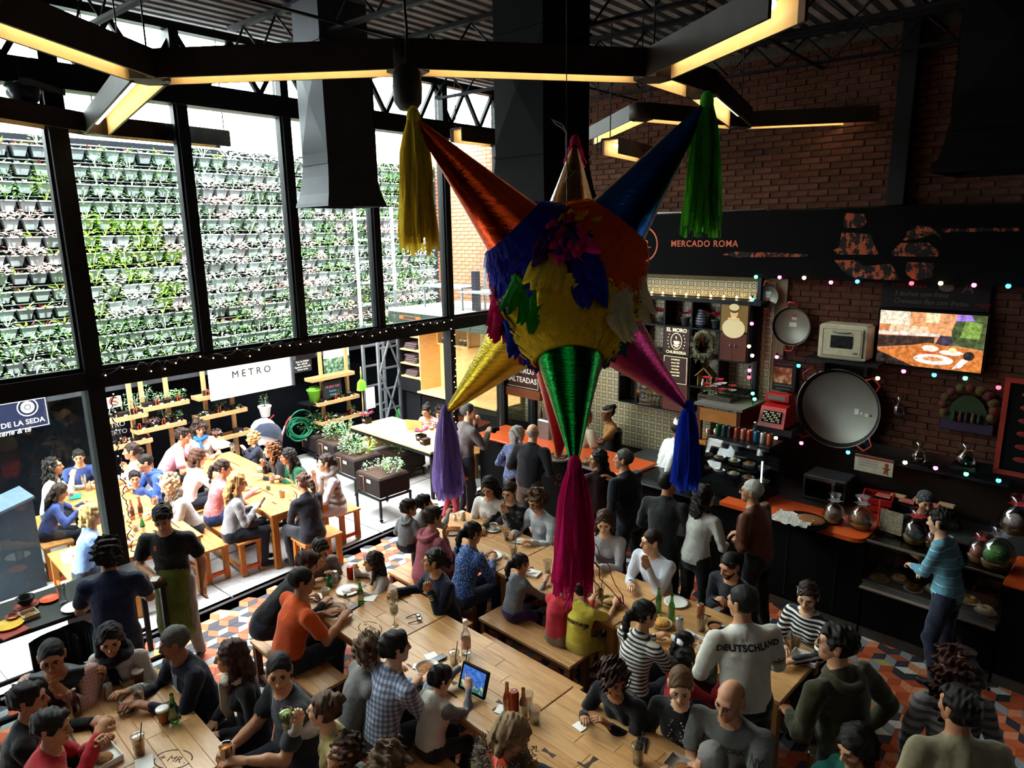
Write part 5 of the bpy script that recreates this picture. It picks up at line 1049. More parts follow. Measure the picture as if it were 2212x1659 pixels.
chair(180,1360,190,'black shell chair between the man in the vest and the woman in the scarf'); chair(128,1378,170,'black shell chair behind the man in the dark vest')
# ================================================================== star pinata
def foil(n_,c,rough=.24):
    s = NT(n_); v = s.coord('Object'); v2 = s.coord('Object',(3,3,20)); a = s.noise(v2,3.0,5,.65); b = s.noise(v,46,4,.6); s.bump(s.math('ADD',a,s.math('MULTIPLY',b,.35)),.3,.012); k = srgb(c)
    MATS[n_] = s.set(s.ramp(a,[(.3,tuple(x * .8 for x in k)),(.7,tuple(min(1,x * 1.15) for x in k))]),rough,1.0); return s.m
def crepe(n_,c):
    s = NT(n_); v = s.coord('Object',(1,1,1)); a = s.noise(v,60,3); s.bump(a,.5,.01); k = srgb(c); m = s.set(s.ramp(a,[(.3,tuple(x * .75 for x in k)),(.7,tuple(min(1,x * 1.15) for x in k))]),.85,spec=.15)
    tr = s.n('BsdfTranslucent'); s.l(s.ramp(a,[(.3,k),(.7,k)]),tr.inputs[0]); mx = s.n('MixShader'); mx.inputs[0].default_value = .5; s.l(s.b.outputs[0],mx.inputs[1]); s.l(tr.outputs[0],mx.inputs[2]); s.l(mx.outputs[0],s.o.inputs[0])
    MATS[n_] = m; return m
CR = {k: crepe('crepe ' + k,c) for k,c in dict(blue='#3838b0',orange='#f26a22',yellow='#fbd933',dgreen='#12431f',teal='#0d5a5c',purple='#5d2c78',lav='#a583d8',pink='#f03c88',magenta='#cf1f68',green='#38a030',navy='#3434a0',cream='#ece3b0',red='#c7252b',royal='#2340c0',lime='#62d23a',yel2='#ffe04a',lilac='#c0a3e6').items()}
PC = PD(1225,622,3.1); PR = .315
pin = empty('star_pinata',Matrix.Translation(PC),'large seven pointed star pinata of foil cones and crepe paper hanging in mid air','pinata')
build('body',MB().ball((0,0,0),PR,32,20),CR['navy'],pin)
def pinpt(x,y,dy):
    d = ray(x,y); t = (PC.y + dy) / d[1]; return Vector((d[0] * t,d[1] * t,CAM_H + d[2] * t)) - PC
def fringe(m,ax,d0,r0,d1,r1,rows,n,rnd):
    for j in range(rows):
        f = j / (rows - 1); dd = d0 + (d1 - d0) * f; r = r0 + (r1 - r0) * f + .012
        L = abs(d1 - d0) / rows * 2.6
        for i in range(n):
            a = 2 * math.pi * (i + .5 * (j % 2)) / n; w = math.pi * r / n * .95; c,s_ = math.cos(a),math.sin(a); t = Vector((-s_,c,0)); o = Vector((c,s_,0)); sl = (r1 - r0) / (d1 - d0 + 1e-9)
            p = o * r + Vector((0,0,dd)); q = o * (r - sl * L + rnd.uniform(.008,.032)) + Vector((0,0,dd - L)); k = t * rnd.uniform(-.004,.004)
            m.add([p - t * w,p + t * w,q + t * w + k,q - t * w + k],[(0,1,2,3)],ax)
def tassel(parent,tip,L,Wd,m,n,rnd,name='tassel',m2=None,knot=.05,curl=0.0):
    mb = MB()
    for i in range(n):
        a = rnd.uniform(0,6.28); r = Wd * math.sqrt(rnd.uniform(.15,1)); l = L * rnd.uniform(.84,1.05); w = rnd.uniform(.005,.011); pts = []; ph = rnd.uniform(0,6.28); mb.cur = 1 if (m2 and rnd.random() < .3) else 0
        K = 7
        for k in range(K + 1):
            f = k / K; rr_ = r * (1 - math.exp(-f * 7)) * (.85 + .3 * f) + .008; wob = .010 * f * math.sin(f * 7 + ph)
            pts.append(tip + Vector((rr_ * math.cos(a) + wob,rr_ * math.sin(a) + wob * .6,.03 * (f < .05) - l * f + .004)))
        t = Vector((-math.sin(a + ph * .2),math.cos(a + ph * .2),0)) * w; vs_ = []
        for p in pts: vs_ += [p - t,p + t]
        mb.add(vs_,[(2 * k,2 * k + 1,2 * k + 3,2 * k + 2) for k in range(K)])
    o = build(name,mb,[m,m2 or m],parent,kind='stuff'); build('knot',MB().ball(tip + Vector((0,0,.0)),(.03,.03,knot),10,7),m,parent); return o
rnd = random.Random(9)
CONES = [((893,255),-.05,'orange foil','#d2491a','blue','yel2',.545,.062,None,.30,.36),((1527,222),.0,'blue foil','#0d4f8e','orange','lime',.54,.062,'green',.33,.36),((1242,312),.72,'bronze foil','#6a4c14','lav','magenta',.12,.04,None,.26,.30),((963,893),.42,'gold foil','#c9a92b','dgreen','lilac',.46,.06,'lav',.24,.27),
         ((1241,1008),-.48,'green foil','#0c7a2e','yellow','magenta',.545,.066,'magenta',.25,.36),((1487,882),.42,'magenta foil','#a01d5e','teal','royal',.45,.058,None,.24,.27),((1207,985),.2,'red foil','#a01d22','red','red',.02,.02,None,.26,.30)]
DIRS = []
for (tx,ty),dy,fn,fc,band,tcol,tl,tw_,t2,bd0,bd1 in CONES:
    tip = pinpt(tx,ty,dy); d = tip.normalized(); DIRS.append(d); L = tip.length; ax = Matrix.Translation((0,0,0)) @ d.to_track_quat('Z','Y').to_matrix().to_4x4(); rb = .178
    prof = [(rb * 1.02,.22)] + [(rb + (.012 - rb) * f ** .92,.24 + (L - .24) * f) for f in [k / 12 for k in range(13)]]
    rt_ = rb + (.012 - rb) * ((bd1 - .24) / (L - .24)) ** .92 + .006
    build('foil_cone',MB().lathe(prof,28,tf=ax),foil(fn,fc),pin)
    m = MB(); fringe(m,ax,.17,.262,bd1,rt_,11,66,rnd); o = build('fringe_band',m,CR[band],pin,kind='stuff'); build('band_core',MB().lathe([(.262,.16),(.255,.19),(rt_,bd1)],28,tf=ax,cap=False),CR[band],pin)
    if tl > .1 or tcol == 'magenta': tassel(pin,tip,tl,tw_,CR[tcol],110 if tl > .3 else 30,rnd,m2=CR[t2] if t2 else None)
    if (tx,ty) == (1241,1008):
        for k in range(7):
            pts = [tip + Vector((.05,0,-.3))]; q = pts[0].copy()
            for j in range(7): q = q + Vector((rnd.uniform(-.005,.045) * (1 if k % 2 else -.6),rnd.uniform(-.02,.02),-.045)); pts.append(q.copy())
            build('loose_ribbon',MB().tube(pts,.007,4,flat=.25),CR['magenta'],pin)
# crepe petals, each laid on the body like a leaf
pm_ = MB(); nu,nv = 6,5; vs_ = []
for i in range(nu + 1):
    f = i / nu; w = .03 * math.sin(math.pi * (.1 + .9 * f)) ** .8 + .001
    for j in range(nv): g_ = j / (nv - 1) * 2 - 1; vs_.append((g_ * w,-.13 * f,.012 + .045 * f * f - .02 * g_ * g_ + .004 * math.sin(j * 2.2 + i)))
pm_.add(vs_,[(i * nv + j,i * nv + j + 1,(i + 1) * nv + j + 1,(i + 1) * nv + j) for i in range(nu) for j in range(nv - 1)],smooth=True); PET = pm_.mesh('petal'); PET.materials.append(CR['pink'])
def petals(x,y,dy,col,n,spread=.10,sc=1.0,aim=(0,0,-1)):
    n = int(n * 1.35)
    c = pinpt(x,y,dy).normalized()
    for k in range(n):
        d = (c + Vector((rnd.uniform(-1,1) * spread / PR,rnd.uniform(-.5,.5) * spread / PR,rnd.uniform(-1,1) * spread / PR))).normalized(); dn = Vector(aim); dn = (dn - d * dn.dot(d));
        dn = dn.normalized() if dn.length > 1e-3 else Vector((1,0,0)); dn = (dn + d.cross(dn) * rnd.uniform(-.35,.35)).normalized(); xx = (-dn).cross(d); m = Matrix((xx,-dn,d)).transposed().to_4x4(); m.translation = d * (PR + .012 + .012 * k / n) - dn * .05
        o = bpy.data.objects.new('petal',PET); COL.objects.link(o); o.parent = pin; s_ = sc * rnd.uniform(.85,1.15); o.matrix_basis = m @ Matrix.Scale(s_,4); o.material_slots[0].link = 'OBJECT'; o.material_slots[0].material = CR[col]
for (x,y,dy,col,n,sp,sc) in [(1195,500,-.26,'purple',10,.06,1.1),(1235,500,-.28,'pink',9,.05,1.15),(1215,455,-.15,'pink',4,.05,1.0),(1245,462,-.15,'yellow',5,.05,1.0),(1180,590,-.3,'yel2',9,.05,1.15),(1135,650,-.26,'green',10,.06,1.1),(1265,590,-.3,'navy',12,.06,1.15),(1330,660,-.22,'cream',9,.05,1.25),(1370,640,-.1,'cream',6,.04,1.1),(1080,660,-.1,'magenta',9,.05,1.15),(1075,690,-.08,'pink',6,.05,1.05),(1110,740,-.14,'royal',9,.06,1.1),(1130,775,-.12,'red',8,.06,1.05),(1345,730,-.18,'teal',8,.06,1.05),(1330,775,-.1,'purple',7,.05,1.0),(1160,790,-.16,'red',6,.05,1.0)]:
    petals(x,y,dy,col,n,sp,sc)
STRG = mat('white string','#b9b2a4',.8)
build('string',MB().tube([(0,0,PR),(0,0,.42),(-.004,0,.66)],.004,5),STRG,pin); build('string_loop',MB().tube([(-.004,0,.66),(-.02,.0,.69),(-.05,.0,.705),(-.066,0,.712),(-.05,.01,.695),(-.02,0,.675),(-.004,0,.655)],.0032,5),STRG,pin); build('string_knot',MB().tube([(-.02,0,.45),(0,0,.47),(.022,0,.485),(.03,0,.50)],.0035,5).ball((0,0,.468),.011,6,5),STRG,pin)
build("hanging_wire",MB().cyl((-.004,0,.65),(-.004,0,ZC - PC.z),.0022,n=4),BLACK,pin)
# ================================================================== food stalls along the brick wall
CF = 7.22                                    # counter front
def A_(b,x,y): return ONB(b,x,y)[0]
def Z_(b,x,y): return ONB(b,x,y)[1]
STEEL = mat('brushed steel','#8f8f8c',.35,.85,.1,6,stretch=(1,1,12)); DSTEEL = mat('dull steel','#5c5d5e',.4,.7); OTOP = mat('orange counter top','#c4501f',.4,0,.08,5); CBLK = mat('black counter front','#0b0b0c',.7,spec=.1)
REDW = mat('reddish brown wood','#5a2a1e',.5,0,.15,8,stretch=(1,1,6)); WOODC = mat('honey wood','#a5682e',.45,0,.15,8); OCHRE = mat('salmon sign paint','#c5644b',.8,var=.1)
CLEAR = glass('clear display glass',(.92,.95,.95),.10); CELLO = glass('cellophane',(.93,.93,.93),.22,.12)
# --- sign band over the stalls
e = empty('sign_band',MT @ Matrix.Translation((0,WB - .1,0)),'long black sign band with salmon lettering over the stalls','sign'); BZ_0,BZ_1 = 3.57,4.40
build('board',MB().box((-2.85,0,(BZ_0 + BZ_1) / 2),(9.5,.16,BZ_1 - BZ_0)),mat('black sign board','#0c0d0d',.9,spec=.05),e)
b_ = WB - .185; a0,zt = A_(b_,1450,527),Z_(b_,1520,527); a1 = A_(b_,1593,527)
o = lettering('MERCADO ROMA',.118,OCHRE,e,((a0 + a1) / 2,-.083,zt),bold=.002,space=1.12); o.scale.x *= .98
ca,cz_ = A_(b_,1388,528),Z_(b_,1388,528); build('emblem_ring',MB(Matrix.Translation((ca,-.084,cz_)) @ Matrix.Rotation(math.pi / 2,4,'X')).lathe([(.235,0),(.255,0)],40,cap=False),OCHRE,e); lettering('M.R.',.16,OCHRE,e,(ca,-.083,cz_))
s = NT('worn mural paint'); v = s.coord('Object'); nz = s.noise(v,9,6,.7); n2 = s.noise(s.coord('Object',(1,1,.25)),26,3); MURAL = s.set(s.mix(s.ramp(s.math('ADD',nz,s.math('MULTIPLY',n2,.35)),[(.62,(0,0,0)),(.68,(1,1,1))]),'#9c4a2e','#141414'),.85)
for k,poly in enumerate([[(1826,460),(1866,462),(1872,480),(1862,492),(1824,492),(1822,478)],[(1818,503),(1845,503),(1862,505),(1880,505),(1893,540),(1900,550),(1808,550),(1800,540),(1812,535)],[(1985,486),(2008,490),(2030,505),(2036,520),(2020,506),(1985,515),(1950,520),(1960,500)],[(1945,525),(2005,524),(2030,545),(2025,555),(1930,553),(1925,545)],[(1802,562),(1850,562),(1865,575),(1925,570),(1945,605),(1850,602),(1820,585)],[(1960,566),(2018,568),(2012,600),(1975,606),(1955,590)],[(2030,494),(2205,492),(2205,499),(2040,502)],[(1560,550),(1585,544),(1680,546),(1748,550),(1740,555),(1590,556)]]):
    q = [(A_(b_,x,y),Z_(b_,x,y)) for x,y in poly]; m = MB().add([(x,-.083,z) for x,z in q],[list(range(len(q)))]); build('mural_patch',m,MURAL,e)
# --- patterned tiles of the churro stall
s = NT('patterned wall tile'); v = s.coord('Object'); sep = s.n('SeparateXYZ'); s.l(v,sep.inputs[0]); TS = .115
def cell(ax): return s.math('SUBTRACT',s.math('MODULO',s.math('ADD',ax,TS * 200.5),TS),TS / 2)
x_,z_ = cell(sep.outputs[0]),cell(sep.outputs[2]); ax_,az_ = s.math('ABSOLUTE',x_),s.math('ABSOLUTE',z_); r2 = s.math('SQRT',s.math('ADD',s.math('MULTIPLY',x_,x_),s.math('MULTIPLY',z_,z_))); cc = s.math('SQRT',s.math('ADD',s.math('POWER',s.math('SUBTRACT',TS / 2,ax_),2),s.math('POWER',s.math('SUBTRACT',TS / 2,az_),2)))
f1 = s.math('LESS_THAN',s.math('ABSOLUTE',s.math('SUBTRACT',r2,.035)),.007); f2 = s.math('LESS_THAN',r2,.011); f3 = s.math('LESS_THAN',s.math('ABSOLUTE',s.math('SUBTRACT',cc,.028)),.006); f4 = s.math('LESS_THAN',s.math('ABSOLUTE',s.math('SUBTRACT',ax_,az_)),.003)
c = s.mix(s.math('MULTIPLY',f4,.7),'#c9b98e','#4c4a3a'); c = s.mix(f1,c,'#2f3a4a'); c = s.mix(f3,c,'#6d6a45'); c = s.mix(f2,c,'#2f3a4a'); TILE = s.set(c,.35,spec=.5)
tw = empty('wall_churro_tiles',MT @ Matrix.Translation((0,WB - .04,0)),'patterned tiled wall of the churro stall',kind='structure'); tme = MB().box((0,0,0),(TS - .003,.012,TS - .003),bev=.002).mesh('tile'); tme.materials.append(TILE); rest = MB(); cells = []
for i in range(-72,-33):
    for j in range(8,31):
        a = i * TS; z = j * TS; p = visible_px(T(a,WB - .05,z)); cells.append((a,z,p))
def tvis(p): return p and ((1380 < p[0] < 1640 and 590 < p[1] < 650) or (1290 < p[0] < 1420 and 780 < p[1] < 930) or (1030 < p[0] < 1110 and 840 < p[1] < 950) or (1110 < p[0] < 1190 and 860 < p[1] < 900) or (1480 < p[0] < 1640 and 690 < p[1] < 830) or (1370 < p[0] < 1480 and 900 < p[1] < 1000))
cells.sort(key=lambda q: 0 if tvis(q[2]) else 1)
for k,(a,z,p) in enumerate(cells):
    if k < 300: o = bpy.data.objects.new('tile',tme); COL.objects.link(o); o.parent = tw; o.location = (a,0,z)
    else: rest.box((a,0,z),(TS - .003,.012,TS - .003))
build('tile_field',rest,TILE,tw,kind='stuff'); build('tile_backing',MB().box((-6.0,.012,2.25),(4.6,.012,2.75)),mat('tile grout','#8b8267',.9),tw)
NB = mat('navy tile trim','#10142b',.35)
for x in (1101,1035): a = A_(WB - .1,x,880); build('column',MB().box((a,-.06,1.75),(.13,.1,3.5)),NB,tw)
build('column',MB().box((A_(WB - .1,1634,780),-.06,1.8),(.05,.1,3.55)),NB,tw)
# tile front of the sink run inside the stall
# --- black shelf unit with cubby holes
SB = WB - .34                                 # front plane of the unit
def sa(x,y=760): return A_(SB,x,y)
def sz(y,x=1480): return Z_(SB,x,y)
un = empty('shelf_unit',MT @ Matrix.Translation((0,SB,0)),'black framed cubby shelf unit on the tiled wall','shelf')
cols = [1338,1376,1433,1491,1553,1614]; rowsY = [650,708,768,832,893]
zr = [sz(y) for y in rowsY]; ac = [sa(x) for x in cols]
build('top_ledge',MB().box(((ac[1] + ac[5]) / 2,.15,zr[0] + .02),(ac[5] - ac[1] + .3,.32,.05)),BLACK,un)
for i,z in enumerate(zr[1:4]): build('shelf',MB().box(((ac[0] + ac[5]) / 2,.15,z),(ac[5] - ac[0],.3,.022)),BLACK,un)
build('shelf',MB().box(((ac[0] + ac[3]) / 2,.15,zr[4]),(ac[3] - ac[0],.3,.022)),BLACK,un)
for i,a in enumerate(ac):
    zb = zr[4] if i <= 3 else zr[2] if i == 5 else zr[3]; build('upright',MB().box((a,.15,(zr[0] + zb) / 2),(.022,.3,zr[0] - zb)),BLACK,un)
def cub(i,j,inset=.012): return ac[i] + inset,ac[i + 1] - inset,zr[j + 1] + inset,zr[j] - inset
def doors(i,j):
    x0,x1,z0_,z1_ = cub(i,j); xm = (x0 + x1) / 2
    for q in (0,1): d = build('door',MB().box((x0 + (x1 - x0) * (.25 + .5 * q),.0,(z0_ + z1_) / 2),((x1 - x0) / 2 - .004,.02,z1_ - z0_)),REDW,un); build('knob',MB().ball((xm + (q - .5) * .07,-.02,(z0_ + z1_) / 2 + .02 * (j < 2)),.015,8,6),STEEL,d)
doors(4,1); doors(2,3)
# lit signs and pictures in the cubbies
BRN = mat('dark brown enamel','#33170f',.4); CRM = emit('lit cream lettering','#f0dcae',.9)
x0,x1,z0_,z1_ = cub(2,1); e = empty('brand_sign',MT @ Matrix.Translation(((x0 + x1) / 2,SB,(z0_ + z1_) / 2)),'lit brown square sign with a steaming coffee cup','sign'); w_ = x1 - x0; build('panel',MB().box((0,0,0),(w_,.03,z1_ - z0_)),BRN,e)
lettering('EL MORO',.075,CRM,e,(0,-.018,.15),bold=.001); lettering('CHURRERIA',.06,CRM,e,(0,-.018,-.165)); rg = Matrix.Translation((0,-.018,-.005)) @ Matrix.Rotation(math.pi / 2,4,'X') @ Matrix.Diagonal((.85,1.12,1,1)); build('ring',MB(rg).lathe([(.098,0),(.106,0)],28,cap=False),CRM,e)
for k in range(22):
    a = k * 2 * math.pi / 22; build('dot',MB().ball((.16 * .85 * math.cos(a) * 1.0,-.018,-.005 + .16 * 1.05 * math.sin(a)),(.008,.003,.008),6,4),CRM,e) if abs(math.sin(a)) < .75 else None
cp = MB(Matrix.Translation((0,-.019,-.03))); cp.add([(-.045,0,.03),(.045,0,.03),(.032,0,-.02),(-.032,0,-.02)],[(0,1,2,3)]).add([(-.055,0,-.028),(.055,0,-.028),(.045,0,-.04),(-.045,0,-.04)],[(0,1,2,3)]).tube([(.045,0,.025),(.062,0,.015),(.058,0,-.002),(.04,0,-.005)],.004,4).add([(-.005,0,.05),(.012,0,.065),(-.002,0,.085),(.006,0,.105),(-.018,0,.08),(.0,0,.065)],[(0,1,2,3,4,5)]); build('cup_mark',cp,CRM,e); lettering('1935',.03,CRM,e,(0,-.018,-.085))
def plaque(x0,x1,z0_,z1_,label,lines):
    e = empty('menu_plaque',MT @ Matrix.Translation(((x0 + x1) / 2,SB - .01,(z0_ + z1_) / 2)),label,'sign'); w_,h_ = x1 - x0,z1_ - z0_; build('panel',MB().box((0,0,0),(w_,.025,h_)),BRN,e); bb = MB()
    for (cx,cz,dx_,dz_) in ((0,h_ / 2 - .02,w_ - .04,.004),(0,-h_ / 2 + .02,w_ - .04,.004),(-w_ / 2 + .02,0,.004,h_ - .04),(w_ / 2 - .02,0,.004,h_ - .04)): bb.box((cx,-.014,cz),(dx_,.003,dz_))
    build('border',bb,CRM,e)
    for k,t in enumerate(lines): lettering(t,.03,CRM,e,(.0,-.015,h_ / 2 - .06 - k * .045),name='menu_line')
x0,x1,z0_,z1_ = cub(2,2); plaque(x0,x1,z0_ - .02,z1_,'brown menu plaque with fine cream lines below the coffee sign',('CHURROS','azucar $20','canela $20','chocolate','especial $45','frances $45')); x0,x1,z0_,z1_ = cub(1,2); plaque(x0 + .05,x1,z0_,z1_ - .05,'brown menu plaque half hidden by the magenta cone',('MALTEADAS','vainilla','fresa','cajeta'))
# lit portrait of a person drinking
x0,x1,z0_,z1_ = cub(4,0); e = empty('framed_picture',MT @ Matrix.Translation(((x0 + x1) / 2,SB,(z0_ + z1_) / 2)),'lit sepia picture of a person in white drinking from a cup','picture'); w_,h_ = x1 - x0,z1_ - z0_
def fl_(n_,c,es=.25): return emit(n_,c,es)
build('panel',MB().box((0,0,0),(w_,.03,h_)),fl_('sepia backdrop','#6e5526'),e); el = lambda cx,cz,rx,rz: MB().add([(cx + rx * math.cos(k * math.pi / 10),-.018,cz + rz * math.sin(k * math.pi / 10)) for k in range(20)],[list(range(20))])
build('figure_clothes',el(0,-.13,.16,.13),fl_('sepia white','#cdbd90'),e); build('figure_face',MB().add([(v[0],v[1] - .002,v[2]) for v in el(0,.07,.055,.065).v],[list(range(20))]),fl_('sepia skin','#c89e6e',.4),e); build('figure_hair',MB().add([(v[0],v[1] - .004,v[2]) for v in el(0,.105,.058,.035).v],[list(range(20))]),fl_('sepia dark','#4a3820',.1),e); build('figure_hat',MB().add([(v[0],v[1] - .006,v[2]) for v in el(0,.145,.07,.045).v],[list(range(20))]),MATS['sepia white'],e); build('figure_hands',MB().add([(v[0],v[1] - .005,v[2]) for v in el(0,-.005,.085,.022).v],[list(range(20))]),MATS['sepia skin'],e); build('figure_cup',MB().add([(v[0],v[1] - .006,v[2]) for v in el(0,.01,.035,.02).v],[list(range(20))]),MATS['sepia white'],e)
# plants, jug and wreath on the shelves
def tpl(x,y,b,label,kind='poin',sc=.9):
    p = T(A_(b,x,y),b,Z_(b,x,y)); e = empty('potted_plant',at(p,44.5),label,'plant'); build('pot',MB().lathe([(.05,0),(.07,.1),(.075,.1),(.075,.115),(.06,.115)],14),POTM,e); q = bpy.data.objects.new('plant',PL[kind][0]); COL.objects.link(q); q.parent = e; q.location = (0,0,.15); q.scale = (sc,sc,sc); build('stem',MB().cyl((0,0,.09),(0,0,.16),.006,n=5),LG['dark'],e)
zs = zr[1] + .011
for i,(x,lb) in enumerate(((1421,'red poinsettia at the left of the cubby shelf'),(1469,'small red poinsettia next to the blue jug'),(1536,'tall red poinsettia right of the blue jug'))):
    p = T(sa(x,700),SB + .14,zs); e = empty('potted_plant',at(p,44.5),lb,'plant'); build('pot',MB().lathe([(.045,0),(.065,.1),(.07,.1),(.07,.115),(.055,.115)],14),POTM,e); build('stem',MB().cyl((0,0,.09),(0,0,.16),.006,n=5),LG['dark'],e)
    q = bpy.data.objects.new('plant',PL['poin'][0]); COL.objects.link(q); q.parent = e; q.location = (0,0,.15); k_ = (1.5,1.0,1.7)[i]; q.scale = (k_,k_,k_)
p = T(sa(1503,700),SB + .14,zs); e = empty('jug',at(p,44.5),'blue and white glazed jug between the poinsettias','jug'); s = NT('blue glaze'); w = s.n('TexWave'); w.bands_direction = 'Z'; w.inputs['Scale'].default_value = 9; w.inputs['Distortion'].default_value = 3; s.l(s.coord('Object'),w.inputs[0]); BG = s.set(s.ramp(w.outputs['Fac'],[(.4,'#39415e'),(.6,'#a9adb8')]),.25); build('body',MB().lathe([(.06,0),(.09,.05),(.092,.1),(.06,.19),(.05,.22),(.06,.25),(.05,.25)],18),BG,e); build('handle',MB().tube([(.055,0,.22),(.11,0,.21),(.11,0,.13),(.088,0,.1)],.01,6),BG,e)
x0,x1,z0_,z1_ = cub(3,1); e = empty('wreath',MT @ Matrix.Translation(((x0 + x1) / 2,SB - .03,(z0_ + z1_) / 2)),'dried grey green christmas wreath on the shelf unit','wreath'); r = random.Random(5); m = MB()
for k in range(420): a = r.uniform(0,6.28); q = .14 + r.uniform(-.05,.05); leaf(m,(q * math.cos(a),r.uniform(-.05,.03),q * 1.15 * math.sin(a) - .02),(r.uniform(-1,1),r.uniform(-1,.2),r.uniform(-1,1)),.06,.008)
build('twigs',m,leafmat('leaf dried','#77755a'),e); build('ring',MB(Matrix.Rotation(math.pi / 2,4,'X') @ Matrix.Diagonal((1,1.15,1,1))).tube([(.14 * math.cos(k * .3142),.14 * math.sin(k * .3142),0) for k in range(20)],.03,6,closed=True),MATS['leaf dried'],e); bw = MB();
for sx in (-1,1): leaf(bw,(0,-.07,.12),(sx,-.2,.3),.1,.03); leaf(bw,(0,-.07,.12),(sx * .5,-.2,-1),.14,.02)
build('bow',bw,MATS['sign red'],e)
# glasses cabinet, lit from within
x0,x1,z0_,z1_ = cub(1,3); e = empty('glass_cabinet',MT @ Matrix.Translation(((x0 + x1) / 2,SB,(z0_ + z1_) / 2)),'lit cabinet of upturned glasses on the tiled wall','cabinet'); w_,h_ = x1 - x0,z1_ - z0_; build('back',MB().box((0,.25,0),(w_,.02,h_)),emit('cabinet glow','#8a7a3c',.35),e); build('door',MB().box((0,0,0),(w_,.006,h_)),CLEAR,e)
GLS = glass('drinking glass',(.9,.92,.86),.3,.06)
for j in range(2):
    build('shelf',MB().box((0,.13,-h_ / 2 + .01 + j * h_ * .48),(w_,.22,.008)),CLEAR,e)
    for i in range(6): build('glass',MB().lathe([(.025,0),(.032,.13),(.030,.13),(.022,.01)],8,c=(-w_ / 2 + .04 + i * (w_ - .08) / 5,.12,-h_ / 2 + .018 + j * h_ * .48)),GLS,e)
# nativity hut and flower crate
zc_ = Z_(SB - .05,1540,843)
e = empty('flower_crate',MT @ Matrix.Translation((A_(SB - .1,1553,860),SB - .12,Z_(SB - .1,1553,880))),'dark wooden crate with red and white flowers','crate')
for k in range(4): build('slat',MB().box((0,-.12,.03 + k * .045),(.46,.012,.034)),mat('weathered crate wood','#4a3c31',.8),e)
for sx in (-1,1): build('end',MB().box((sx * .23,0,.09),(.014,.24,.18)),MATS['weathered crate wood'],e)
r = random.Random(8)
for k in range(13):
    c = Vector((r.uniform(-.22,.22),r.uniform(-.1,.08),.22 + r.uniform(0,.16))); f = MB()
    for q in range(9): a = q * .7; leaf(f,c,(math.cos(a),math.sin(a),.6),.075,.03,.2)
    build('flower',f,WHITE if k % 3 == 0 else LG['poin'] if k % 3 == 1 else MATS['sign red'],e)
f = MB()
for k in range(90): a = r.uniform(0,6.28); leaf(f,(r.uniform(-.2,.2),r.uniform(-.1,.1),.15 + r.random() * .15),(math.cos(a),math.sin(a),.4),.06,.016)
build('foliage',f,LG['dark'],e)
e = empty('nativity_hut',MT @ Matrix.Translation((A_(SB,1517,830),SB + .1,zr[3] + .012)),'little straw nativity hut beside the flower crate','ornament'); HUT = mat('straw hut','#a07c46',.8)
for sx in (-1,1): build('post',MB().box((sx * .1,0,.08),(.015,.1,.16)),HUT,e); build('roof',MB(Matrix.Translation((sx * .065,0,.2)) @ Matrix.Rotation(sx * .75,4,'Y')).box((0,0,0),(.19,.16,.012)),HUT,e)
build('figure',MB().lathe([(.02,0),(.025,.04),(.012,.07),(.014,.09),(.001,.1)],8,c=(-.03,-.03,0)),WHITE,e); build('figure',MB().lathe([(.02,0),(.025,.04),(.012,.07),(.014,.09),(.001,.1)],8,c=(.03,-.02,0)),HUT,e)
# --- wood cabinet with drawer and milkshake niche
cb = 8.05; a0,a1 = A_(cb,1505,900),A_(cb,1600,900); zt = Z_(cb,1560,880); e = empty('wood_cabinet',MT @ Matrix.Translation((a0,cb,0)),'honey wood cabinet with a drawer and milkshake niche','cabinet'); w_ = a1 - a0
build('top',MB().box((w_ / 2,.3,zt),(w_ + .06,.66,.035)),mat('grey stone top','#6d6a64',.5),e); build('drawer',MB().box((w_ / 2,0,zt - .13),(w_ - .1,.025,.17)),WOODC,e); build('niche_back',MB().box((w_ / 2,.3,zt - .4),(w_ - .1,.02,.34)),CBLK,e); build('niche_shelf',MB().box((w_ / 2,.12,zt - .5),(w_ - .06,.5,.02)),WOODC,e)
for x_ in (.03,w_ - .03): build('post',MB().box((x_,.03,zt / 2),(.06,.06,zt)),REDW,e)
build('side_panel',MB().box((w_ - .01,.3,zt / 2),(.02,.6,zt)),REDW,e); build('lower_panel',MB().box((w_ / 2,.05,(zt - .52) / 2),(w_ - .1,.02,zt - .52)),CBLK,e)
for k in range(3):
    o = empty('milkshake',MT @ Matrix.Translation((a0 + w_ * (.3 + .14 * k),cb - .02 + .05 * (k % 2),zt - .49)),f'{["pink", "cream", "white"][k]} milkshake in a tall footed glass','drink','milkshakes in the niche'); build('glass',MB().lathe([(.03,0),(.008,.012),(.012,.04),(.036,.17),(.034,.17)],12),GLS,o); build('shake',MB().lathe([(.008,.045),(.032,.165),(.025,.18),(.001,.185)],12),mat(['pink shake','cream shake','white shake'][k],['#d99a86','#e3c9a6','#ece4d8'][k],.5),o)
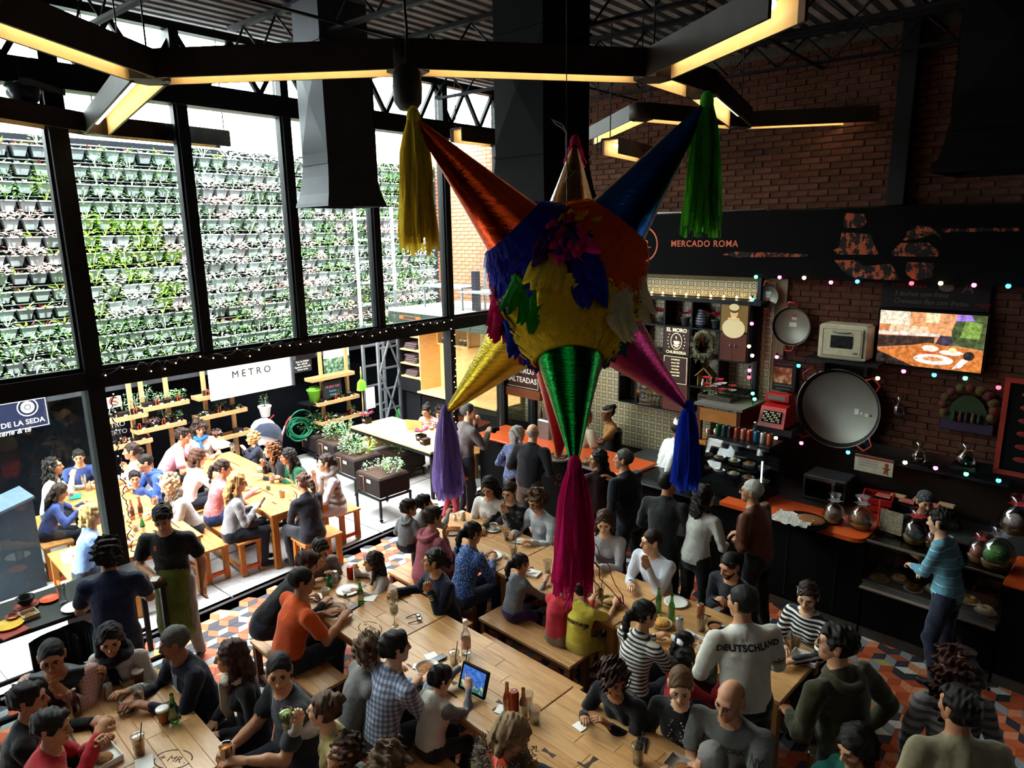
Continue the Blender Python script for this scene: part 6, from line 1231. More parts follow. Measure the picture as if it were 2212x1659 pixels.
# --- counters
def cnt(name,a0,a1,b0,b1,z,label,top=None):
    e = empty(name,MT @ Matrix.Translation(((a0 + a1) / 2,b0,0)),label,'counter'); L = a1 - a0; build('front',MB().box((0,.04,z / 2 - .02),(L,.08,z - .04)),CBLK,e); build('body',MB().box((0,(b1 - b0) / 2 + .06,z / 2 - .03),(L,b1 - b0 - .08,z - .06)),CBLK,e); build('kickboard',MB().box((0,-.012,.05),(L,.02,.1)),mat('steel kickboard','#4f4a45',.5,.5),e)
    if top: build('top',MB().box((0,(b1 - b0) / 2 - .06,z),(L + .02,b1 - b0 + .1,.045),bev=.018),top,e)
    return e
aL = A_(CF,1036,958); aM = A_(CF,1330,1045)
e = cnt('churro_counter',aL,aM + .25,CF,CF + .62,1.06,'black churro counter with orange top',OTOP); lettering('EL MORO',.07,mat('dull red print','#7a2a1a',.7,var=0),e,(A_(CF,1215,1060) - (aL + aM + .25) / 2,-.004,.62)); build('ring_mark',MB(Matrix.Translation((A_(CF,1208,1040) - (aL + aM + .25) / 2,-.004,.74)) @ Matrix.Rotation(math.pi / 2,4,'X')).lathe([(.035,0),(.045,0)],16,cap=False),MATS['dull red print'],e)
cnt('dark_counter',aM + .25,A_(CF,1560,1100),CF,CF + .6,1.02,'black counter below the display case',mat('black glass top','#0f1012',.15,spec=.6))
aR0,aR1 = A_(CF,1560,1100),A_(CF,1868,1186); e = cnt('orange_counter',aR0,aR1,CF,CF + .62,1.05,'black counter with orange top and foil covered pan',None)
ot = MB(); w_ = aR1 - aR0; pr_ = [(-w_ / 2,-.08)] + [(w_ / 2 - .12 + .12 * math.sin(k * math.pi / 12),.04 - .12 * math.cos(k * math.pi / 12)) for k in range(7)] + [(w_ / 2,.5),(-w_ / 2,.5)]; ot.prism(pr_,1.03,1.075); build('top',ot,OTOP,e)
for k in range(3): build('panel_line',MB().box((-w_ / 2 + w_ * (k + .5) / 3,-.003,.55),(.012,.004,.8)),mat('panel joint','#1f1b1b',.6),e)
aG1 = A_(CF,2165,1270); e = cnt('glass_case',aR1 + .02,aG1,CF,CF + .6,.58,'black pastry counter with a low glass display front',STEEL); L = aG1 - aR1
build('glass_front',MB().box((0,-.0,.83),(L - .04,.008,.44)),CLEAR,e); build('glass_top',MB().box((0,.27,1.055),(L - .02,.56,.012)),CLEAR,e); build('edge_rail',MB().box((0,-.005,1.065),(L,.02,.02)),STEEL,e); build('edge_rail',MB().box((0,-.005,.62),(L,.025,.03)),STEEL,e); build('back_rail',MB().box((0,.54,.83),(L - .04,.02,.46)),CBLK,e)
for k in range(7):
    x_ = -L / 2 + .12 + k * (L - .25) / 6; c = ['#a8743c','#c7a16b','#7a4a2a','#d8c7a2','#94602f','#b88a52','#cbb48a'][k]
    o = empty('pastry',e.matrix_basis @ Matrix.Translation((x_,.16 + .12 * (k % 2),.605)),f'{["golden", "pale", "dark brown", "iced white", "toasted", "sugared", "buttery"][k]} pastry inside the low glass case','pastry','pastries in the glass case'); build('dough',MB().tube([(.045 * math.cos(q * .5236),.045 * math.sin(q * .5236),.025) for q in range(12)],.026,7,closed=True),mat(f'pastry crust {k}',c,.7),o); build('paper',MB().lathe([(.001,0),(.085,0),(.095,.006)],12,cap=False),TAGM,o)
e = cnt('orange_counter',aG1 + .02,1.2,CF,CF + .62,1.05,'second orange topped counter at the right edge',OTOP)
# steel back counters
bb0 = 8.02; e = empty('steel_counter',MT @ Matrix.Translation((-1.9,bb0,0)),'long steel back counter under the pans','counter'); build('top',MB().box((0,.36,.94),(3.7,.74,.03)),DSTEEL,e); build('front_edge',MB().box((0,-.012,.925),(3.7,.025,.06)),STEEL,e); build('body',MB().box((0,.4,.46),(3.6,.66,.9)),CBLK,e); build('splash_back',MB().box((0,.73,1.3),(3.7,.015,.7)),mat('dark steel splash','#3a2f2a',.3,.6),e)
e = empty('steel_sink',MT @ Matrix.Translation((-4.65,bb0 + .1,0)),'steel sink run behind the churro counter','counter'); build('top',MB().box((0,.3,.92),(2.0,.55,.03)),DSTEEL,e); build('body',MB().box((0,.32,.45),(1.9,.5,.88)),CBLK,e); build('front_edge',MB().box((0,.02,.9),(2.0,.02,.06)),STEEL,e)
for k in range(3): o = empty('cooking_pot',MT @ Matrix.Translation((-5.0 + k * .33,bb0 + .42,.935)),f'{["left", "middle", "right"][k]} steel pot on the sink run','pot','steel pots'); build('body',MB().lathe([(.08,0),(.085,.15),(.09,.155),(.08,.155)],16),STEEL,o); build('handle',MB().tube([(.085,0,.12),(.13,0,.12),(.13,.02,.11),(.085,.03,.11)],.008,5),STEEL,o)
p = T(A_(7.75,1185,930),7.75,1.06); e = empty('churro_press',at(p,44.5),'steel churro press behind the churro counter','machine'); build('body',MB().box((0,0,.16),(.22,.26,.32),bev=.02),STEEL,e); build('hopper',MB().lathe([(.05,.32),(.09,.42),(.1,.42)],14),STEEL,e); build('arm',MB().cyl((.05,-.05,.22),(.34,-.12,.28),.014,n=8),STEEL,e); build('cone',MB().lathe([(.03,0),(.001,.22)],10,c=(-.15,0,.3)),REDW,e)
# trays of churros
for k,(x,y,lb) in enumerate(((1207,990,'round tray heaped with churros on the churro counter'),(1275,1006,'steel tray of sugared churros on the churro counter'))):
    p = P(x,y,1.085); e = empty('churro_tray',at(p,44.5),lb,'tray'); r = random.Random(k)
    build('tray',MB().lathe([(.001,0),(.19,0),(.21,.03),(.2,.03)],20) if k == 0 else MB().box((0,0,.01),(.42,.3,.015)).box((0,-.15,.025),(.42,.012,.03)).box((0,.15,.025),(.42,.012,.03)),STEEL,e); cm = mat('fried dough','#a5642a',.7); sg = mat('sugar white','#e2dacb',.8)
    for q in range(16): a = r.uniform(0,3.1); c = Vector((r.uniform(-.1,.1),r.uniform(-.08,.08),.03 + .012 * (q // 4))); d = Vector((math.cos(a),math.sin(a),0)) * .07; build('churro',MB().cyl(c - d,c + d,.011,n=6),cm if k == 0 or q % 3 else sg,e)
# --- display case with cans on top
db = 7.36; a0,a1 = A_(db,1518,1000),A_(db,1648,1000); zt = Z_(db,1580,962); e = empty('display_case',MT @ Matrix.Translation((a0,db,0)),'curved glass refrigerated display case with snacks','display case'); w_ = a1 - a0; z0_ = 1.06; h_ = zt - z0_
build('base',MB().box((w_ / 2,.25,z0_ + .07),(w_,.5,.14)),CBLK,e); build('back',MB().box((w_ / 2,.5,z0_ + h_ / 2),(w_,.03,h_)),CBLK,e); build('top',MB().box((w_ / 2,.32,zt),(w_,.4,.03)),mat('case top','#1b1c1e',.25,spec=.6),e); fg = MB()
for k in range(6): f0,f1 = k / 6,(k + 1) / 6; q = lambda f: (.12 * f * f,z0_ + .14 + (h_ - .14) * f); (y0,za),(y1,zb) = q(f0),q(f1); fg.add([(0,y0,za),(w_,y0,za),(w_,y1,zb),(0,y1,zb)],[(0,1,2,3)],smooth=True)
build('curved_glass',fg,CLEAR,e); build('rail',MB().box((w_ / 2,.13,zt - .02),(w_,.02,.03)),STEEL,e); LIT = emit('case strip light','#dfe6ff',3)
for x_ in (0,w_): build('side',MB().box((x_,.28,z0_ + h_ / 2),(.012,.46,h_)),CLEAR,e)
build('strip_light',MB().box((w_ - .03,.05,z0_ + h_ * .55),(.012,.012,h_ * .5)),LIT,e)
for j in range(2):
    build('shelf',MB().box((w_ / 2,.3,z0_ + .2 + j * .17),(w_ - .03,.34,.008)),CLEAR,e)
    for k in range(4): x_ = .09 + k * (w_ - .18) / 3; pl_ = build('plate',MB().lathe([(.001,0),(.06,0),(.075,.012)],14,c=(x_,.25,z0_ + .206 + j * .17),cap=False),WHITE,e); build('snack',MB().ball((x_,.25,z0_ + .225 + j * .17),(.045,.045,.022),8,6),mat(f'snack {k}',['#8d6a3c','#c9b38a','#b06a3a','#6a7d46'][k],.8),pl_)
def can(p,c,label,group=None,h=.122,r=.033,top=STEEL):
    o = empty('drink_can',Matrix.Translation(p),label,'can',group); build('body',MB().lathe([(r * .8,0),(r,.008),(r,h - .014),(r * .82,h)],14),mat('can ' + c,c,.3,.5,.15,30),o); build('lid',MB().lathe([(.001,h - .003),(r * .8,h - .003),(r * .84,h + .002)],14,cap=False),top,o); build('tab',MB().box((0,.008,h + .002),(.012,.022,.002)),top,o); return o
cc_ = ['#2f5a3a','#1f4a4a','#3a2420','#9a3f28','#a06a62','#b8442a','#1f5a7a','#b9b6ae','#c0603a']; cn = ['green','dark teal','dark brown','red brown','dusty pink','bright red','blue','silver','orange']
for k in range(9): can(T(a0 + .05 + k * (w_ - .1) / 8,db + .26,zt + .016),cc_[k],f'{cn[k]} drink can in the row on the display case','cans on the display case',.13,.034)
def bottle(p,label,m,liquid=None,h=.24,r=.031,cap=None,paper=None,cat='bottle',neck=.013,group=None):
    o = empty('bottle',Matrix.Translation(p),label,cat,group); s_ = h / .24; build('glass',MB().lathe([(.001,.002),(r * .9,0),(r,.008),(r,h * .54),(r * .82,h * .63),(neck * 1.25,h * .72),(neck,h * .95),(neck * 1.1,h * .955),(neck * 1.1,h)],14),m,o)
    if cap: build('cap',MB().lathe([(neck * 1.25,h * .95),(neck * 1.25,h * 1.01),(.001,h * 1.012)],10),cap,o)
    if paper: build('label',MB().lathe([(r * 1.015,h * .2),(r * 1.015,h * .46)],14,cap=False),paper,o)
    return o
WGL = glass('clear bottle plastic',(.9,.94,.96),.2,.05); bottle(T(a0 + w_ * .62,db + .36,zt + .016),'small clear water bottle behind the cans',WGL,h=.21,r=.03,cap=WHITE,paper=mat('water label','#8fb4c8',.6))
# --- things on the wall of the paella stall
PANM = mat('paella pan steel','#7d7b72',.5,.55,.08,4); RH = mat('red pan handle','#a3382c',.45)
def pan(x,y,rpx,label,tilt=0.0,hb=.0,deep=.035,stk=((.25,.1),(.2,.02))):
    b = WB - .09; a,z = ONB(b,x,y); r = abs(A_(b,x + rpx,y) - A_(b,x - rpx,y)) / 2; e = empty('paella_pan',MT @ Matrix.Translation((a,b,z)) @ Matrix.Rotation(math.pi / 2,4,'X'),label,'pan')
    build('dish',MB().lathe([(.001,0),(r * .9,0),(r * .985,deep),(r,deep + .004),(r * .975,deep + .002),(r * .89,.004),(.001,.005)],40,cap=False),PANM,e)
    build('rim_wall',MB().lathe([(r * .893,.006),(r * .97,deep + .001)],40,cap=False),mat('dark rim steel','#2b2926',.5,.5),e)  # inner wall of the pan, darker than its bottom
    for k in range(2 if r < .4 else 4):
        a_ = (math.pi / 2 + k * math.pi + tilt) if r < .4 else (.75 + k * math.pi / 2); c,s_ = math.cos(a_),math.sin(a_); w = .09 * (r / .25) ** .5; t = Vector((-s_,c,0)); o_ = Vector((c,s_,0)); build('handle',MB().tube([o_ * r * .97 + t * w * .7 + Vector((0,0,deep)),o_ * (r * .97 + w * .75) + t * w * .45 + Vector((0,0,deep + .02)),o_ * (r * .97 + w * .75) - t * w * .45 + Vector((0,0,deep + .02)),o_ * r * .97 - t * w * .7 + Vector((0,0,deep))],.013,6),RH,e)
    for (sx,sy,w2,h2,m) in stk: build('sticker',MB().box((sx * r,sy * r,.007),(w2 * r,h2 * r,.002)),m,e)
    build('hook',MB().box((0,r * .6,-.04),(.03,.03,.08)),BLACK,e)
ST,SR = mat('price sticker','#c9c4b4',.7,var=.1),mat('red sticker','#b5452f',.7)
pan(1660,640,24,'smallest round steel pan hanging at the top of the stall',stk=((0,.28,.5,.28,ST),(0,.0,.4,.2,ST),(0,-.28,.3,.2,SR))); pan(1711,705,42,'medium round steel pan with price stickers',stk=((.05,.1,.38,.22,ST),(.1,.42,.26,.14,ST),(.1,.56,.2,.12,SR))); pan(1812,881,92,'huge paella pan with four red handles on the stall wall',deep=.06,stk=((.42,-.02,.1,.14,ST),(.53,-.05,.04,.06,ST),(.66,-.07,.1,.08,ST),(.74,-.07,.05,.05,SR)))
# shelf, oven, register
b = 8.45; a0,a1 = A_(b,1768,740),A_(b,1872,740); zb,zt = Z_(b,1820,778),Z_(b,1820,702); w_,h_ = a1 - a0,zt - zb
e = empty('wall_shelf',MT @ Matrix.Translation(((a0 + a1) / 2,b + .15,zb)),'black wall shelf under the cream oven','shelf'); build('board',MB().box((0,.03,-.03),(w_ + .3,.38,.04)),BLACK,e);
for sx in (-1,1): build('bracket',MB().box((sx * w_ * .45,.1,-.12),(.03,.2,.16)),BLACK,e)
CREAM = mat('cream enamel','#b8b094',.35); e = empty('vintage_oven',MT @ Matrix.Translation(((a0 + a1) / 2,b,zb)),'small cream enamel oven with dark window','oven'); build('body',MB().box((0,.16,h_ / 2),(w_,.32,h_),bev=.02),CREAM,e); d = build('door',MB().box((0,-.008,h_ / 2),(w_ * .86,.02,h_ * .82),bev=.01),CREAM,e); build('window',MB().box((.0,-.02,h_ * .52),(w_ * .46,.008,h_ * .36),bev=.003),mat('oven glass','#1d211f',.15,spec=.6),d); build('handle',MB().tube([(-.1,-.03,h_ * .8),(-.05,-.045,h_ * .785),(.05,-.045,h_ * .785),(.1,-.03,h_ * .8)],.008,6),DSTEEL,d); build('badge',MB().box((w_ * .3,-.02,h_ * .22),(.05,.004,.02)),DSTEEL,d)
build('outline',MB().box((0,-.019,h_ * .88),(w_ * .8,.003,.004)).box((0,-.019,h_ * .13),(w_ * .8,.003,.004)).box((-w_ * .4,-.019,h_ / 2),(.004,.003,h_ * .75)).box((w_ * .4,-.019,h_ / 2),(.004,.003,h_ * .75)),DSTEEL,d)
b = 8.3; ra = A_(b,1668,905); rz = Z_(b,1668,922); e = empty('till_shelf',MT @ Matrix.Translation((ra,b + .1,rz)),'dark grey shelf carrying the red cash register','shelf'); build('board',MB().box((.02,.12,-.05),(.5,.5,.08)),mat('charcoal laminate','#2b2b2e',.5),e); build('bracket',MB().box((.02,.3,-.16),(.06,.1,.16)),BLACK,e)
REDM = mat('red enamel','#b31f1d',.3,spec=.5); e = empty('cash_register',MT @ Matrix.Translation((ra,b,rz)),'old red cash register with black keys','cash register'); build('body',MB().add([(-.17,-.05,0),(.17,-.05,0),(.17,.3,0),(-.17,.3,0),(-.16,.03,.25),(.16,.03,.25),(.16,.3,.3),(-.16,.3,.3)],[(3,2,1,0),(4,5,6,7),(0,1,5,4),(1,2,6,5),(2,3,7,6),(3,0,4,7)]),REDM,e); build('display_head',MB().box((0,.18,.35),(.30,.16,.1),bev=.015),REDM,e); build('display_window',MB().box((0,.095,.355),(.22,.008,.05)),mat('register window','#6a6660',.3),e); kp = build('key_plate',MB(Matrix.Translation((0,-.012,.13)) @ Matrix.Rotation(-.31,4,'X')).box((0,-.006,0),(.24,.012,.15)),CBLK,e)
for i in range(8):
    for j in range(5): build('key',MB(Matrix.Translation((0,-.012,.13)) @ Matrix.Rotation(-.31,4,'X')).box((-.1 + i * .0285,-.018,-.055 + j * .027),(.018,.014,.017)),mat('cream key','#c9bd97',.5) if (i + j) % 3 else CBLK,kp)
# food poster
b = WB - .06; x0,x1 = A_(b,1668,830),A_(b,1718,830); z1_,z0_ = Z_(b,1694,777),Z_(b,1694,845); e = empty('poster',MT @ Matrix.Translation(((x0 + x1) / 2,b,(z0_ + z1_) / 2)),'dark food poster with a bread photograph above the register','poster'); w_,h_ = x1 - x0,z1_ - z0_; build('sheet',MB().box((0,0,0),(w_,.012,h_)),mat('poster dark ink','#191318',.6),e); s = NT('bread print'); nz = s.noise(s.coord('Object'),9,4); BRP = s.set(s.ramp(nz,[(.35,'#3a1f18'),(.5,'#a8552c'),(.62,'#d9b08c'),(.7,'#efe6dc')]),.5); build('photo',MB().box((-.02,-.008,.0),(w_ * .8,.004,h_ * .5)),BRP,e)
for k in range(3): build('caption',MB().box((0,-.008,-h_ * .32 - k * .045),(w_ * (.8 - .2 * k),.003,.012)),mat('grey print','#6e6a68',.6,var=0),e)
build('caption',MB().box((0,-.008,h_ * .36),(w_ * .7,.003,.014)),MATS['dull red print'],e)
# television with a table scene
b = WB - .1; x0,x1 = A_(b,1897,735),A_(b,2128,735); z1_,z0_ = Z_(b,2015,676),Z_(b,2015,795); w_,h_ = x1 - x0,z1_ - z0_; e = empty('television',MT @ Matrix.Translation(((x0 + x1) / 2,b,(z0_ + z1_) / 2)),'flat television showing a laid cafe table','television'); build('case',MB().box((0,.02,0),(w_ + .05,.05,h_ + .05),bev=.008),CBLK,e); build('mount',MB().box((0,.07,0),(.2,.06,.2)),BLACK,e)
def scrm(c,es):
    if 'screen ' + c in MATS: return MATS['screen ' + c]
    s = NT('screen ' + c); k = srgb(c); q = s.ramp(s.noise(s.coord('Object'),22,5,.7),[(.3,tuple(x * .35 for x in k)),(.5,k),(.72,tuple(min(1,x * 1.6 + .03) for x in k))]); s.set((0,0,0),.4); s.l(q,s.b.inputs['Emission Color']); s.b.inputs['Emission Strength'].default_value = es; MATS['screen ' + c] = s.m; return s.m
def scr(poly,c,es,lay): build('picture_patch',MB().add([((u - .5) * w_,-.007 - .0006 * lay,(v_ - .5) * h_) for u,v_ in poly],[list(range(len(poly)))][::1]),scrm(c,es),e)
ell = lambda cx,cy_,rx,ry: [(cx + rx * math.cos(k * math.pi / 8),cy_ + ry * math.sin(k * math.pi / 8)) for k in range(16)]
for lay,(poly,c) in enumerate([([(0,0),(1,0),(1,1),(0,1)],'#b9774a'),([(0,.75),(.3,.75),(.3,1),(0,1)],'#d9c9b0'),([(.3,.62),(.75,.58),(.75,1),(.3,1)],'#c98a5c'),([(.45,.82),(.58,.82),(.58,1),(.45,1)],'#cfc29a'),([(0,.55),(.6,.58),(.6,.63),(0,.62)],'#cfc3bb'),([(0,.3),(.55,.45),(.55,.57),(0,.53)],'#33241d'),([(.1,.62),(.5,.62),(.48,.74),(.12,.76)],'#d8b08e'),([(.55,.4),(1,.5),(1,.62),(.6,.6)],'#3a3040'),([(0,.25),(.5,.46),(1,.36),(1,0),(.2,0)],'#b86a30'),([(0,0),(.38,0),(0,.24)],'#231a18'),([(.72,.45),(1,.4),(1,1),(.75,1),(.7,.7)],'#3d4a2a'),([(.78,.6),(.95,.58),(.97,.86),(.82,.9)],'#6f8a3c'),([(.72,.88),(.9,.9),(.86,1),(.74,1)],'#8a6ac0'),(ell(.56,.16,.19,.095),'#e7ddd6'),(ell(.56,.17,.1,.04),'#c98d5a'),(ell(.72,.31,.11,.045),'#e9e2da'),(ell(.73,.36,.035,.05),'#e0c98a'),(ell(.52,.36,.08,.06),'#e9d2bc'),(ell(.88,.28,.05,.08),'#1d1a1c'),(ell(.5,.28,.09,.02),'#a8431f'),([(.74,.02),(.82,.06),(.88,.2),(.82,.22)],'#d9d4d6')]): scr(poly,c,1.0,lay)
# chalk lettering board above the television
x0,x1 = A_(WB - .06,1905,640),A_(WB - .06,2140,640); z1_,z0_ = Z_(WB - .06,2020,608),Z_(WB - .06,2020,668); e = empty('chalk_board',MT @ Matrix.Translation(((x0 + x1) / 2,WB - .06,(z0_ + z1_) / 2)),'black chalk board with handwritten desserts above the television','sign'); h_ = z1_ - z0_; build('panel',MB().box((0,0,0),(x1 - x0,.02,h_)),mat('chalk black','#0b0b0c',.8),e); CH = mat('dim chalk','#57544e',.9,var=.1); CHR = mat('dim red chalk','#7a2420',.9)
lettering('PASTELES',.085,CHR,e,(-.25,-.012,h_ * .36)); lettering('A',.17,CH,e,(.32,-.012,h_ * .3)); lettering('· 3 leches con fresa',.075,CH,e,(-.15,-.012,h_ * .02),shear=.3); lettering('· Cremoso flan con frutas',.075,CH,e,(-.05,-.012,-h_ * .26),shear=.3); lettering('rojas',.075,CHR,e,(.47,-.012,-h_ * .26),shear=.3); build('drawing',MB().ball((.12,-.01,h_ * .3),(.08,.004,.045),10,6),CH,e)
# painted folk ornament on the wall
oa,oz = A_(WB - .05,2092,880),Z_(WB - .05,2092,880); e = empty('folk_ornament',MT @ Matrix.Translation((oa,WB - .05,oz)),'colourful tree of life folk ornament on the dark brick','ornament'); OC = [mat('folk ' + k,c,.7) for k,c in (('green','#243319'),('red','#54201f'),('violet','#2e2038'),('ochre','#4f3d1b'))]
build('base',MB().box((0,0,-.22),(.5,.05,.12),bev=.01),OC[2],e); build('back',MB().prism([(.2 * math.cos(k * math.pi / 12),.32 * math.sin(k * math.pi / 12)) for k in range(13)],-.02,.02,Matrix.Translation((0,0,-.18)) @ Matrix.Rotation(math.pi / 2,4,'X')),OC[0],e)
for k in range(11): a = -.4 + k * .395; build('disc',MB(Matrix.Translation((.24 * math.cos(a),-.02,.0 + .22 * math.sin(a))) @ Matrix.Rotation(math.pi / 2,4,'X')).lathe([(.001,.02),(.035,.02),(.045,.0),(.055,0)],12,cap=False),OC[1] if k % 2 else OC[3],e)
for k in range(5): build('figure',MB().lathe([(.02,0),(.024,.05),(.012,.08),(.016,.1),(.001,.115)],8,c=(-.12 + .06 * k,-.04,-.16)),OC[k % 4],e)
# microwave, boxes, board, trays
b = 8.2; x0,x1 = A_(b,1735,1030),A_(b,1828,1030); w_ = x1 - x0; z0_ = .96; h_ = .30; e = empty('microwave',MT @ Matrix.Translation(((x0 + x1) / 2,b,z0_)),'steel microwave oven on the back counter','microwave'); build('body',MB().box((0,.2,h_ / 2),(w_,.38,h_),bev=.008),DSTEEL,e); build('door',MB().box((-w_ * .1,-.0,h_ / 2),(w_ * .76,.015,h_ * .92)),STEEL,e); build('window',MB().box((-w_ * .12,-.01,h_ / 2),(w_ * .62,.01,h_ * .72)),mat('microwave glass','#0c0c0d',.12,spec=.6),e); build('handle',MB().box((w_ * .26,-.03,h_ / 2),(.018,.025,h_ * .7)),STEEL,e); build('keypad',MB().box((w_ * .4,-.008,h_ / 2),(w_ * .13,.01,h_ * .85)),CBLK,e)
bs_,bz_ = A_(8.5,1887,1005),Z_(8.5,1887,1005); e = empty('notice_board',MT @ Matrix.Translation((bs_,8.5,bz_)),'white notice with a gingerbread figure on the back counter','sign'); build('sheet',MB().box((0,0,0),(.42,.012,.2)),mat('cream notice paper','#b3a890',.8),e); build('heading',MB().box((0,-.008,.085),(.42,.003,.03)),MATS['dull red print'],e)
for k in range(3): build('text_line',MB().box((-.06,-.008,.04 - k * .03),(.22,.003,.006)),MATS['grey print'],e)
gb = MB(); gb.ball((.14,-.008,.03),(.024,.004,.024),10,6).ball((.14,-.008,-.025),(.022,.004,.04),10,6).ball((.115,-.008,-.01),(.02,.004,.01),8,5).ball((.165,-.008,-.01),(.02,.004,.01),8,5).ball((.125,-.008,-.065),(.01,.004,.022),8,5).ball((.155,-.008,-.065),(.01,.004,.022),8,5); build('gingerbread_mark',gb,mat('gingerbread','#7a4426',.8),e)
e = empty('tray_stack',MT @ Matrix.Translation((A_(8.25,1965,1030),8.3,.96)),'foam trays of biscuits stacked on the dark box','trays'); build('dark_box',MB().box((0,.1,.1),(.7,.4,.2)),CBLK,e)
for k in range(6): build('foam_tray',MB().box((-.25 + .12 * k,.0 + .1 * (k % 2),.22 + .02 * (k // 3)),(.16,.11,.025),bev=.008),mat('pale foam tray','#a58a6a',.8) if k % 2 else mat('pink foam tray','#a5564a',.8),e)
for k,(x,lb) in enumerate(((1983,'small gift bag of dark sweets with a gold bow'),(2084,'larger gift bag of sweets with a gold bow'),(1940,'slim cellophane bag of sweets hung beside the pan'))):
    b = 8.6 if k < 2 else WB - .08; y = (1000,1005,900)[k]; a,z = ONB(b,x,y); e = empty('gift_bag',MT @ Matrix.Translation((a,b,z)),lb,'gift bag'); s_ = (.8,1,.7)[k]; build('cellophane',MB().lathe([(.06 * s_,0),(.095 * s_,.03),(.09 * s_,.11),(.02 * s_,.18),(.06 * s_,.25)],12),CELLO,e); build('sweets',MB().ball((0,0,.065 * s_),(.07 * s_,.06 * s_,.055 * s_),10,7),mat('dark sweets','#2d2320',.6),e); bw = MB();
    for sx in (-1,1): leaf(bw,(0,-.02,.175 * s_),(sx,-.3,.35),.09 * s_,.025); leaf(bw,(0,-.02,.175 * s_),(sx * .6,-.3,-.6),.08 * s_,.015)
    build('bow',bw,mat('gold ribbon','#a5812f',.4,.3),e)
    if k < 2: build('stand',MB().box((0,.02,-.02),(.24,.2,.04)),BLACK,e)
sf = empty('wall_shelf',MT @ Matrix.Translation(((A_(8.6,1983,1000) + A_(8.6,2084,1005)) / 2,8.66,Z_(8.6,2030,1005) - .06)),'dark shelf carrying the gold bow gift bags','shelf'); build('board',MB().box((0,0,0),(1.3,.3,.03)),BLACK,sf); build('bracket',MB().box((0,.08,-.07),(.03,.12,.1)),BLACK,sf)
# red crates on the back counter
CRT = mat('red plastic crate','#a81c1c',.4)
for k in range(3):
    e = empty('plastic_crate',MT @ Matrix.Translation((A_(8.1,1880,1090) + .03 * k,8.1,.955 + k * .085)) @ Matrix.Rotation(.1 * k,4,'Z'),f'{["lowest", "middle", "topmost"][k]} red plastic crate of the stack beside the microwave','crate','red crates'); build('bottom',MB().box((0,.14,.005),(.3,.3,.01)),CRT,e)
    for (c,d) in (((0,-.01,.04),(.3,.012,.07)),((0,.29,.04),(.3,.012,.07)),((-.15,.14,.04),(.012,.3,.07)),((.15,.14,.04),(.012,.3,.07))): build('side',MB().box(c,d),CRT,e)
# foil covered paella and cellophane baskets on the orange counter
p = P(1733,1130,1.078); e = empty('foil_covered_pan',at(p,44.5),'round food pan half covered with crumpled foil on the orange counter','food'); build('pan',MB().lathe([(.001,0),(.22,0),(.25,.04),(.24,.04),(.21,.01)],28),CBLK,e); build('food',MB().ball((.06,.06,.035),(.17,.14,.03),14,7),mat('fried food','#7a4a26',.8,0,.4,40,bump=.6),e)
s = NT('crumpled foil'); nz = s.noise(s.coord('Object'),26,5,.7); s.bump(nz,1.0,.04); FOILS = s.set('#c9c4bb',.25,1.0); m = MB(); r = random.Random(3); n = 12
gv = [(x / n * .4 - .28,y / n * .34 - .24,.05 + r.uniform(-.012,.016)) for y in range(n + 1) for x in range(n + 1)]; m.add(gv,[(j * (n + 1) + i,j * (n + 1) + i + 1,(j + 1) * (n + 1) + i + 1,(j + 1) * (n + 1) + i) for j in range(n) for i in range(n)]); build('foil_sheet',m,FOILS,e)
def basket(x,y,z,label,bow,s_=1.0,fill='#6a5648'):
    p = P(x,y,z); e = empty('gift_basket',at(p,30),label,'gift basket'); build('base',MB().lathe([(.08 * s_,0),(.1 * s_,.05 * s_),(.09 * s_,.05 * s_)],14),mat('straw basket','#8a6a3c',.8),e); build('cellophane',MB().lathe([(.1 * s_,.02),(.12 * s_,.08 * s_),(.09 * s_,.18 * s_),(.02 * s_,.24 * s_),(.07 * s_,.32 * s_)],11),CELLO,e); build('contents',MB().ball((0,0,.09 * s_),(.085 * s_,.085 * s_,.07 * s_),10,7),mat('sweets ' + fill,fill,.6,0,.5,60),e); bw = MB()
    for q in range(6): a = q * 1.05; leaf(bw,(0,0,.235 * s_),(math.cos(a),math.sin(a),.4),.085 * s_,.03 * s_)
    build('bow',bw,bow,e)
RB = mat('red ribbon','#c4202c',.35); SV = mat('silver ribbon','#9a9a9e',.3,.6)
basket(1800,1128,1.078,'cellophane basket with a silver tie beside the foil covered pan',SV,1.0); basket(1858,1140,1.078,'cellophane basket of nuts at the corner of the orange counter',SV,1.1,'#7a5a3a')
basket(1975,1170,1.065,'clear gift basket with a big red bow on the glass case',RB,1.1,'#3a3436'); basket(2015,1180,1.065,'straw gift basket with a red bow behind the woman in pale blue',RB,.8,'#8a4a3a'); basket(2112,1210,1.065,'straw gift basket with a red bow right of the woman in pale blue',RB,.9,'#8a4a3a'); basket(2150,1225,1.065,'tall cellophane basket with green sweets at the right',SV,1.3,'#4a7a3a'); basket(2190,1150,1.2,'high pile of cellophane wrapped sweets at the right edge',RB,1.2,'#8a8078')
e = empty('menu_holder',at(P(1922,1155,1.065),50),'upright menu card in a thin orange holder on the glass case','sign'); build('card',MB().box((0,0,.14),(.22,.008,.24)),mat('menu card','#8a8068',.7,0,.4,30),e); build('post',MB().box((-.13,0,.17),(.012,.012,.34)),ORG,e); build('foot',MB().box((-.05,0,.006),(.2,.08,.012)),BLACK,e)
e = empty('chalk_menu',MT @ Matrix.Translation((A_(WB - .1,2215,925),WB - .1,Z_(WB - .1,2205,925))),'red framed chalk menu cut by the right edge','sign'); build('panel',MB().box((0,0,0),(.4,.02,.95)),CBLK,e)
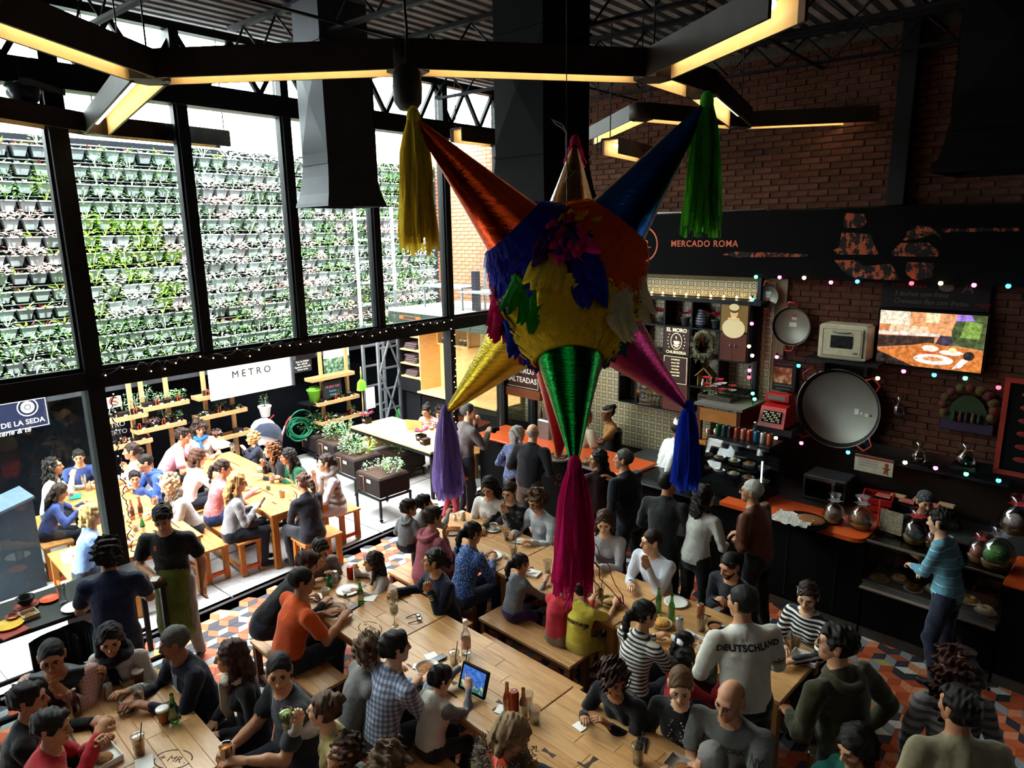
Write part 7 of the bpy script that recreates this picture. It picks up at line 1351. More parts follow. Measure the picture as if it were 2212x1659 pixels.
for (c,d) in (((-.2,-.01,0),(.05,.04,1.0)),((.2,-.01,0),(.05,.04,1.0)),((0,-.01,.5),(.45,.04,.05)),((0,-.01,-.5),(.45,.04,.05))): build('frame_bar',MB().box(c,d),mat('red frame paint','#8a2a1c',.6),e)
for k in range(6): build('chalk_drawing',MB().ball((.0,-.012,.36 - k * .14),(.07,.003,.03),8,5),CHR,e)
# hanging menu sign of the churro stall
e = empty('stall_sign',MT @ Matrix.Translation((A_(8.0,1128,815),8.0,Z_(8.0,1128,800))),'brown churro stall sign with white capitals partly behind the pinata','sign'); build('panel',MB().box((0,0,0),(.8,.06,.62)),BRN,e); build('wood_edge',MB().box((0,-.01,-.36),(.9,.12,.14)),mat('copper brown trim','#6a3a22',.4,.3),e); WL = mat('cream sign letters','#e2dccf',.6,var=0)
for k,t in enumerate(('CAFÉ','CHURROS','MALTEADAS')): lettering(t,.125,WL,e,(0,-.034,.16 - k * .155),bold=.0015)
build('border',MB().box((0,-.032,-.27),(.74,.003,.006)).box((.37,-.032,0),(.006,.003,.54)),WL,e); build('hanger',MB().box((-.3,0,.6),(.02,.02,.6)).box((.3,0,.6),(.02,.02,.6)),BLACK,e)
# coloured string lights
cols_ = {'g': '#4dffa0','p': '#ff5aa0','w': '#ffd9a0','b': '#39b9ff','r': '#ff3a4a'}
def bulbs(label,pts,b,loose=.03):
    e = empty('string_light',Matrix.Identity(4),label,'lights'); W_ = []
    for (x,y,c) in pts: a,z = ONB(b,x,y); w = T(a,b,z); W_.append(w); build('bulb',MB().ball(w,.024,10,7),emit('bulb ' + c,cols_[c],5),e); build('socket',MB().cyl(w + Vector((0,0,.02)),w + Vector((0,0,.05)),.012,n=6),CBLK,e)
    q = []
    for u,v_ in zip(W_,W_[1:]): q += [u + Vector((0,0,.045)),(u + v_) / 2 + Vector((0,0,.01))]
    build('wire',MB().tube(q + [W_[-1] + Vector((0,0,.045))],.005,4),CBLK,e)
bulbs('coloured bulbs strung along the lower edge of the sign band',[(1633,598,'g'),(1684,599,'p'),(1737,600,'w'),(1795,610,'p'),(1852,608,'b'),(1969,612,'r'),(2032,612,'w'),(2104,616,'p'),(2178,618,'b')],WB - .24)
bulbs('coloured bulbs hanging down beside the cubby shelf',[(1625,647,'b'),(1624,699,'p'),(1618,748,'w'),(1625,768,'w'),(1619,800,'p'),(1618,815,'r'),(1626,850,'g'),(1630,862,'g'),(1616,911,'b'),(1628,938,'p'),(1676,946,'w'),(1731,957,'p')],8.36)
bulbs('coloured bulbs looping over the oven and under the television',[(1678,771,'p'),(1725,790,'b'),(1896,817,'w'),(1952,802,'p'),(2018,810,'b'),(2085,817,'g'),(2157,837,'r')],8.55)
bulbs('coloured bulbs draped low over the back counter',[(1832,977,'b'),(1955,999,'w'),(2021,1011,'p'),(2087,1024,'g'),(2157,1038,'b')],8.42)
# warm light ledge on the shelf unit
e = empty('ledge_light',MT @ Matrix.Translation(((ac[1] + ac[5]) / 2,SB + .02,zr[0] + .055)),'row of warm ledge lights on top of the cubby shelf','lights')
for k in range(9): build('bulb',MB().ball((-(ac[5] - ac[1]) / 2 + (k + .5) * (ac[5] - ac[1]) / 9,.18,.015),.016,8,6),emit('warm ledge bulb','#ffd070',22),e)
build('rail',MB().box((0,.18,-.004),(ac[5] - ac[1],.03,.012)),BLACK,e)
# ================================================================== the people
BK,DB,BR,AU,BL,GY = '#16110f','#2a1c15','#4a2f20','#5a2c1c','#b08a52','#8a8782'
s1,s2,s3,s4 = '#b98563','#a4704f','#cd9f7e','#8a5a3e'
NEARF,FARF = 224.5,44.5
DEN = cloth('#1d2740','denim'); BLKP = cloth('#17171a'); GRYP = cloth('#3c3d42')
# ---- court, left table
person('boy in a blue printed t-shirt at the far end of the left court table',170,988,face=150,look=150,nod=.1,h=1.5,skin=s1,hair=('short',BK),top=cloth('#34457c'),sleeve='short',arms=('table','table'),lean=.1)
person('woman with long wavy dark hair in a grey marled sweater on the left court bench',116,1008,face=62,look=75,nod=-.05,fem=1,skin=s1,hair=('wavy',BK),top=cloth('#7d7d7a','knit','#b4b2aa',1.2),arms=('table','up'),hands=('rest','grip'))
person('girl with long dark hair in a blue sweatshirt bent over a tablet',130,1062,face=62,look=66,nod=.45,h=1.42,fem=1,skin=s1,hair=('long',DB),top=cloth('#33447c'),arms=('far','table'),lean=.35)
person('woman in a white blouse with dark hair tied back eating at the left court table',284,975,face=232,look=250,fem=1,skin=s1,hair=('lowbun',DB),top=cloth('#cfd2dc'),arms=('chin','table'))
pi = person('man in a blue hooded top leaning his arms on the left court table',313,1000,face=226,look=238,nod=.2,skin=s1,hair=('crop',BK),top=cloth('#2e4d96'),arms=('table','far'),lean=.45); hood(pi,cloth('#2e4d96'))
person('small dark haired boy tucked beside the man in the blue hoodie',291,1034,face=226,look=150,h=1.12,skin=s1,hair=('short',BK),top=cloth('#23386e'),lean=.1,arms=('lap','lap'))
pi = person('elderly woman with curly blond hair and leopard scarf drinking',366,1048,face=226,look=226,nod=.35,fem=1,skin=s3,hair=('curly','#c7b38e'),top=cloth('#a9a9a6'),arms=('hold','table'),hands=('grip','rest'),lean=.3); scarf(pi,cloth('#5a4636','floral','#b49a78'),.3)
person('woman with blond bob in a pale blue shirt seen from behind outdoors',200,1112,face=52,look=70,nod=.2,fem=1,skin=s3,hair=('bob','#a98855'),top=cloth('#7f95c4'),arms=('table','table'),lean=.2)
# ---- waiters
pi = person('waiter in a navy t-shirt seen from behind at the black bar table',232,1200,'stand',face=335,look=330,nod=.25,h=1.72,skin=s2,hair=('curly',BK),top=cloth('#1a2240'),sleeve='short',arms=('counter','counter'),legs=cloth('#1d2638','denim'))
pi = person('waiter in a black t-shirt and long green apron reading a slip of paper',352,1118,'stand',face=172,look=165,nod=.5,h=1.74,skin=s1,hair=('short',BK),top=cloth('#121214'),sleeve='short',arms=('down','belt'),hands=('rest','grip'),legs=cloth('#8a8172'),skirt=(cloth('#5d6a26'),.42),lean=.05); project_print(pi,'8',.07,ORG,front=True,up=.06,side=-.09)
build('paper_slip',MB(pi['mw'] @ Matrix.Translation(Vector(pi['wr'][1][1]) + Vector((-.05,.1,.02)))).box((0,0,0),(.07,.10,.003)),TAGM,None,'white paper slip in the hand of the waiter in the green apron','paper')
# ---- court, right table
person('man in a pink polo shirt leaning over the sunny court table',395,942,face=62,look=75,nod=.2,skin=s1,hair=('short',DB),top=cloth('#d99aa8'),sleeve='short',arms=('far','table'),lean=.5,h=1.76,seat=.5)
pi = person('young woman with long curly dark hair and a bright blue scarf',431,925,face=150,look=140,nod=.25,fem=1,skin=s3,hair=('curlylong',DB),top=cloth('#e5dfe6'),sleeve='short',arms=('table','lap')); scarf(pi,cloth('#2f6fb8'),.35)
person('woman with brown bob in a white top seen from behind at the sunny court table',428,988,face=46,look=52,nod=.2,fem=1,skin=s3,hair=('bob',BR),top=cloth('#efeae4'),arms=('table','far'),lean=.3)
person('woman in a coral lace sweater with a dark ponytail at the sunny court table',482,1012,face=52,look=62,nod=.15,fem=1,skin=s1,hair=('pony',DB),top=cloth('#d97f80','floral','#e6a4a0',1.5),arms=('table','far'),lean=.25,legs=cloth('#2b4580','denim'))
pi = person('woman with long blond hair in a grey cardigan holding a phone',514,1042,face=62,look=66,nod=.25,fem=1,skin=s3,hair=('long','#a87f4e'),top=cloth('#8b8c8e'),arms=('phone','phone'),hands=('grip','grip'),lean=.15,legs=cloth('#181b28'),shoe=mat('black suede boot','#151416',.8))
o = empty('phone',pi['mw'] @ Matrix.Translation((Vector(pi['wr'][0][1]) + Vector(pi['wr'][1][1])) / 2 + Vector((0,.1,.05))) @ Matrix.Rotation(.9,4,'X'),'phone held by the woman in the grey cardigan','phone'); build('case',MB().box((0,0,0),(.07,.14,.009),bev=.004),CBLK,o); build('screen',MB().box((0,0,.005),(.062,.125,.001)),mat('phone screen','#20242a',.15),o)
build('handbag',MB(pi['mw'] @ Matrix.Translation((.02,.24,.66))).box((0,0,0),(.30,.16,.18),bev=.05),mat('black bag leather','#131316',.4),None,'black leather handbag on the lap of the woman in the grey cardigan','bag')
person('small blond boy in a navy jacket at the sunny court table',546,948,face=235,look=255,h=1.1,skin=s3,hair=('curly','#b79a63'),top=cloth('#232b3c'),arms=('mouth','mouth'),seat=.5)
person('woman with long ombre waves in a black top eating salad',586,972,face=232,look=250,nod=.05,fem=1,skin=s1,hair=('wavy','#6b452b'),top=cloth('#191a1e'),arms=('table','chin'),lean=.32,h=1.62)
person('woman with long black hair in an emerald lace sweater',622,986,face=230,look=248,nod=.15,fem=1,skin=s2,hair=('long',BK),top=cloth('#14573a','floral','#0e3d2a',1.3),arms=('tablein','tablein'),lean=.4,h=1.62)
pi = person('woman in a taupe vest with her hand at her mouth on the right court bench',703,1000,face=242,look=255,fem=1,skin=s3,hair=('lowbun',DB),top=cloth('#8b7d74','puffer'),sleeve='vest',arms=('table','mouth'),skirt=None,legs=cloth('#d3ccd0')); scarf(pi,cloth('#9a8d86'),.3); glasses(pi,up=True)
person('woman with a long brown ponytail in a black sweater on the short stool',655,1042,face=308,look=300,nod=.1,fem=1,skin=s1,hair=('pony',BR),top=cloth('#1a1c24'),arms=('chin','table'),legs=cloth('#17181f'))
# ---- plywood table
pi = person('woman with glasses and a bun in a plaid shirt typing on the laptop',921,888,face=205,look=205,nod=.35,fem=1,skin=s1,hair=('bun',BK),top=cloth('#9a6a62','plaid','#d6c2b4',.6),arms=('table','table'),lean=.5,seat=.45,h=1.58); glasses(pi,dark=False)
person('person with short curly black hair beside the laptop',952,893,face=215,look=215,nod=.35,fem=0,skin=s1,hair=('curly',BK),top=cloth('#6f4a48','plaid','#b9a398',.6),arms=('table','table'),lean=.5,seat=.45,h=1.6)
person('child in a pink coat standing behind the lilac tassel',978,978,'stand',face=40,look=40,h=1.18,fem=1,skin=s1,hair=('pony',DB),top=cloth('#cf6a76'),arms=('down','bend'),legs=cloth('#8a2f3c'))
# ---- standing at the churro counter
pi = person('man in a grey shirt holding a camera at the churro counter',1012,890,'stand',face=62,look=82,h=1.8,skin=s3,hair=('crop','#4b4844'),top=cloth('#57514f'),arms=('mouth','hold'),hands=('grip','grip'),legs=cloth('#191c26','denim'),lean=.02)
o = empty('camera',pi['mw'] @ Matrix.Translation(Vector(pi['wr'][1][1]) + Vector((-.03,.09,.03))),'black camera held by the man in the grey shirt','camera'); build('body',MB().box((0,0,0),(.13,.06,.085),bev=.012),CBLK,o); build('lens_barrel',MB().cyl((0,.03,0),(0,.1,0),.033,n=14),CBLK,o)
person('grey haired woman in a blue patterned blouse waiting at the churro counter',1119,938,'stand',face=35,look=60,h=1.6,fem=1,skin=s3,hair=('bob','#8d8a86'),top=cloth('#39466a','floral','#8f9ab4',1.6),arms=('belt','belt'),legs=BLKP)
person('balding man in a black sweater seen from behind at the churro counter',1151,935,'stand',face=30,look=20,h=1.72,skin=s3,hair=('bald','#8a8681'),top=cloth('#16171c'),arms=('belt','belt'),legs=cloth('#5b4d42'),fat=1.12)
pi = person('server in a peach shirt with a headband behind the churro counter',1313,893,'stand',face=265,look=255,h=1.62,fem=1,skin=s4,hair=('bun',BK),top=cloth('#c98f54'),sleeve='short',arms=('reach','bend'),legs=BLKP); part(pi,'headband',MB(Matrix.Rotation(-.25,4,'X')).lathe([(.092,.045),(.093,.085)],20,c=(0,-.01,0),cap=False),cloth('#e0c9b4'),True)
build('apron',MB().lathe([(.155,pi['pz'] - .3),(.165,pi['pz']),(.145,pi['pz'] + .16),(.15,pi['pz'] + .36)],22,tf=Matrix.Translation((0,.02,0)) @ Matrix.Diagonal((1.06,.82,1,1)),cap=False),cloth('#121216'),pi['o'])
person('server in a cream shirt hidden behind the green foil cone',1266,900,'stand',face=60,look=60,h=1.66,skin=s4,hair=('crop',BK),top=cloth('#cbbfa4'),sleeve='short',arms=('bend','bend'),legs=BLKP)
pi = person('woman in a maroon ribbed sweater carrying a white plastic bag',1291,992,'stand',face=345,look=262,h=1.64,fem=1,skin=s1,hair=('long',BK),top=cloth('#33191c','stripe','#26110f',1.5),arms=('bend','bend'),legs=BLKP)
w = P(1258,1100,.75); e = empty('plastic_bag',at(w,20),'white plastic carrier bag hanging by the woman in maroon','bag'); build('body',MB().lathe([(.05,-.32),(.11,-.28),(.115,-.1),(.06,.02),(.02,.08)],12,tf=Matrix.Diagonal((1,.6,1,1))),mat('white carrier plastic','#dcdedd',.4),e); build('handle',MB().tube([(-.03,0,.05),(0,0,.16),(.03,0,.05)],.008,5),MATS['white carrier plastic'],e)
person('man with grey temples in a navy sweater looking towards the counter',1347,993,'stand',face=318,look=290,h=1.74,skin=s1,hair=('crop','#3f3a36'),top=cloth('#0f131f'),arms=('belt','hold'),legs=cloth('#10121a'),fat=1.18)
person('man in a charcoal jacket seen from behind in the counter queue',1443,1045,'stand',face=35,look=62,h=1.72,skin=s2,hair=('crop',BK),top=cloth('#1d1d1f'),arms=('bend','bend'),legs=BLKP)
WH = cloth('#e4e4e2')
def paperhat(pi):
    m = MB(); n = 16; lo = [(.078 * math.sin(2 * math.pi * k / n),.10 * math.cos(2 * math.pi * k / n) - .012,.062) for k in range(n)]; hi = [(.078 * .92 * math.sin(2 * math.pi * k / n),.104 * math.cos(2 * math.pi * k / n) - .012,.115 + .045 * abs(math.cos(2 * math.pi * k / n)) ** 2) for k in range(n)]; m.add(lo + hi,[(k,(k + 1) % n,n + (k + 1) % n,n + k) for k in range(n)] + [list(range(n,2 * n))]); o = part(pi,'paper_hat',m,WHITE,True); build('hat_band',MB().lathe([(.08,.064),(.081,.074)],18,tf=Matrix.Translation((0,-.012,0)) @ Matrix.Diagonal((1,1.28,1,1)),cap=False),CBLK,o)
pi = person('cook in whites and paper hat bending at the back of the stall',1466,930,'stand',face=80,look=100,nod=.35,h=1.68,skin=s4,hair=('crop',BK),top=WH,arms=('bend','bend'),legs=WH,lean=.3); paperhat(pi)
pi = person('cook in whites and paper hat nearer the counter',1474,948,'stand',face=120,look=130,nod=.45,h=1.62,skin=s4,hair=('crop',BK),top=WH,arms=('bend','bend'),legs=WH,lean=.3); paperhat(pi)
pi = person('woman with long dark hair in a white blouse in the counter queue',1523,1072,'stand',face=52,look=78,h=1.66,fem=1,skin=s1,hair=('long','#1d1411'),top=cloth('#bfbdb4'),arms=('bend','bend'),legs=BLKP)
pi = person('grey haired man with glasses in a rust leather jacket at the counter',1624,1062,'stand',face=318,look=300,h=1.72,skin=s1,hair=('crop','#a3a09a'),top=cloth('#5e2f1a','leather'),arms=('belt','bend'),legs=BLKP,fat=1.12); glasses(pi)
# ---- stall row, far side
person('young woman in a white sweater looking down at the coffee table',1056,1052,face=205,look=200,nod=.45,fem=1,skin=s1,hair=('long',BK),top=cloth('#cfcdc8'),arms=('lap','lap'),lean=.1)
person('woman in a black quilted jacket with her hand at her mouth',1101,1062,face=222,look=210,nod=.25,fem=1,skin=s3,hair=('bun',DB),top=cloth('#131315','puffer'),arms=('mouth','far'),lean=.2)
pi = person('elderly woman with short auburn hair in a white striped shawl',1160,1083,face=228,look=235,nod=.35,fem=1,skin=s3,hair=('curly','#4d3422'),top=cloth('#c9cdd0','stripe','#a3abb8',.35),arms=('table','table'),hands=('grip','rest'),lean=.25,fat=1.12,skirt=None)
pi = person('young woman in a pale blouse looking down beside the magenta tassel',1306,1128,face=205,look=195,nod=.3,fem=1,skin=s3,hair=('long','#3d271b'),top=cloth('#a39fa2'),arms=('tablein','tablein'),lean=.15)
pi = person('young man in a white shirt with his hand over his mouth',1408,1170,face=228,look=262,nod=.1,skin=s3,hair=('crop',DB),top=cloth('#d3d8e4'),arms=('mouth',(1362,1262,.79)),lean=.15,collar=1); watch(pi,1)
pi = person('bearded man in a dark navy sweater looking at a phone',1578,1222,face=232,look=245,nod=.35,skin=s1,hair=('crop',BK),top=cloth('#141824'),arms=('phone','phone'),hands=('grip','grip'),beard=True,lean=.3,near=True); glasses(pi,up=True); watch(pi,0)
o = empty('phone',pi['mw'] @ Matrix.Translation((Vector(pi['wr'][0][1]) + Vector(pi['wr'][1][1])) / 2 + Vector((0,.1,.03))) @ Matrix.Rotation(.8,4,'X'),'phone held by the bearded man in navy','phone'); build('case',MB().box((0,0,0),(.07,.14,.009),bev=.004),CBLK,o); build('screen',MB().box((0,0,.005),(.062,.125,.001)),MATS['phone screen'],o)
pi = person('woman in a black and white striped wrap top with sunglasses on her head',1745,1288,face=232,look=215,nod=.2,fem=1,skin=s3,hair=('lowbun',DB),top=cloth('#16161c','stripe','#d8d6d0',1.1),arms=('far','tablein'),lean=.15); glasses(pi,up=True,m=mat('silver sunglasses','#c9c6c0',.25,.6))
# ---- stall row, near side
pi = person('toddler in a grey hooded top held by the woman in the pink hoodie',883,1098,face=30,look=60,h=1.0,skin=s1,hair=('short',DB),top=cloth('#85898a'),arms=('lap','lap'),hz=1.22); hood(pi,cloth('#85898a'))
person('dark haired child beyond the toddler in grey',916,1088,face=40,look=70,h=1.12,skin=s1,hair=('short',BK),top=cloth('#9a9d98'),arms=('table','table'),hz=1.22)
pi = person('woman with short dark hair in a dusty pink hoodie seen from behind',935,1118,face=48,look=58,fem=1,skin=s1,hair=('short',DB),top=cloth('#a75a66'),arms=('bend','chin'),lean=.12,fat=1.12,legs=cloth('#8f3a40')); hood(pi,cloth('#a75a66'))
person('woman in a blue floral blouse with a dark ponytail eating',1021,1152,face=46,look=56,nod=.2,fem=1,skin=s1,hair=('pony',BK),top=cloth('#27457e','floral','#8ba3c8',1.4),arms=('table','tablein'),lean=.2,legs=DEN)
person('small girl in a grey cardigan and purple skirt on the long bench',1124,1218,face=46,look=62,nod=.15,h=1.2,fem=1,skin=s1,hair=('pony',BK),top=cloth('#6f7276'),arms=('table','table'),lean=.2,skirt=None,legs=cloth('#37285e'),seat=.47)
person('child in a red shirt half hidden by the magenta tassel',1216,1262,face=44,look=44,h=1.25,skin=s1,hair=('short',BK),top=cloth('#b01f2e'),arms=('table','table'),lean=.1,legs=cloth('#7a6a50'))
pi = person('child in a yellow football shirt below the magenta tassel',1262,1272,face=46,look=50,h=1.28,skin=s1,hair=('short',DB),top=cloth('#cdb941'),sleeve='short',arms=('table','far'),lean=.1,legs=cloth('#b7a63c'),near=True); project_print(pi,'Banamex',.07,INK,up=-.03,side=.01,bold=.001)
person('woman in a black and white striped shirt with a black ponytail',1392,1328,face=54,look=72,nod=.1,fem=1,skin=s1,hair=('pony',BK),top=cloth('#cfcabd','stripe','#26232a',1.35),arms=('table','table'),lean=.15)
pi = person('small child with a white hair bow eating at the beer bottle table',1478,1392,face=50,look=62,h=1.1,fem=1,skin=s1,hair=('lowbun',BK),top=cloth('#3c3d38'),arms=('mouth','table'),lean=.15,hz=1.02); part(pi,'hair_bow',MB().ball((-.03,-.09,.07),(.05,.025,.03),8,6).ball((.03,-.09,.07),(.05,.025,.03),8,6),WHITE,True)
pi = person('man in a white football shirt standing with his back to the camera',1604,1303,'stand',face=352,look=325,nod=.15,h=1.76,skin=s1,hair=('crop',BK),top=cloth('#cfccbf'),arms=('bend','bend'),legs=cloth('#15151a'),lean=.1,fat=1.14,near=True); project_print(pi,'DEUTSCHLAND',.062,INK,up=.06,bold=.003,space=1.08)
for k,c in enumerate(('#17171a','#8a2a22','#b99a3a')):
    for i in (1,):
        E_,T_,f,sx = pi['wr'][i]; S_ = pi['shc'] + Vector((sx * pi['sh'],0,-.02)); d = (Vector(E_) - S_); c0 = S_ + d * (.62 + .07 * k); c1 = S_ + d * (.685 + .07 * k); q = (c1 - c0).to_track_quat('Z','Y').to_matrix().to_4x4(); part(pi,'sleeve_stripe',MB(Matrix.Translation(c0) @ q).lathe([(.066,0),(.064,(c1 - c0).length)],16,cap=False),cloth(c))
pi = person('man with glasses in an olive hooded jacket standing at the right',1808,1392,'stand',face=335,look=300,h=1.78,skin=s1,hair=('short','#14100e'),top=cloth('#33301a'),arms=('bend','pocket'),legs=BLKP,fat=1.15,near=True); hood(pi,cloth('#3a351e')); glasses(pi,dark=False)
# ---- middle row
pi = person('woman in an oatmeal knit top resting her chin on her hand',692,1190,face=140,look=150,nod=.3,fem=1,skin=s1,hair=('pony',BK),top=cloth('#77706a','knit','#6a635c',2),arms=('chin','table'),lean=.5,hunch=.25)
person('person in a black sweater bending behind the man in orange',664,1218,face=58,look=80,nod=.4,fem=1,skin=s1,hair=('short','#3b241a'),top=cloth('#121316'),arms=('table','far'),lean=.75,hunch=.15,seat=.62)
person('girl with long dark hair in a white top raising a finger',806,1214,face=235,look=258,h=1.22,fem=1,skin=s1,hair=('long',DB),top=cloth('#c4bfbd'),arms=('table','up'),hands=('rest','point'),lean=.2)
pi = person('man in a bright orange polo shirt seen from behind',652,1256,face=48,look=66,nod=.2,h=1.78,skin=s2,hair=('crop',BK),top=cloth('#d4541c'),sleeve='short',arms=('tablein','table'),lean=.22,fat=1.08,legs=cloth('#191b22','denim'),near=True)
pi = person('woman in a navy cardigan with bracelets and sunglasses on her head',938,1212,face=232,look=275,nod=-.05,fem=1,skin=s1,hair=('lowbun',BK),top=cloth('#151a30'),arms=('chin',(858,1278,.80)),hands=('grip','grip'),near=True); glasses(pi,up=True,m=mat('gold sunglasses','#b09a5a',.3,.5))
E_,T_,f,sx = pi['wr'][0]; q = Vector(f).to_track_quat('Z','Y').to_matrix().to_4x4()
for k in range(3): part(pi,'bracelet',MB(Matrix.Translation(Vector(T_) - Vector(f) * (.03 + .02 * k)) @ q).tube([(.034 * math.cos(a * .6283),.034 * math.sin(a * .6283),0) for a in range(10)],.006,5,closed=True),mat('gold bracelet','#b89a62',.3,.7))
pi = person('man in a blue checked shirt reaching over his plate',853,1400,face=46,look=60,nod=.05,h=1.76,skin=s3,hair=('short',BK),top=cloth('#c3c9d6','plaid','#1d3468',.75),arms=('tablein',(925,1480,.79)),lean=.18,legs=cloth('#191b24','denim'),collar=1,near=True)
person('person with curly brown hair behind the man in the checked shirt',798,1408,face=60,look=70,nod=.2,fem=1,skin=s1,hair=('curly','#5a4130'),top=cloth('#6d6a68'),arms=('table','far'),lean=.3,h=1.6)
pi = person('boy in a cream t-shirt over grey sleeves tapping a tablet',950,1468,face=42,look=60,nod=.3,h=1.26,skin=s3,hair=('short',BK),top=cloth('#c9c2b0'),sleeve='vest',arms=((1008,1430,.86),(1012,1488,.83)),hands=('grip','point'),lean=.2,legs=cloth('#1a1b20'),near=True,skirt=None)
pi['o'].material_slots[8].material = cloth('#75757a')
pi = person('woman in an orange puffer vest with a fur trimmed hood looking down',1108,1588,face=100,look=120,nod=.45,fem=1,skin=s1,hair=('bob','#7d6244'),top=cloth('#d23a1c','puffer'),sleeve='vest',arms=('table','chin'),lean=.2,near=True); glasses(pi,up=True,m=mat('tortoise frame','#4a3018',.3)); pi['o'].material_slots[8].material = cloth('#15151a')
r = random.Random(2); m = MB(); n_ = pi['nb']
for k in range(900): a = r.uniform(0,6.28); q = Vector((.15 * math.cos(a),n_.y - .02 + .14 * math.sin(a),n_.z + .02 + .03 * math.sin(2 * a))); leaf(m,q + Vector((r.gauss(0,.025),r.gauss(0,.025),r.gauss(0,.025))),(r.gauss(0,1),r.gauss(0,1),r.gauss(.2,1)),.055,.005)
part(pi,'fur_trim',m,leafmat('brown fur','#5a4a36'))
pi['o'].children[-1]['kind'] = 'stuff'
# ---- far side of the near table
pi = person('woman with curly auburn hair in black resting her forearms on the near table',1325,1468,face=222,look=160,nod=.15,fem=1,skin=s2,hair=('curly','#33190f'),top=cloth('#141115'),arms=('tablein','table'),lean=.45,fat=1.1,near=True,h=1.62)
pi = person('woman with hair pulled back in a black beaded blouse',1470,1482,face=212,look=195,nod=.2,fem=1,skin=s3,hair=('slick','#5a4028'),top=cloth('#101013'),arms=('lap','lap'),lean=.1,near=True); bm_ = MB()
bv = BVHTree.FromPolygons([v.co for v in pi['o'].data.vertices],[p.vertices for p in pi['o'].data.polygons])
for k in range(16):
    sx = -1 if k % 2 else 1; c = pi['chest'] + pi['U'] * (.10 - .018 * (k // 2) * 1.2) + Vector((sx * (.03 + .010 * ((k // 2) % 3)),0,0)); q = bv.ray_cast(c + pi['F'] * .22,-pi['F'])
    if q[0] is not None: bm_.ball(q[0],.007,6,4)
part(pi,'beading',bm_,mat('pearl bead','#a89a86',.4)); pi['o'].children[-1]['kind'] = 'stuff'
pi = person('child in a red and grey jacket behind the woman in the beaded blouse',1480,1428,face=60,look=50,h=1.15,skin=s1,hair=('short',BK),top=cloth('#a52430'),arms=('table','table'),hz=.95)
pi = person('bald man in a grey printed t-shirt with folded hands',1578,1512,face=215,look=228,nod=.2,h=1.78,skin=s1,hair=(None,'#2a201b'),top=cloth('#5f605c'),sleeve='short',arms=('tablein','tablein'),lean=.15,fat=1.16,near=True); project_print(pi,'NEW YORK',.052,INK,front=True,up=.05,side=-.02,bold=.001); project_print(pi,'NY',.06,INK,front=True,up=.05,side=.2,bold=.001)
person('person with thinning grey hair at the bottom edge',1538,1648,face=350,look=350,nod=.2,skin=s1,hair=('crop','#6b6864'),top=cloth('#3c3c40'),near=True)
person('woman with dark hair in teal at the bottom edge right of centre',1848,1612,face=255,look=250,nod=.35,fem=1,skin=s1,hair=('bob',BK),top=cloth('#1d6a5c'),arms=('table','table'),near=True)
# ---- right, standing
person('man in a cream t-shirt standing with his back to the camera',2072,1532,'stand',face=8,look=350,h=1.74,skin=s2,hair=('short','#120e0c'),top=cloth('#8a8064'),sleeve='short',arms=('down','down'),near=True,legs=BLKP,fat=1.05)
person('woman with long auburn hair in a grey striped sweater at the right',2062,1440,'stand',face=12,look=10,h=1.7,fem=1,skin=s1,hair=('curlylong','#33170f'),top=cloth('#777472','stripe','#4a4648',.8),arms=('down','down'),near=True,legs=BLKP)
pi = person('woman in a pale blue sweater with thin white stripes at the pastry case',2032,1128,'stand',face=320,look=325,nod=.2,h=1.73,fem=1,skin=s3,hair=('lowbun','#120f0e'),top=cloth('#5b93a6','line','#cfdad6'),arms=((1972,1222,1.02),'belt'),legs=cloth('#141b30','denim'));
pi = person('server with a patterned hair net behind the pastry case',1998,1085,'stand',face=180,look=190,nod=.15,h=1.55,fem=1,skin=s1,hair=('slick','#2b2b2e'),top=cloth('#16161a'),arms=('bend','bend'),legs=BLKP); part(pi,'hair_net',MB().ball((0,-.012,.06),(.083,.1,.075),14,8),cloth('#2e3036','floral','#7d8288',1.6),True)
# ---- lower left table
person('man in a charcoal polo shirt at the lower left table',603,1452,face=232,look=165,nod=.0,h=1.78,skin=s1,hair=('crop',BK),top=cloth('#2c2d33'),sleeve='short',arms=('table',(500,1612,.80)),hands=('rest','grip'),fat=1.1,near=True,collar=1)
pi = person('woman with her hair in a bun drinking a green smoothie',700,1535,face=250,look=280,nod=-.05,fem=1,skin=s3,hair=('bun','#4a3122'),top=cloth('#b5a365'),sleeve='vest',arms=('lap',(645,1560,1.07)),hands=('rest','grip'),near=True); pi['o'].material_slots[8].material = cloth('#b9b3b2'); SMO = pi
person('child with curly hair leaning back in a striped scarf at the bottom edge',742,1632,face=300,look=250,nod=-.5,tilt=.5,h=1.2,fem=1,skin=s1,hair=('curly','#3a2418'),top=cloth('#8a8884','stripe','#1c1c20',1.2),near=True)
person('person with fair curly hair at the bottom edge left of the orange vest',842,1655,face=40,look=40,skin=s1,hair=('curly','#5d4733'),top=cloth('#2a2a2e'),near=True,fem=1)
pi = person('woman with long reddish brown hair in a black jacket and pale scarf',498,1418,face=232,look=258,nod=.05,fem=1,skin=s1,hair=('long','#3a1f14'),top=cloth('#16171d'),arms=('lap','lap'),near=True); scarf(pi,cloth('#b9ab98'),.35)
pi = person('older man in a navy blazer and checked shirt with a white watch',378,1388,face=225,look=250,nod=.25,h=1.74,skin=s4,hair=('crop','#4a4744'),top=cloth('#12162a'),arms=('tablein','table'),near=True,lean=.2,collar=1); watch(pi,1,mat('white watch','#c9c9c6',.4)); F_,U_ = pi['F'],pi['U']; bv = BVHTree.FromPolygons([v.co for v in pi['o'].data.vertices],[p.vertices for p in pi['o'].data.polygons]); m = MB(); g = []
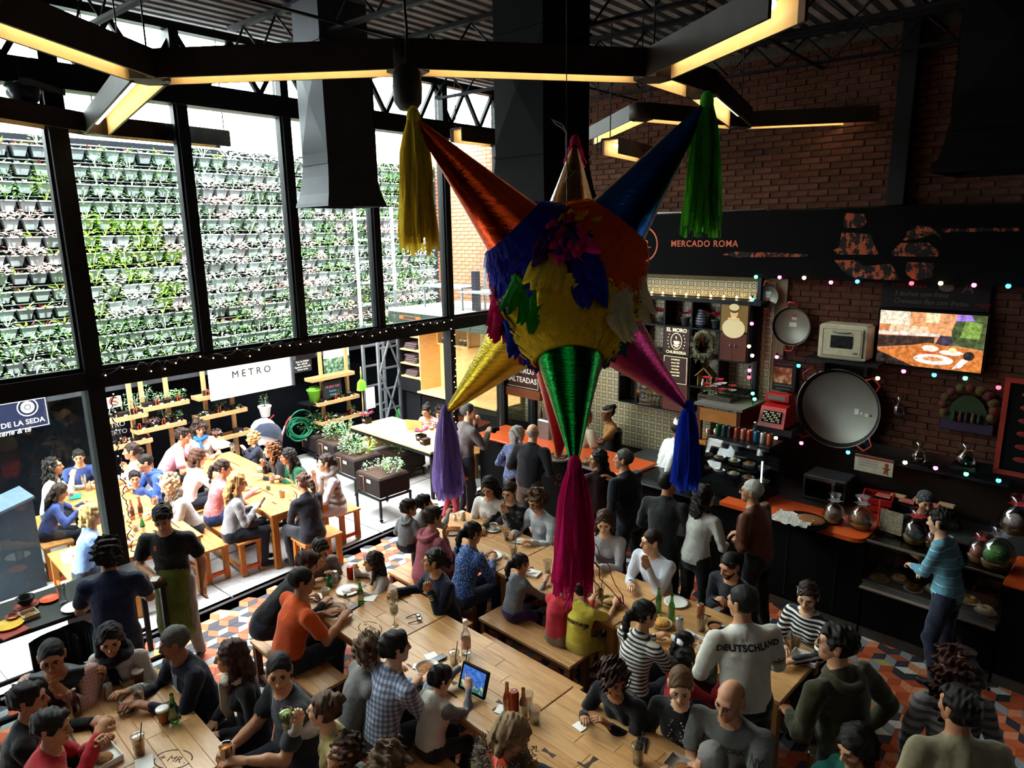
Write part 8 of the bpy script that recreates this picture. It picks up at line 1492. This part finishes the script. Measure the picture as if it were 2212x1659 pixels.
for j in range(9):
    for i in range(3): c = pi['chest'] + U_ * (.12 - .035 * j) + Vector(((i - 1) * (.055 - .004 * j),0,0)); q = bv.ray_cast(c + F_ * .2,-F_); g.append((q[0] if q[0] else c) + F_ * .004)
m.add(g,[(j * 3 + i,j * 3 + i + 1,j * 3 + i + 4,j * 3 + i + 3) for j in range(8) for i in range(2)]); part(pi,'shirt_front',m,cloth('#a9b0bd','plaid','#4a5a7a',1.2))
pi = person('woman with long dark hair and a black scarf with her hand raised',238,1382,face=172,look=150,nod=.2,fem=1,skin=s1,hair=('long',BK),top=cloth('#b9b2a8'),arms=('table','hold'),hands=('rest','grip'),near=True,lean=.38); scarf(pi,cloth('#121114'),.3,r=.055)
pi = person('man in a dark quilted vest over a pink checked shirt',112,1420,face=160,look=150,nod=.15,h=1.76,skin=s2,hair=('crop',BK),top=cloth('#171a24','puffer'),sleeve='vest',arms=('chin','tablein'),hands=('flat','rest'),near=True,fat=1.08,lean=.38); pi['o'].material_slots[8].material = cloth('#b0857c','plaid','#c9a59a',1.2)
person('person in black seen from behind at the lower left corner',62,1512,face=62,look=70,skin=s2,hair=('short',BK),top=cloth('#0f0f12'),arms=('table','table'),near=True)
person('young man in a red sweater eating a sandwich at the lower left',112,1572,face=62,look=80,nod=.15,skin=s1,hair=('short',BK),top=cloth('#b3202a'),arms=((205,1605,.9),(212,1590,.95)),hands=('grip','grip'),near=True,lean=.2)
# ================================================================== things on the tables
CERW = mat('white crockery','#e6e2da',.3,var=0,spec=.5); PLAST = glass('clear cup plastic',(.92,.93,.92),.2,.06); BRNG = glass('brown beer glass',(.45,.2,.06),.25,.04); GRNG = glass('green beer glass',(.12,.5,.14),.25,.04); STRAW = mat('dark straw','#2a211d',.5); NAP = mat('white napkin','#eeebe5',.9,var=0); FOOD = mat('browned food','#8a5a30',.8,0,.4,60,bump=.5)
def it(name,x,y,z,label,cat,rot=0.0): p = P(x,y,z); return empty(name,at(p,rot),label,cat)
def plate(x,y,label,r=.11,m=CERW,food=None,z=.752,fs=1.0):
    e = it('plate',x,y,z,label,'plate'); build('dish',MB().lathe([(.001,0),(r * .62,0),(r * .8,.006),(r,.016),(r * .99,.019),(r * .78,.011),(.001,.006)],24,cap=False),m,e)
    if food: build('food',MB().ball((0,0,.016),(r * .55 * fs,r * .45 * fs,.016),10,6),food,e)
    return e
def bowl(x,y,label,r=.075,h=.06,m=CERW,food=None,z=.752):
    e = it('bowl',x,y,z,label,'bowl'); build('dish',MB().lathe([(.001,.002),(r * .5,0),(r * .85,h * .5),(r,h),(r * .96,h),(r * .8,h * .5),(.001,.012)],20,cap=False),m,e)
    if food: build('food',MB().ball((0,0,h * .6),(r * .8,r * .8,h * .3),10,6),food,e)
def cup(x,y,label,kind='clear',c=None,fill=.6,h=.13,r=.043,straw=True,lid=False,z=.752,cat='cup'):
    e = it('cup',x,y,z,label,cat); m = PLAST if kind == 'clear' else mat('cup ' + kind,kind,.6); build('body',MB().lathe([(.001,.001),(r * .74,0),(r,h),(r * 1.05,h + .003),(r * .97,h),(r * .71,.004)],16,cap=False),m,e)
    if c: build('drink',MB().lathe([(r * .7,.005),(r * (.7 + .27 * fill),h * fill),(.001,h * fill)],14),mat('drink ' + c,c,.25),e)
    if lid: build('lid',MB().lathe([(r * 1.06,h - .004),(r * 1.06,h + .008),(r * .9,h + .012),(.001,h + .012)],16,cap=False),CERW if kind != 'clear' else PLAST,e)
    if straw: build('straw',MB().cyl((0,0,.02),(.03,.02,h + .09),.0038,n=6),STRAW,e)
    return e
def sheet(x,y,label,w=.14,d=.11,rot=20,m=NAP,name='napkin',cat='napkin',z=.752,t=.003): o = build(name,MB(at(P(x,y,z),rot)).box((0,0,t / 2 + .001),(w,d,t),bev=.001),m,None,label,cat); return o
def phone(x,y,label,rot=30,z=.752): e = it('phone',x,y,z,label,'phone',rot); build('case',MB().box((0,0,.005),(.072,.145,.009),bev=.003),CBLK,e); build('screen',MB().box((0,0,.0102),(.064,.13,.001)),MATS['phone screen'],e)
def bot(x,y,label,m,h=.23,paper=None,cap=None,z=.752,r=.03): return bottle(P(x,y,z),label,m,h=h,r=r,paper=paper,cap=cap)
def wine(x,y,label): e = it('wine_glass',x,y,.752,label,'glass'); build('glass',MB().lathe([(.034,0),(.03,.004),(.005,.008),(.004,.09),(.03,.12),(.04,.16),(.034,.215),(.033,.215),(.038,.16),(.026,.125),(.001,.1)],18,cap=False),GLS,e); build('wine',MB().lathe([(.001,.103),(.027,.127),(.036,.155),(.001,.155)],14,cap=False),mat('red wine','#2c0a12',.15),e)
def boxtray(x,y,label,w=.2,d=.14,m=None,food=None,rot=40,z=.752):
    e = it('food_tray',x,y,z,label,'tray',rot); m = m or mat('kraft board','#b09a78',.8); build('base',MB().box((0,0,.004),(w,d,.006)),m,e)
    for c,dm in (((0,-d / 2,.02),(w,.005,.04)),((0,d / 2,.02),(w,.005,.04)),((-w / 2,0,.02),(.005,d,.04)),((w / 2,0,.02),(.005,d,.04))): build('side',MB().box(c,dm),m,e)
    if food: build('food',MB().ball((.02,0,.02),(w * .32,d * .32,.02),10,6),food,e)
PBL = mat('cream bottle label','#d8cfa8',.6); GRM = mat('grey melamine','#8a877f',.5); RDM = mat('red clay glaze','#8a2c1e',.35); YEM = mat('yellow glaze','#cfa52a',.4); ORM = mat('orange glaze','#d9501f',.35); DKM = mat('dark glaze','#1c1f22',.3)
# lower left table
boxtray(277,1466,'card tray of tacos before the woman in the black scarf',food=FOOD); cup(301,1474,'white lidded paper cup beside the card tray','#8a5a3c',straw=False,lid=True,h=.1); can(P(236,1508,.752),'#9a9894','silver can by the man in the quilted vest'); bowl(284,1515,'oval white bowl of leftovers on the lower left table',.085,.04,food=FOOD); cup(303,1520,'empty clear tumbler leaning by the white bowl',straw=False,h=.14)
sheet(361,1540,'dark wooden serving board under the green bottle',.24,.13,50,mat('serving board','#4a3a2c',.6),'serving_board','board',t=.014); cup(354,1558,'brown paper cup with white lid on the serving board','#8a5a34',straw=False,lid=True,h=.1,z=.768); bot(378,1560,'green beer bottle on the serving board of the lower left table',GRNG,z=.768); bot(168,1545,'dark brown beer bottle near the man in black',BRNG,.22)
sheet(212,1560,'white square napkin beside the dark beer bottle'); cup(302,1625,'clear cup of amber tea with a lid and straw',c='#b5731f',lid=True); sheet(312,1650,'folded napkin at the bottom of the lower left table',rot=60); cup(492,1652,'glass of amber beer in the hand of the man in charcoal',c='#b5651f',fill=.9,straw=False,h=.15); boxtray(222,1640,'crumpled paper wrap of food before the young man in red',.22,.18,NAP,FOOD)
p = SMO['mw'] @ Vector(SMO['wr'][1][1]); e = empty('cup',Matrix.Translation(p + Vector((-.07,-.02,-.03))),'green smoothie in the hand of the woman with the bun','cup'); build('body',MB().lathe([(.03,0),(.044,.13),(.042,.13),(.028,.004)],16,cap=False),PLAST,e); build('drink',MB().lathe([(.027,.004),(.04,.115),(.001,.116)],14),mat('green smoothie','#8fa83c',.4),e); build('lid',MB().lathe([(.046,.128),(.044,.14),(.001,.142)],16,cap=False),PLAST,e)
# bar table
for a in ((57,1312,'dark bowl standing on the red plate of the bar table',DKM),): bowl(a[0],a[1] - 6,a[2],.075,.075,a[3],z=1.02)
plate(58,1310,'red clay plate under the dark bowl',.1,RDM,z=1.002); plate(108,1296,'bright orange plate on the bar table',.085,ORM,z=1.002); cup(138,1300,'tall empty glass tumbler on the bar table',straw=False,h=.16,z=1.002); plate(163,1313,'white dinner plate on the bar table',.11,z=1.002); plate(20,1352,'yellow plate at the edge of the bar table',.11,YEM,z=1.012); sheet(18,1362,'brown tray under the yellow plate',.3,.2,30,RDM,'serving_tray','tray',1.0,.012); boxtray(64,1332,'beige square dish of scraps on the bar table',.14,.12,mat('beige melamine','#b9a888',.5),FOOD,z=1.002); bowl(30,1338,'small brown clay bowl behind the yellow plate',.06,.04,RDM,z=1.002)
# middle row
can(P(712,1268,.752),'#3f7a4a','green soda can behind the enamel mug',h=.12); can(P(724,1258,.752),'#a9a8a4','silver soda can beside the green can'); can(P(757,1248,.752),'#a8281c','red soda can with a straw before the girl in white'); plate(752,1277,'white plate covered with paper beside the green bottle',.12,food=NAP); cup(704,1292,'cream enamel mug by the man in orange','#cfc8b6',straw=False,h=.09,r=.042); plate(722,1318,'round wooden plate of meat scraps',.115,mat('wood platter','#7a5230',.5),mat('dark meat','#3c231a',.8))
e = it('salt_shaker',747,1300,.752,'glass salt shaker near the wooden plate','shaker'); build('glass',MB().lathe([(.02,0),(.022,.05),(.014,.065)],12),PLAST,e); build('lid',MB().lathe([(.017,.062),(.017,.085),(.001,.088)],12),STEEL,e)
phone(761,1313,'black phone on the table between plate and green bottle',35); bot(780,1303,'green beer bottle with a cream label on the orange shirt table',GRNG,.22,PBL); sheet(799,1292,'white napkin right of the labelled green bottle',.12,.12,10); sheet(690,1288,'white napkin under the enamel mug',.1,.1,15); wine(853,1352,'nearer glass of red wine on the middle table'); wine(853,1322,'glass of red wine held by the woman with bracelets')
e = it('sunglasses',905,1336,.752,'black sunglasses lying near the table edge','sunglasses',70); m = MB()
for sx in (-1,1): m.tube([(sx * (.033 + .026 * math.cos(k * .5236)),.02 * math.sin(k * .5236),.018) for k in range(12)],.004,5,closed=True)
build('frame',m,CBLK,e); build('lens',MB().box((-.033,0,.018),(.045,.03,.003)).box((.033,0,.018),(.045,.03,.003)),MATS['smoked lens'],e)
for sx in (-1,1): build('temple',MB().tube([(sx * .06,.0,.018),(sx * .055,-.06,.012),(sx * .05,-.11,.004)],.004,5),CBLK,e)
bottle(P(1007,1412,.752),'large clear water bottle with a white cap and pink label',WGL,h=.31,r=.042,cap=WHITE,paper=mat('pink water label','#d8a08a',.6),neck=.016); cup(982,1440,'clear cup of orange drink with lid and straw by the water bottle',c='#c98a2a',fill=.35,lid=True); cup(1004,1452,'empty clear cup with a leaning straw behind the tablet'); sheet(935,1422,'napkin under the dark phone',.16,.1,60); phone(946,1424,'dark phone lying on the napkin',50,.757); bowl(924,1452,'white bowl of rice and meat before the checked shirt man',.1,.05,food=FOOD); sheet(905,1440,'crumpled napkin beside the white bowl',.1,.07,10)
e = empty('tablet',at(P(1018,1500,.755),38),'tablet in a thick black case showing a blue game','tablet'); tm = Matrix.Rotation(-.35,4,'X'); build('case',MB(tm).box((0,0,.11),(.26,.022,.21),bev=.008),CBLK,e); s = NT('tablet picture'); v = s.coord('Object'); sep = s.n('SeparateXYZ'); s.l(v,sep.inputs[0]); nz = s.noise(v,40,4); f = s.math('GREATER_THAN',s.math('ADD',sep.outputs['Z'],s.math('MULTIPLY',nz,-.12)),.01); c = s.mix(f,s.ramp(nz,[(.4,'#2f6a3a'),(.55,'#3f7aa0'),(.65,'#c9b84a')]),s.ramp(nz,[(.35,'#274a9a'),(.65,'#4a7ac0')])); s.set(c,.3); s.l(c,s.b.inputs['Emission Color']); s.b.inputs['Emission Strength'].default_value = .5; build('screen',MB(tm).box((0,-.0125,.11),(.22,.002,.165)),s.m,e)
bot(1096,1540,'brown beer bottle behind the tall can',BRNG,.25); can(P(1112,1545,.752),'#8a3a2c','tall silver topped can stacked on a red can',h=.2); bot(1131,1550,'brown beer bottle right of the tall can',BRNG,.24,PBL); cup(1140,1532,'clear cup behind the right brown bottle',straw=False); cup(1155,1562,'short glass of pale drink near the table seam',c='#a89a78',fill=.3,straw=False,h=.12); sheet(1090,1535,'printed paper napkin by the beer bottles',.13,.1,25); sheet(1252,1570,'small white receipt on the near table',.09,.07,50,name='receipt',cat='receipt'); phone(1386,1610,'black phone beside the iced cup on the near table',20); cup(1378,1648,'clear cup with melting ice and a straw on the near table',c='#a8a08a',fill=.3,lid=True); boxtray(1472,1662,'checked paper basket at the bottom edge',.2,.14,mat('checked paper','#b5b0a4',.8),FOOD); cup(1755,1662,'orange drink in a clear cup at the bottom right',c='#d98a1f',lid=True,straw=False)
# stall row
e = it('jar',1000,1123,.752,'tall white jar at the far end of the coffee table','jar'); build('body',MB().lathe([(.034,0),(.036,.07),(.028,.09)],14),mat('milky glass','#c9c4b4',.3),e); build('lid',MB().lathe([(.03,.088),(.03,.11),(.001,.112)],12),WHITE,e)
e = it('salt_shaker',983,1122,.752,'small white shaker beside the tall white jar','shaker'); build('body',MB().lathe([(.022,0),(.024,.04),(.016,.055)],12),WHITE,e); build('lid',MB().lathe([(.017,.053),(.001,.07)],12),STEEL,e)
e = plate(976,1150,'white plate of churros on the coffee table',.11)
for k in range(4): build('churro',MB().tube([(-.1,-.05 + .03 * k,.03),(0,-.04 + .03 * k,.045),(.1,-.02 + .025 * k,.03)],.012,6),mat('fried dough','#a5642a',.7),e)
plate(1066,1146,'white saucer under the coffee cup',.085); cup(1066,1143,'white coffee cup on its saucer','#d9d4c8','#5a3a22',.85,.065,.045,False,z=.765); cup(1095,1166,'glass of chocolate stirred by the woman in the shawl',c='#6b4326',fill=.75,straw=False,h=.1); plate(1120,1170,'small plate with a sugar packet by the shawl',.075,food=NAP); cup(1110,1205,'clear cup of red juice with a straw',c='#8a1a2a',fill=.7); plate(1062,1202,'white plate of beans before the blue blouse',.12,food=mat('dark beans','#4a2c1c',.8)); bowl(1092,1205,'tiny white sauce pot beside the beans',.025,.03); cup(1183,1240,'tall clear cup with melting ice beside the girl in grey',c='#b9b09a',fill=.35,straw=False,h=.15); sheet(1150,1240,'white paper food wrap before the girl in grey',.16,.12,30,t=.02,name='food_wrap',cat='food'); cup(1296,1292,'orange juice in a clear cup near the magenta tassel',c='#c98a1f',fill=.6)
e = it('food_basket',1318,1306,.752,'woven basket with bread before the child in yellow','basket'); build('weave',MB().lathe([(.07,0),(.11,.04),(.105,.042),(.07,.008)],20),mat('woven straw','#8d8a5c',.8,0,.4,80),e); build('bread',MB().ball((0,0,.035),(.07,.045,.025),10,6),mat('bread crust','#b98a50',.8),e)
bot(1422,1322,'green beer bottle nearest the striped shirt woman',GRNG,.24); bot(1450,1338,'green beer bottle second from the striped shirt woman',GRNG,.24); plate(1460,1303,'white paper plate before the bearded man',.115); e = it('food_basket',1428,1352,.752,'basket of fried chips by the green bottles','basket'); build('tray',MB().lathe([(.07,0),(.1,.035),(.095,.036),(.07,.008)],18),mat('kraft board','#b09a78',.8),e); build('chips',MB().ball((0,0,.035),(.08,.07,.03),10,6),mat('fried chips','#c08a3c',.8,0,.4,60,bump=.6),e)
can(P(1467,1360,.752),'#a7a6a0','silver can between the green bottles and the plastic cup'); can(P(1512,1335,.752),'#a06a4a','copper coloured can behind the plastic cup',h=.14); cup(1515,1362,'clear plastic cup with a dark straw by the black bowls',c='#8d8878',fill=.4); bowl(1546,1360,'black takeaway bowl of noodles',.075,.04,DKM,FOOD); bowl(1566,1373,'second black takeaway bowl closer to the white shirt',.07,.04,DKM,FOOD); boxtray(1512,1392,'white foam tray before the small child',.15,.12,CERW,FOOD); sheet(1530,1388,'crumpled white napkin beside the foam tray',.09,.08,5,t=.02); sheet(1488,1368,'folded paper near the silver can',.12,.08,60); boxtray(1738,1425,'white plate of food right of the white shirt man',.2,.14,CERW,FOOD); cup(1718,1402,'amber drink before the striped wrap top',c='#a8641f',fill=.7,straw=False)
# court tables
bot(287,1122,'brown beer bottle, left of the pair on the court table',BRNG,.26,mat('brown label','#4a2a16',.6)); bot(305,1115,'brown beer bottle, right of the pair on the court table',BRNG,.26,MATS['brown label']); cup(264,1132,'dark drink in a lidded glass by the brown bottles',c='#2c1a14',fill=.8,straw=False); cup(294,1148,'glass half full of cola behind the green bottle',c='#3a1f14',fill=.5,straw=False); bot(311,1158,'green beer bottle near the waiter in black',GRNG,.26,PBL); cup(335,1090,'beer mug lifted by the woman with curly blond hair',c='#a8431f',fill=.8,straw=False,h=.1,r=.05,z=.9); cup(266,1082,'empty glass beside the steel column',straw=False); cup(182,1046,'clear glass before the boy in blue',straw=False); cup(192,1060,'second clear glass before the boy in blue',straw=False)
sheet(163,1074,'green tablet cover under the hands of the girl in blue',.2,.14,60,mat('teal cover','#1f8a78',.5),'tablet_cover','tablet',t=.012); bowl(564,1018,'plastic bowl of green salad on the sunny table',.085,.05,PLAST,LG['mid']); cup(588,1044,'iced coffee with a pink straw before the emerald sweater',c='#8a5a3a',fill=.5); cup(580,1058,'small sauce tub on the court table','#6a7a6a',straw=False,h=.05,r=.03); cup(610,1074,'brown paper cup by the phone of the woman in grey','#a08a70',straw=False,h=.09); sheet(475,965,'white paper bags heaped on the sunny court table',.3,.22,40,t=.08,name='paper_bag',cat='paper'); cup(503,975,'tall cup with a straw beyond the paper bags',c='#8a8a80'); sheet(250,1048,'orange folder on the left court table',.14,.18,30,ORM,'folder','folder',t=.01)
o = empty('backpack',at(P(165,1262,.5),60),'black backpack with a white label leaning on the bench','bag'); build('body',MB().box((0,0,-.22),(.3,.24,.5),bev=.08),cloth('#15161a'),o); build('label_patch',MB().box((.02,-.125,-.12),(.16,.006,.08)),NAP,o); build('strap',MB().tube([(-.08,.1,.0),(-.1,.2,-.1),(-.08,.15,-.35)],.016,6),cloth('#15161a'),o)
o = empty('plastic_bag',at(P(155,1195,.55),20),'white paper carrier bag beside the blond woman','bag'); build('body',MB().box((0,0,-.12),(.16,.12,.28),taper=1.2),NAP,o); build('handle',MB().tube([(-.04,0,.02),(0,0,.09),(.04,0,.02)],.006,5),NAP,o)
bpy.data.scenes.remove(TXT)
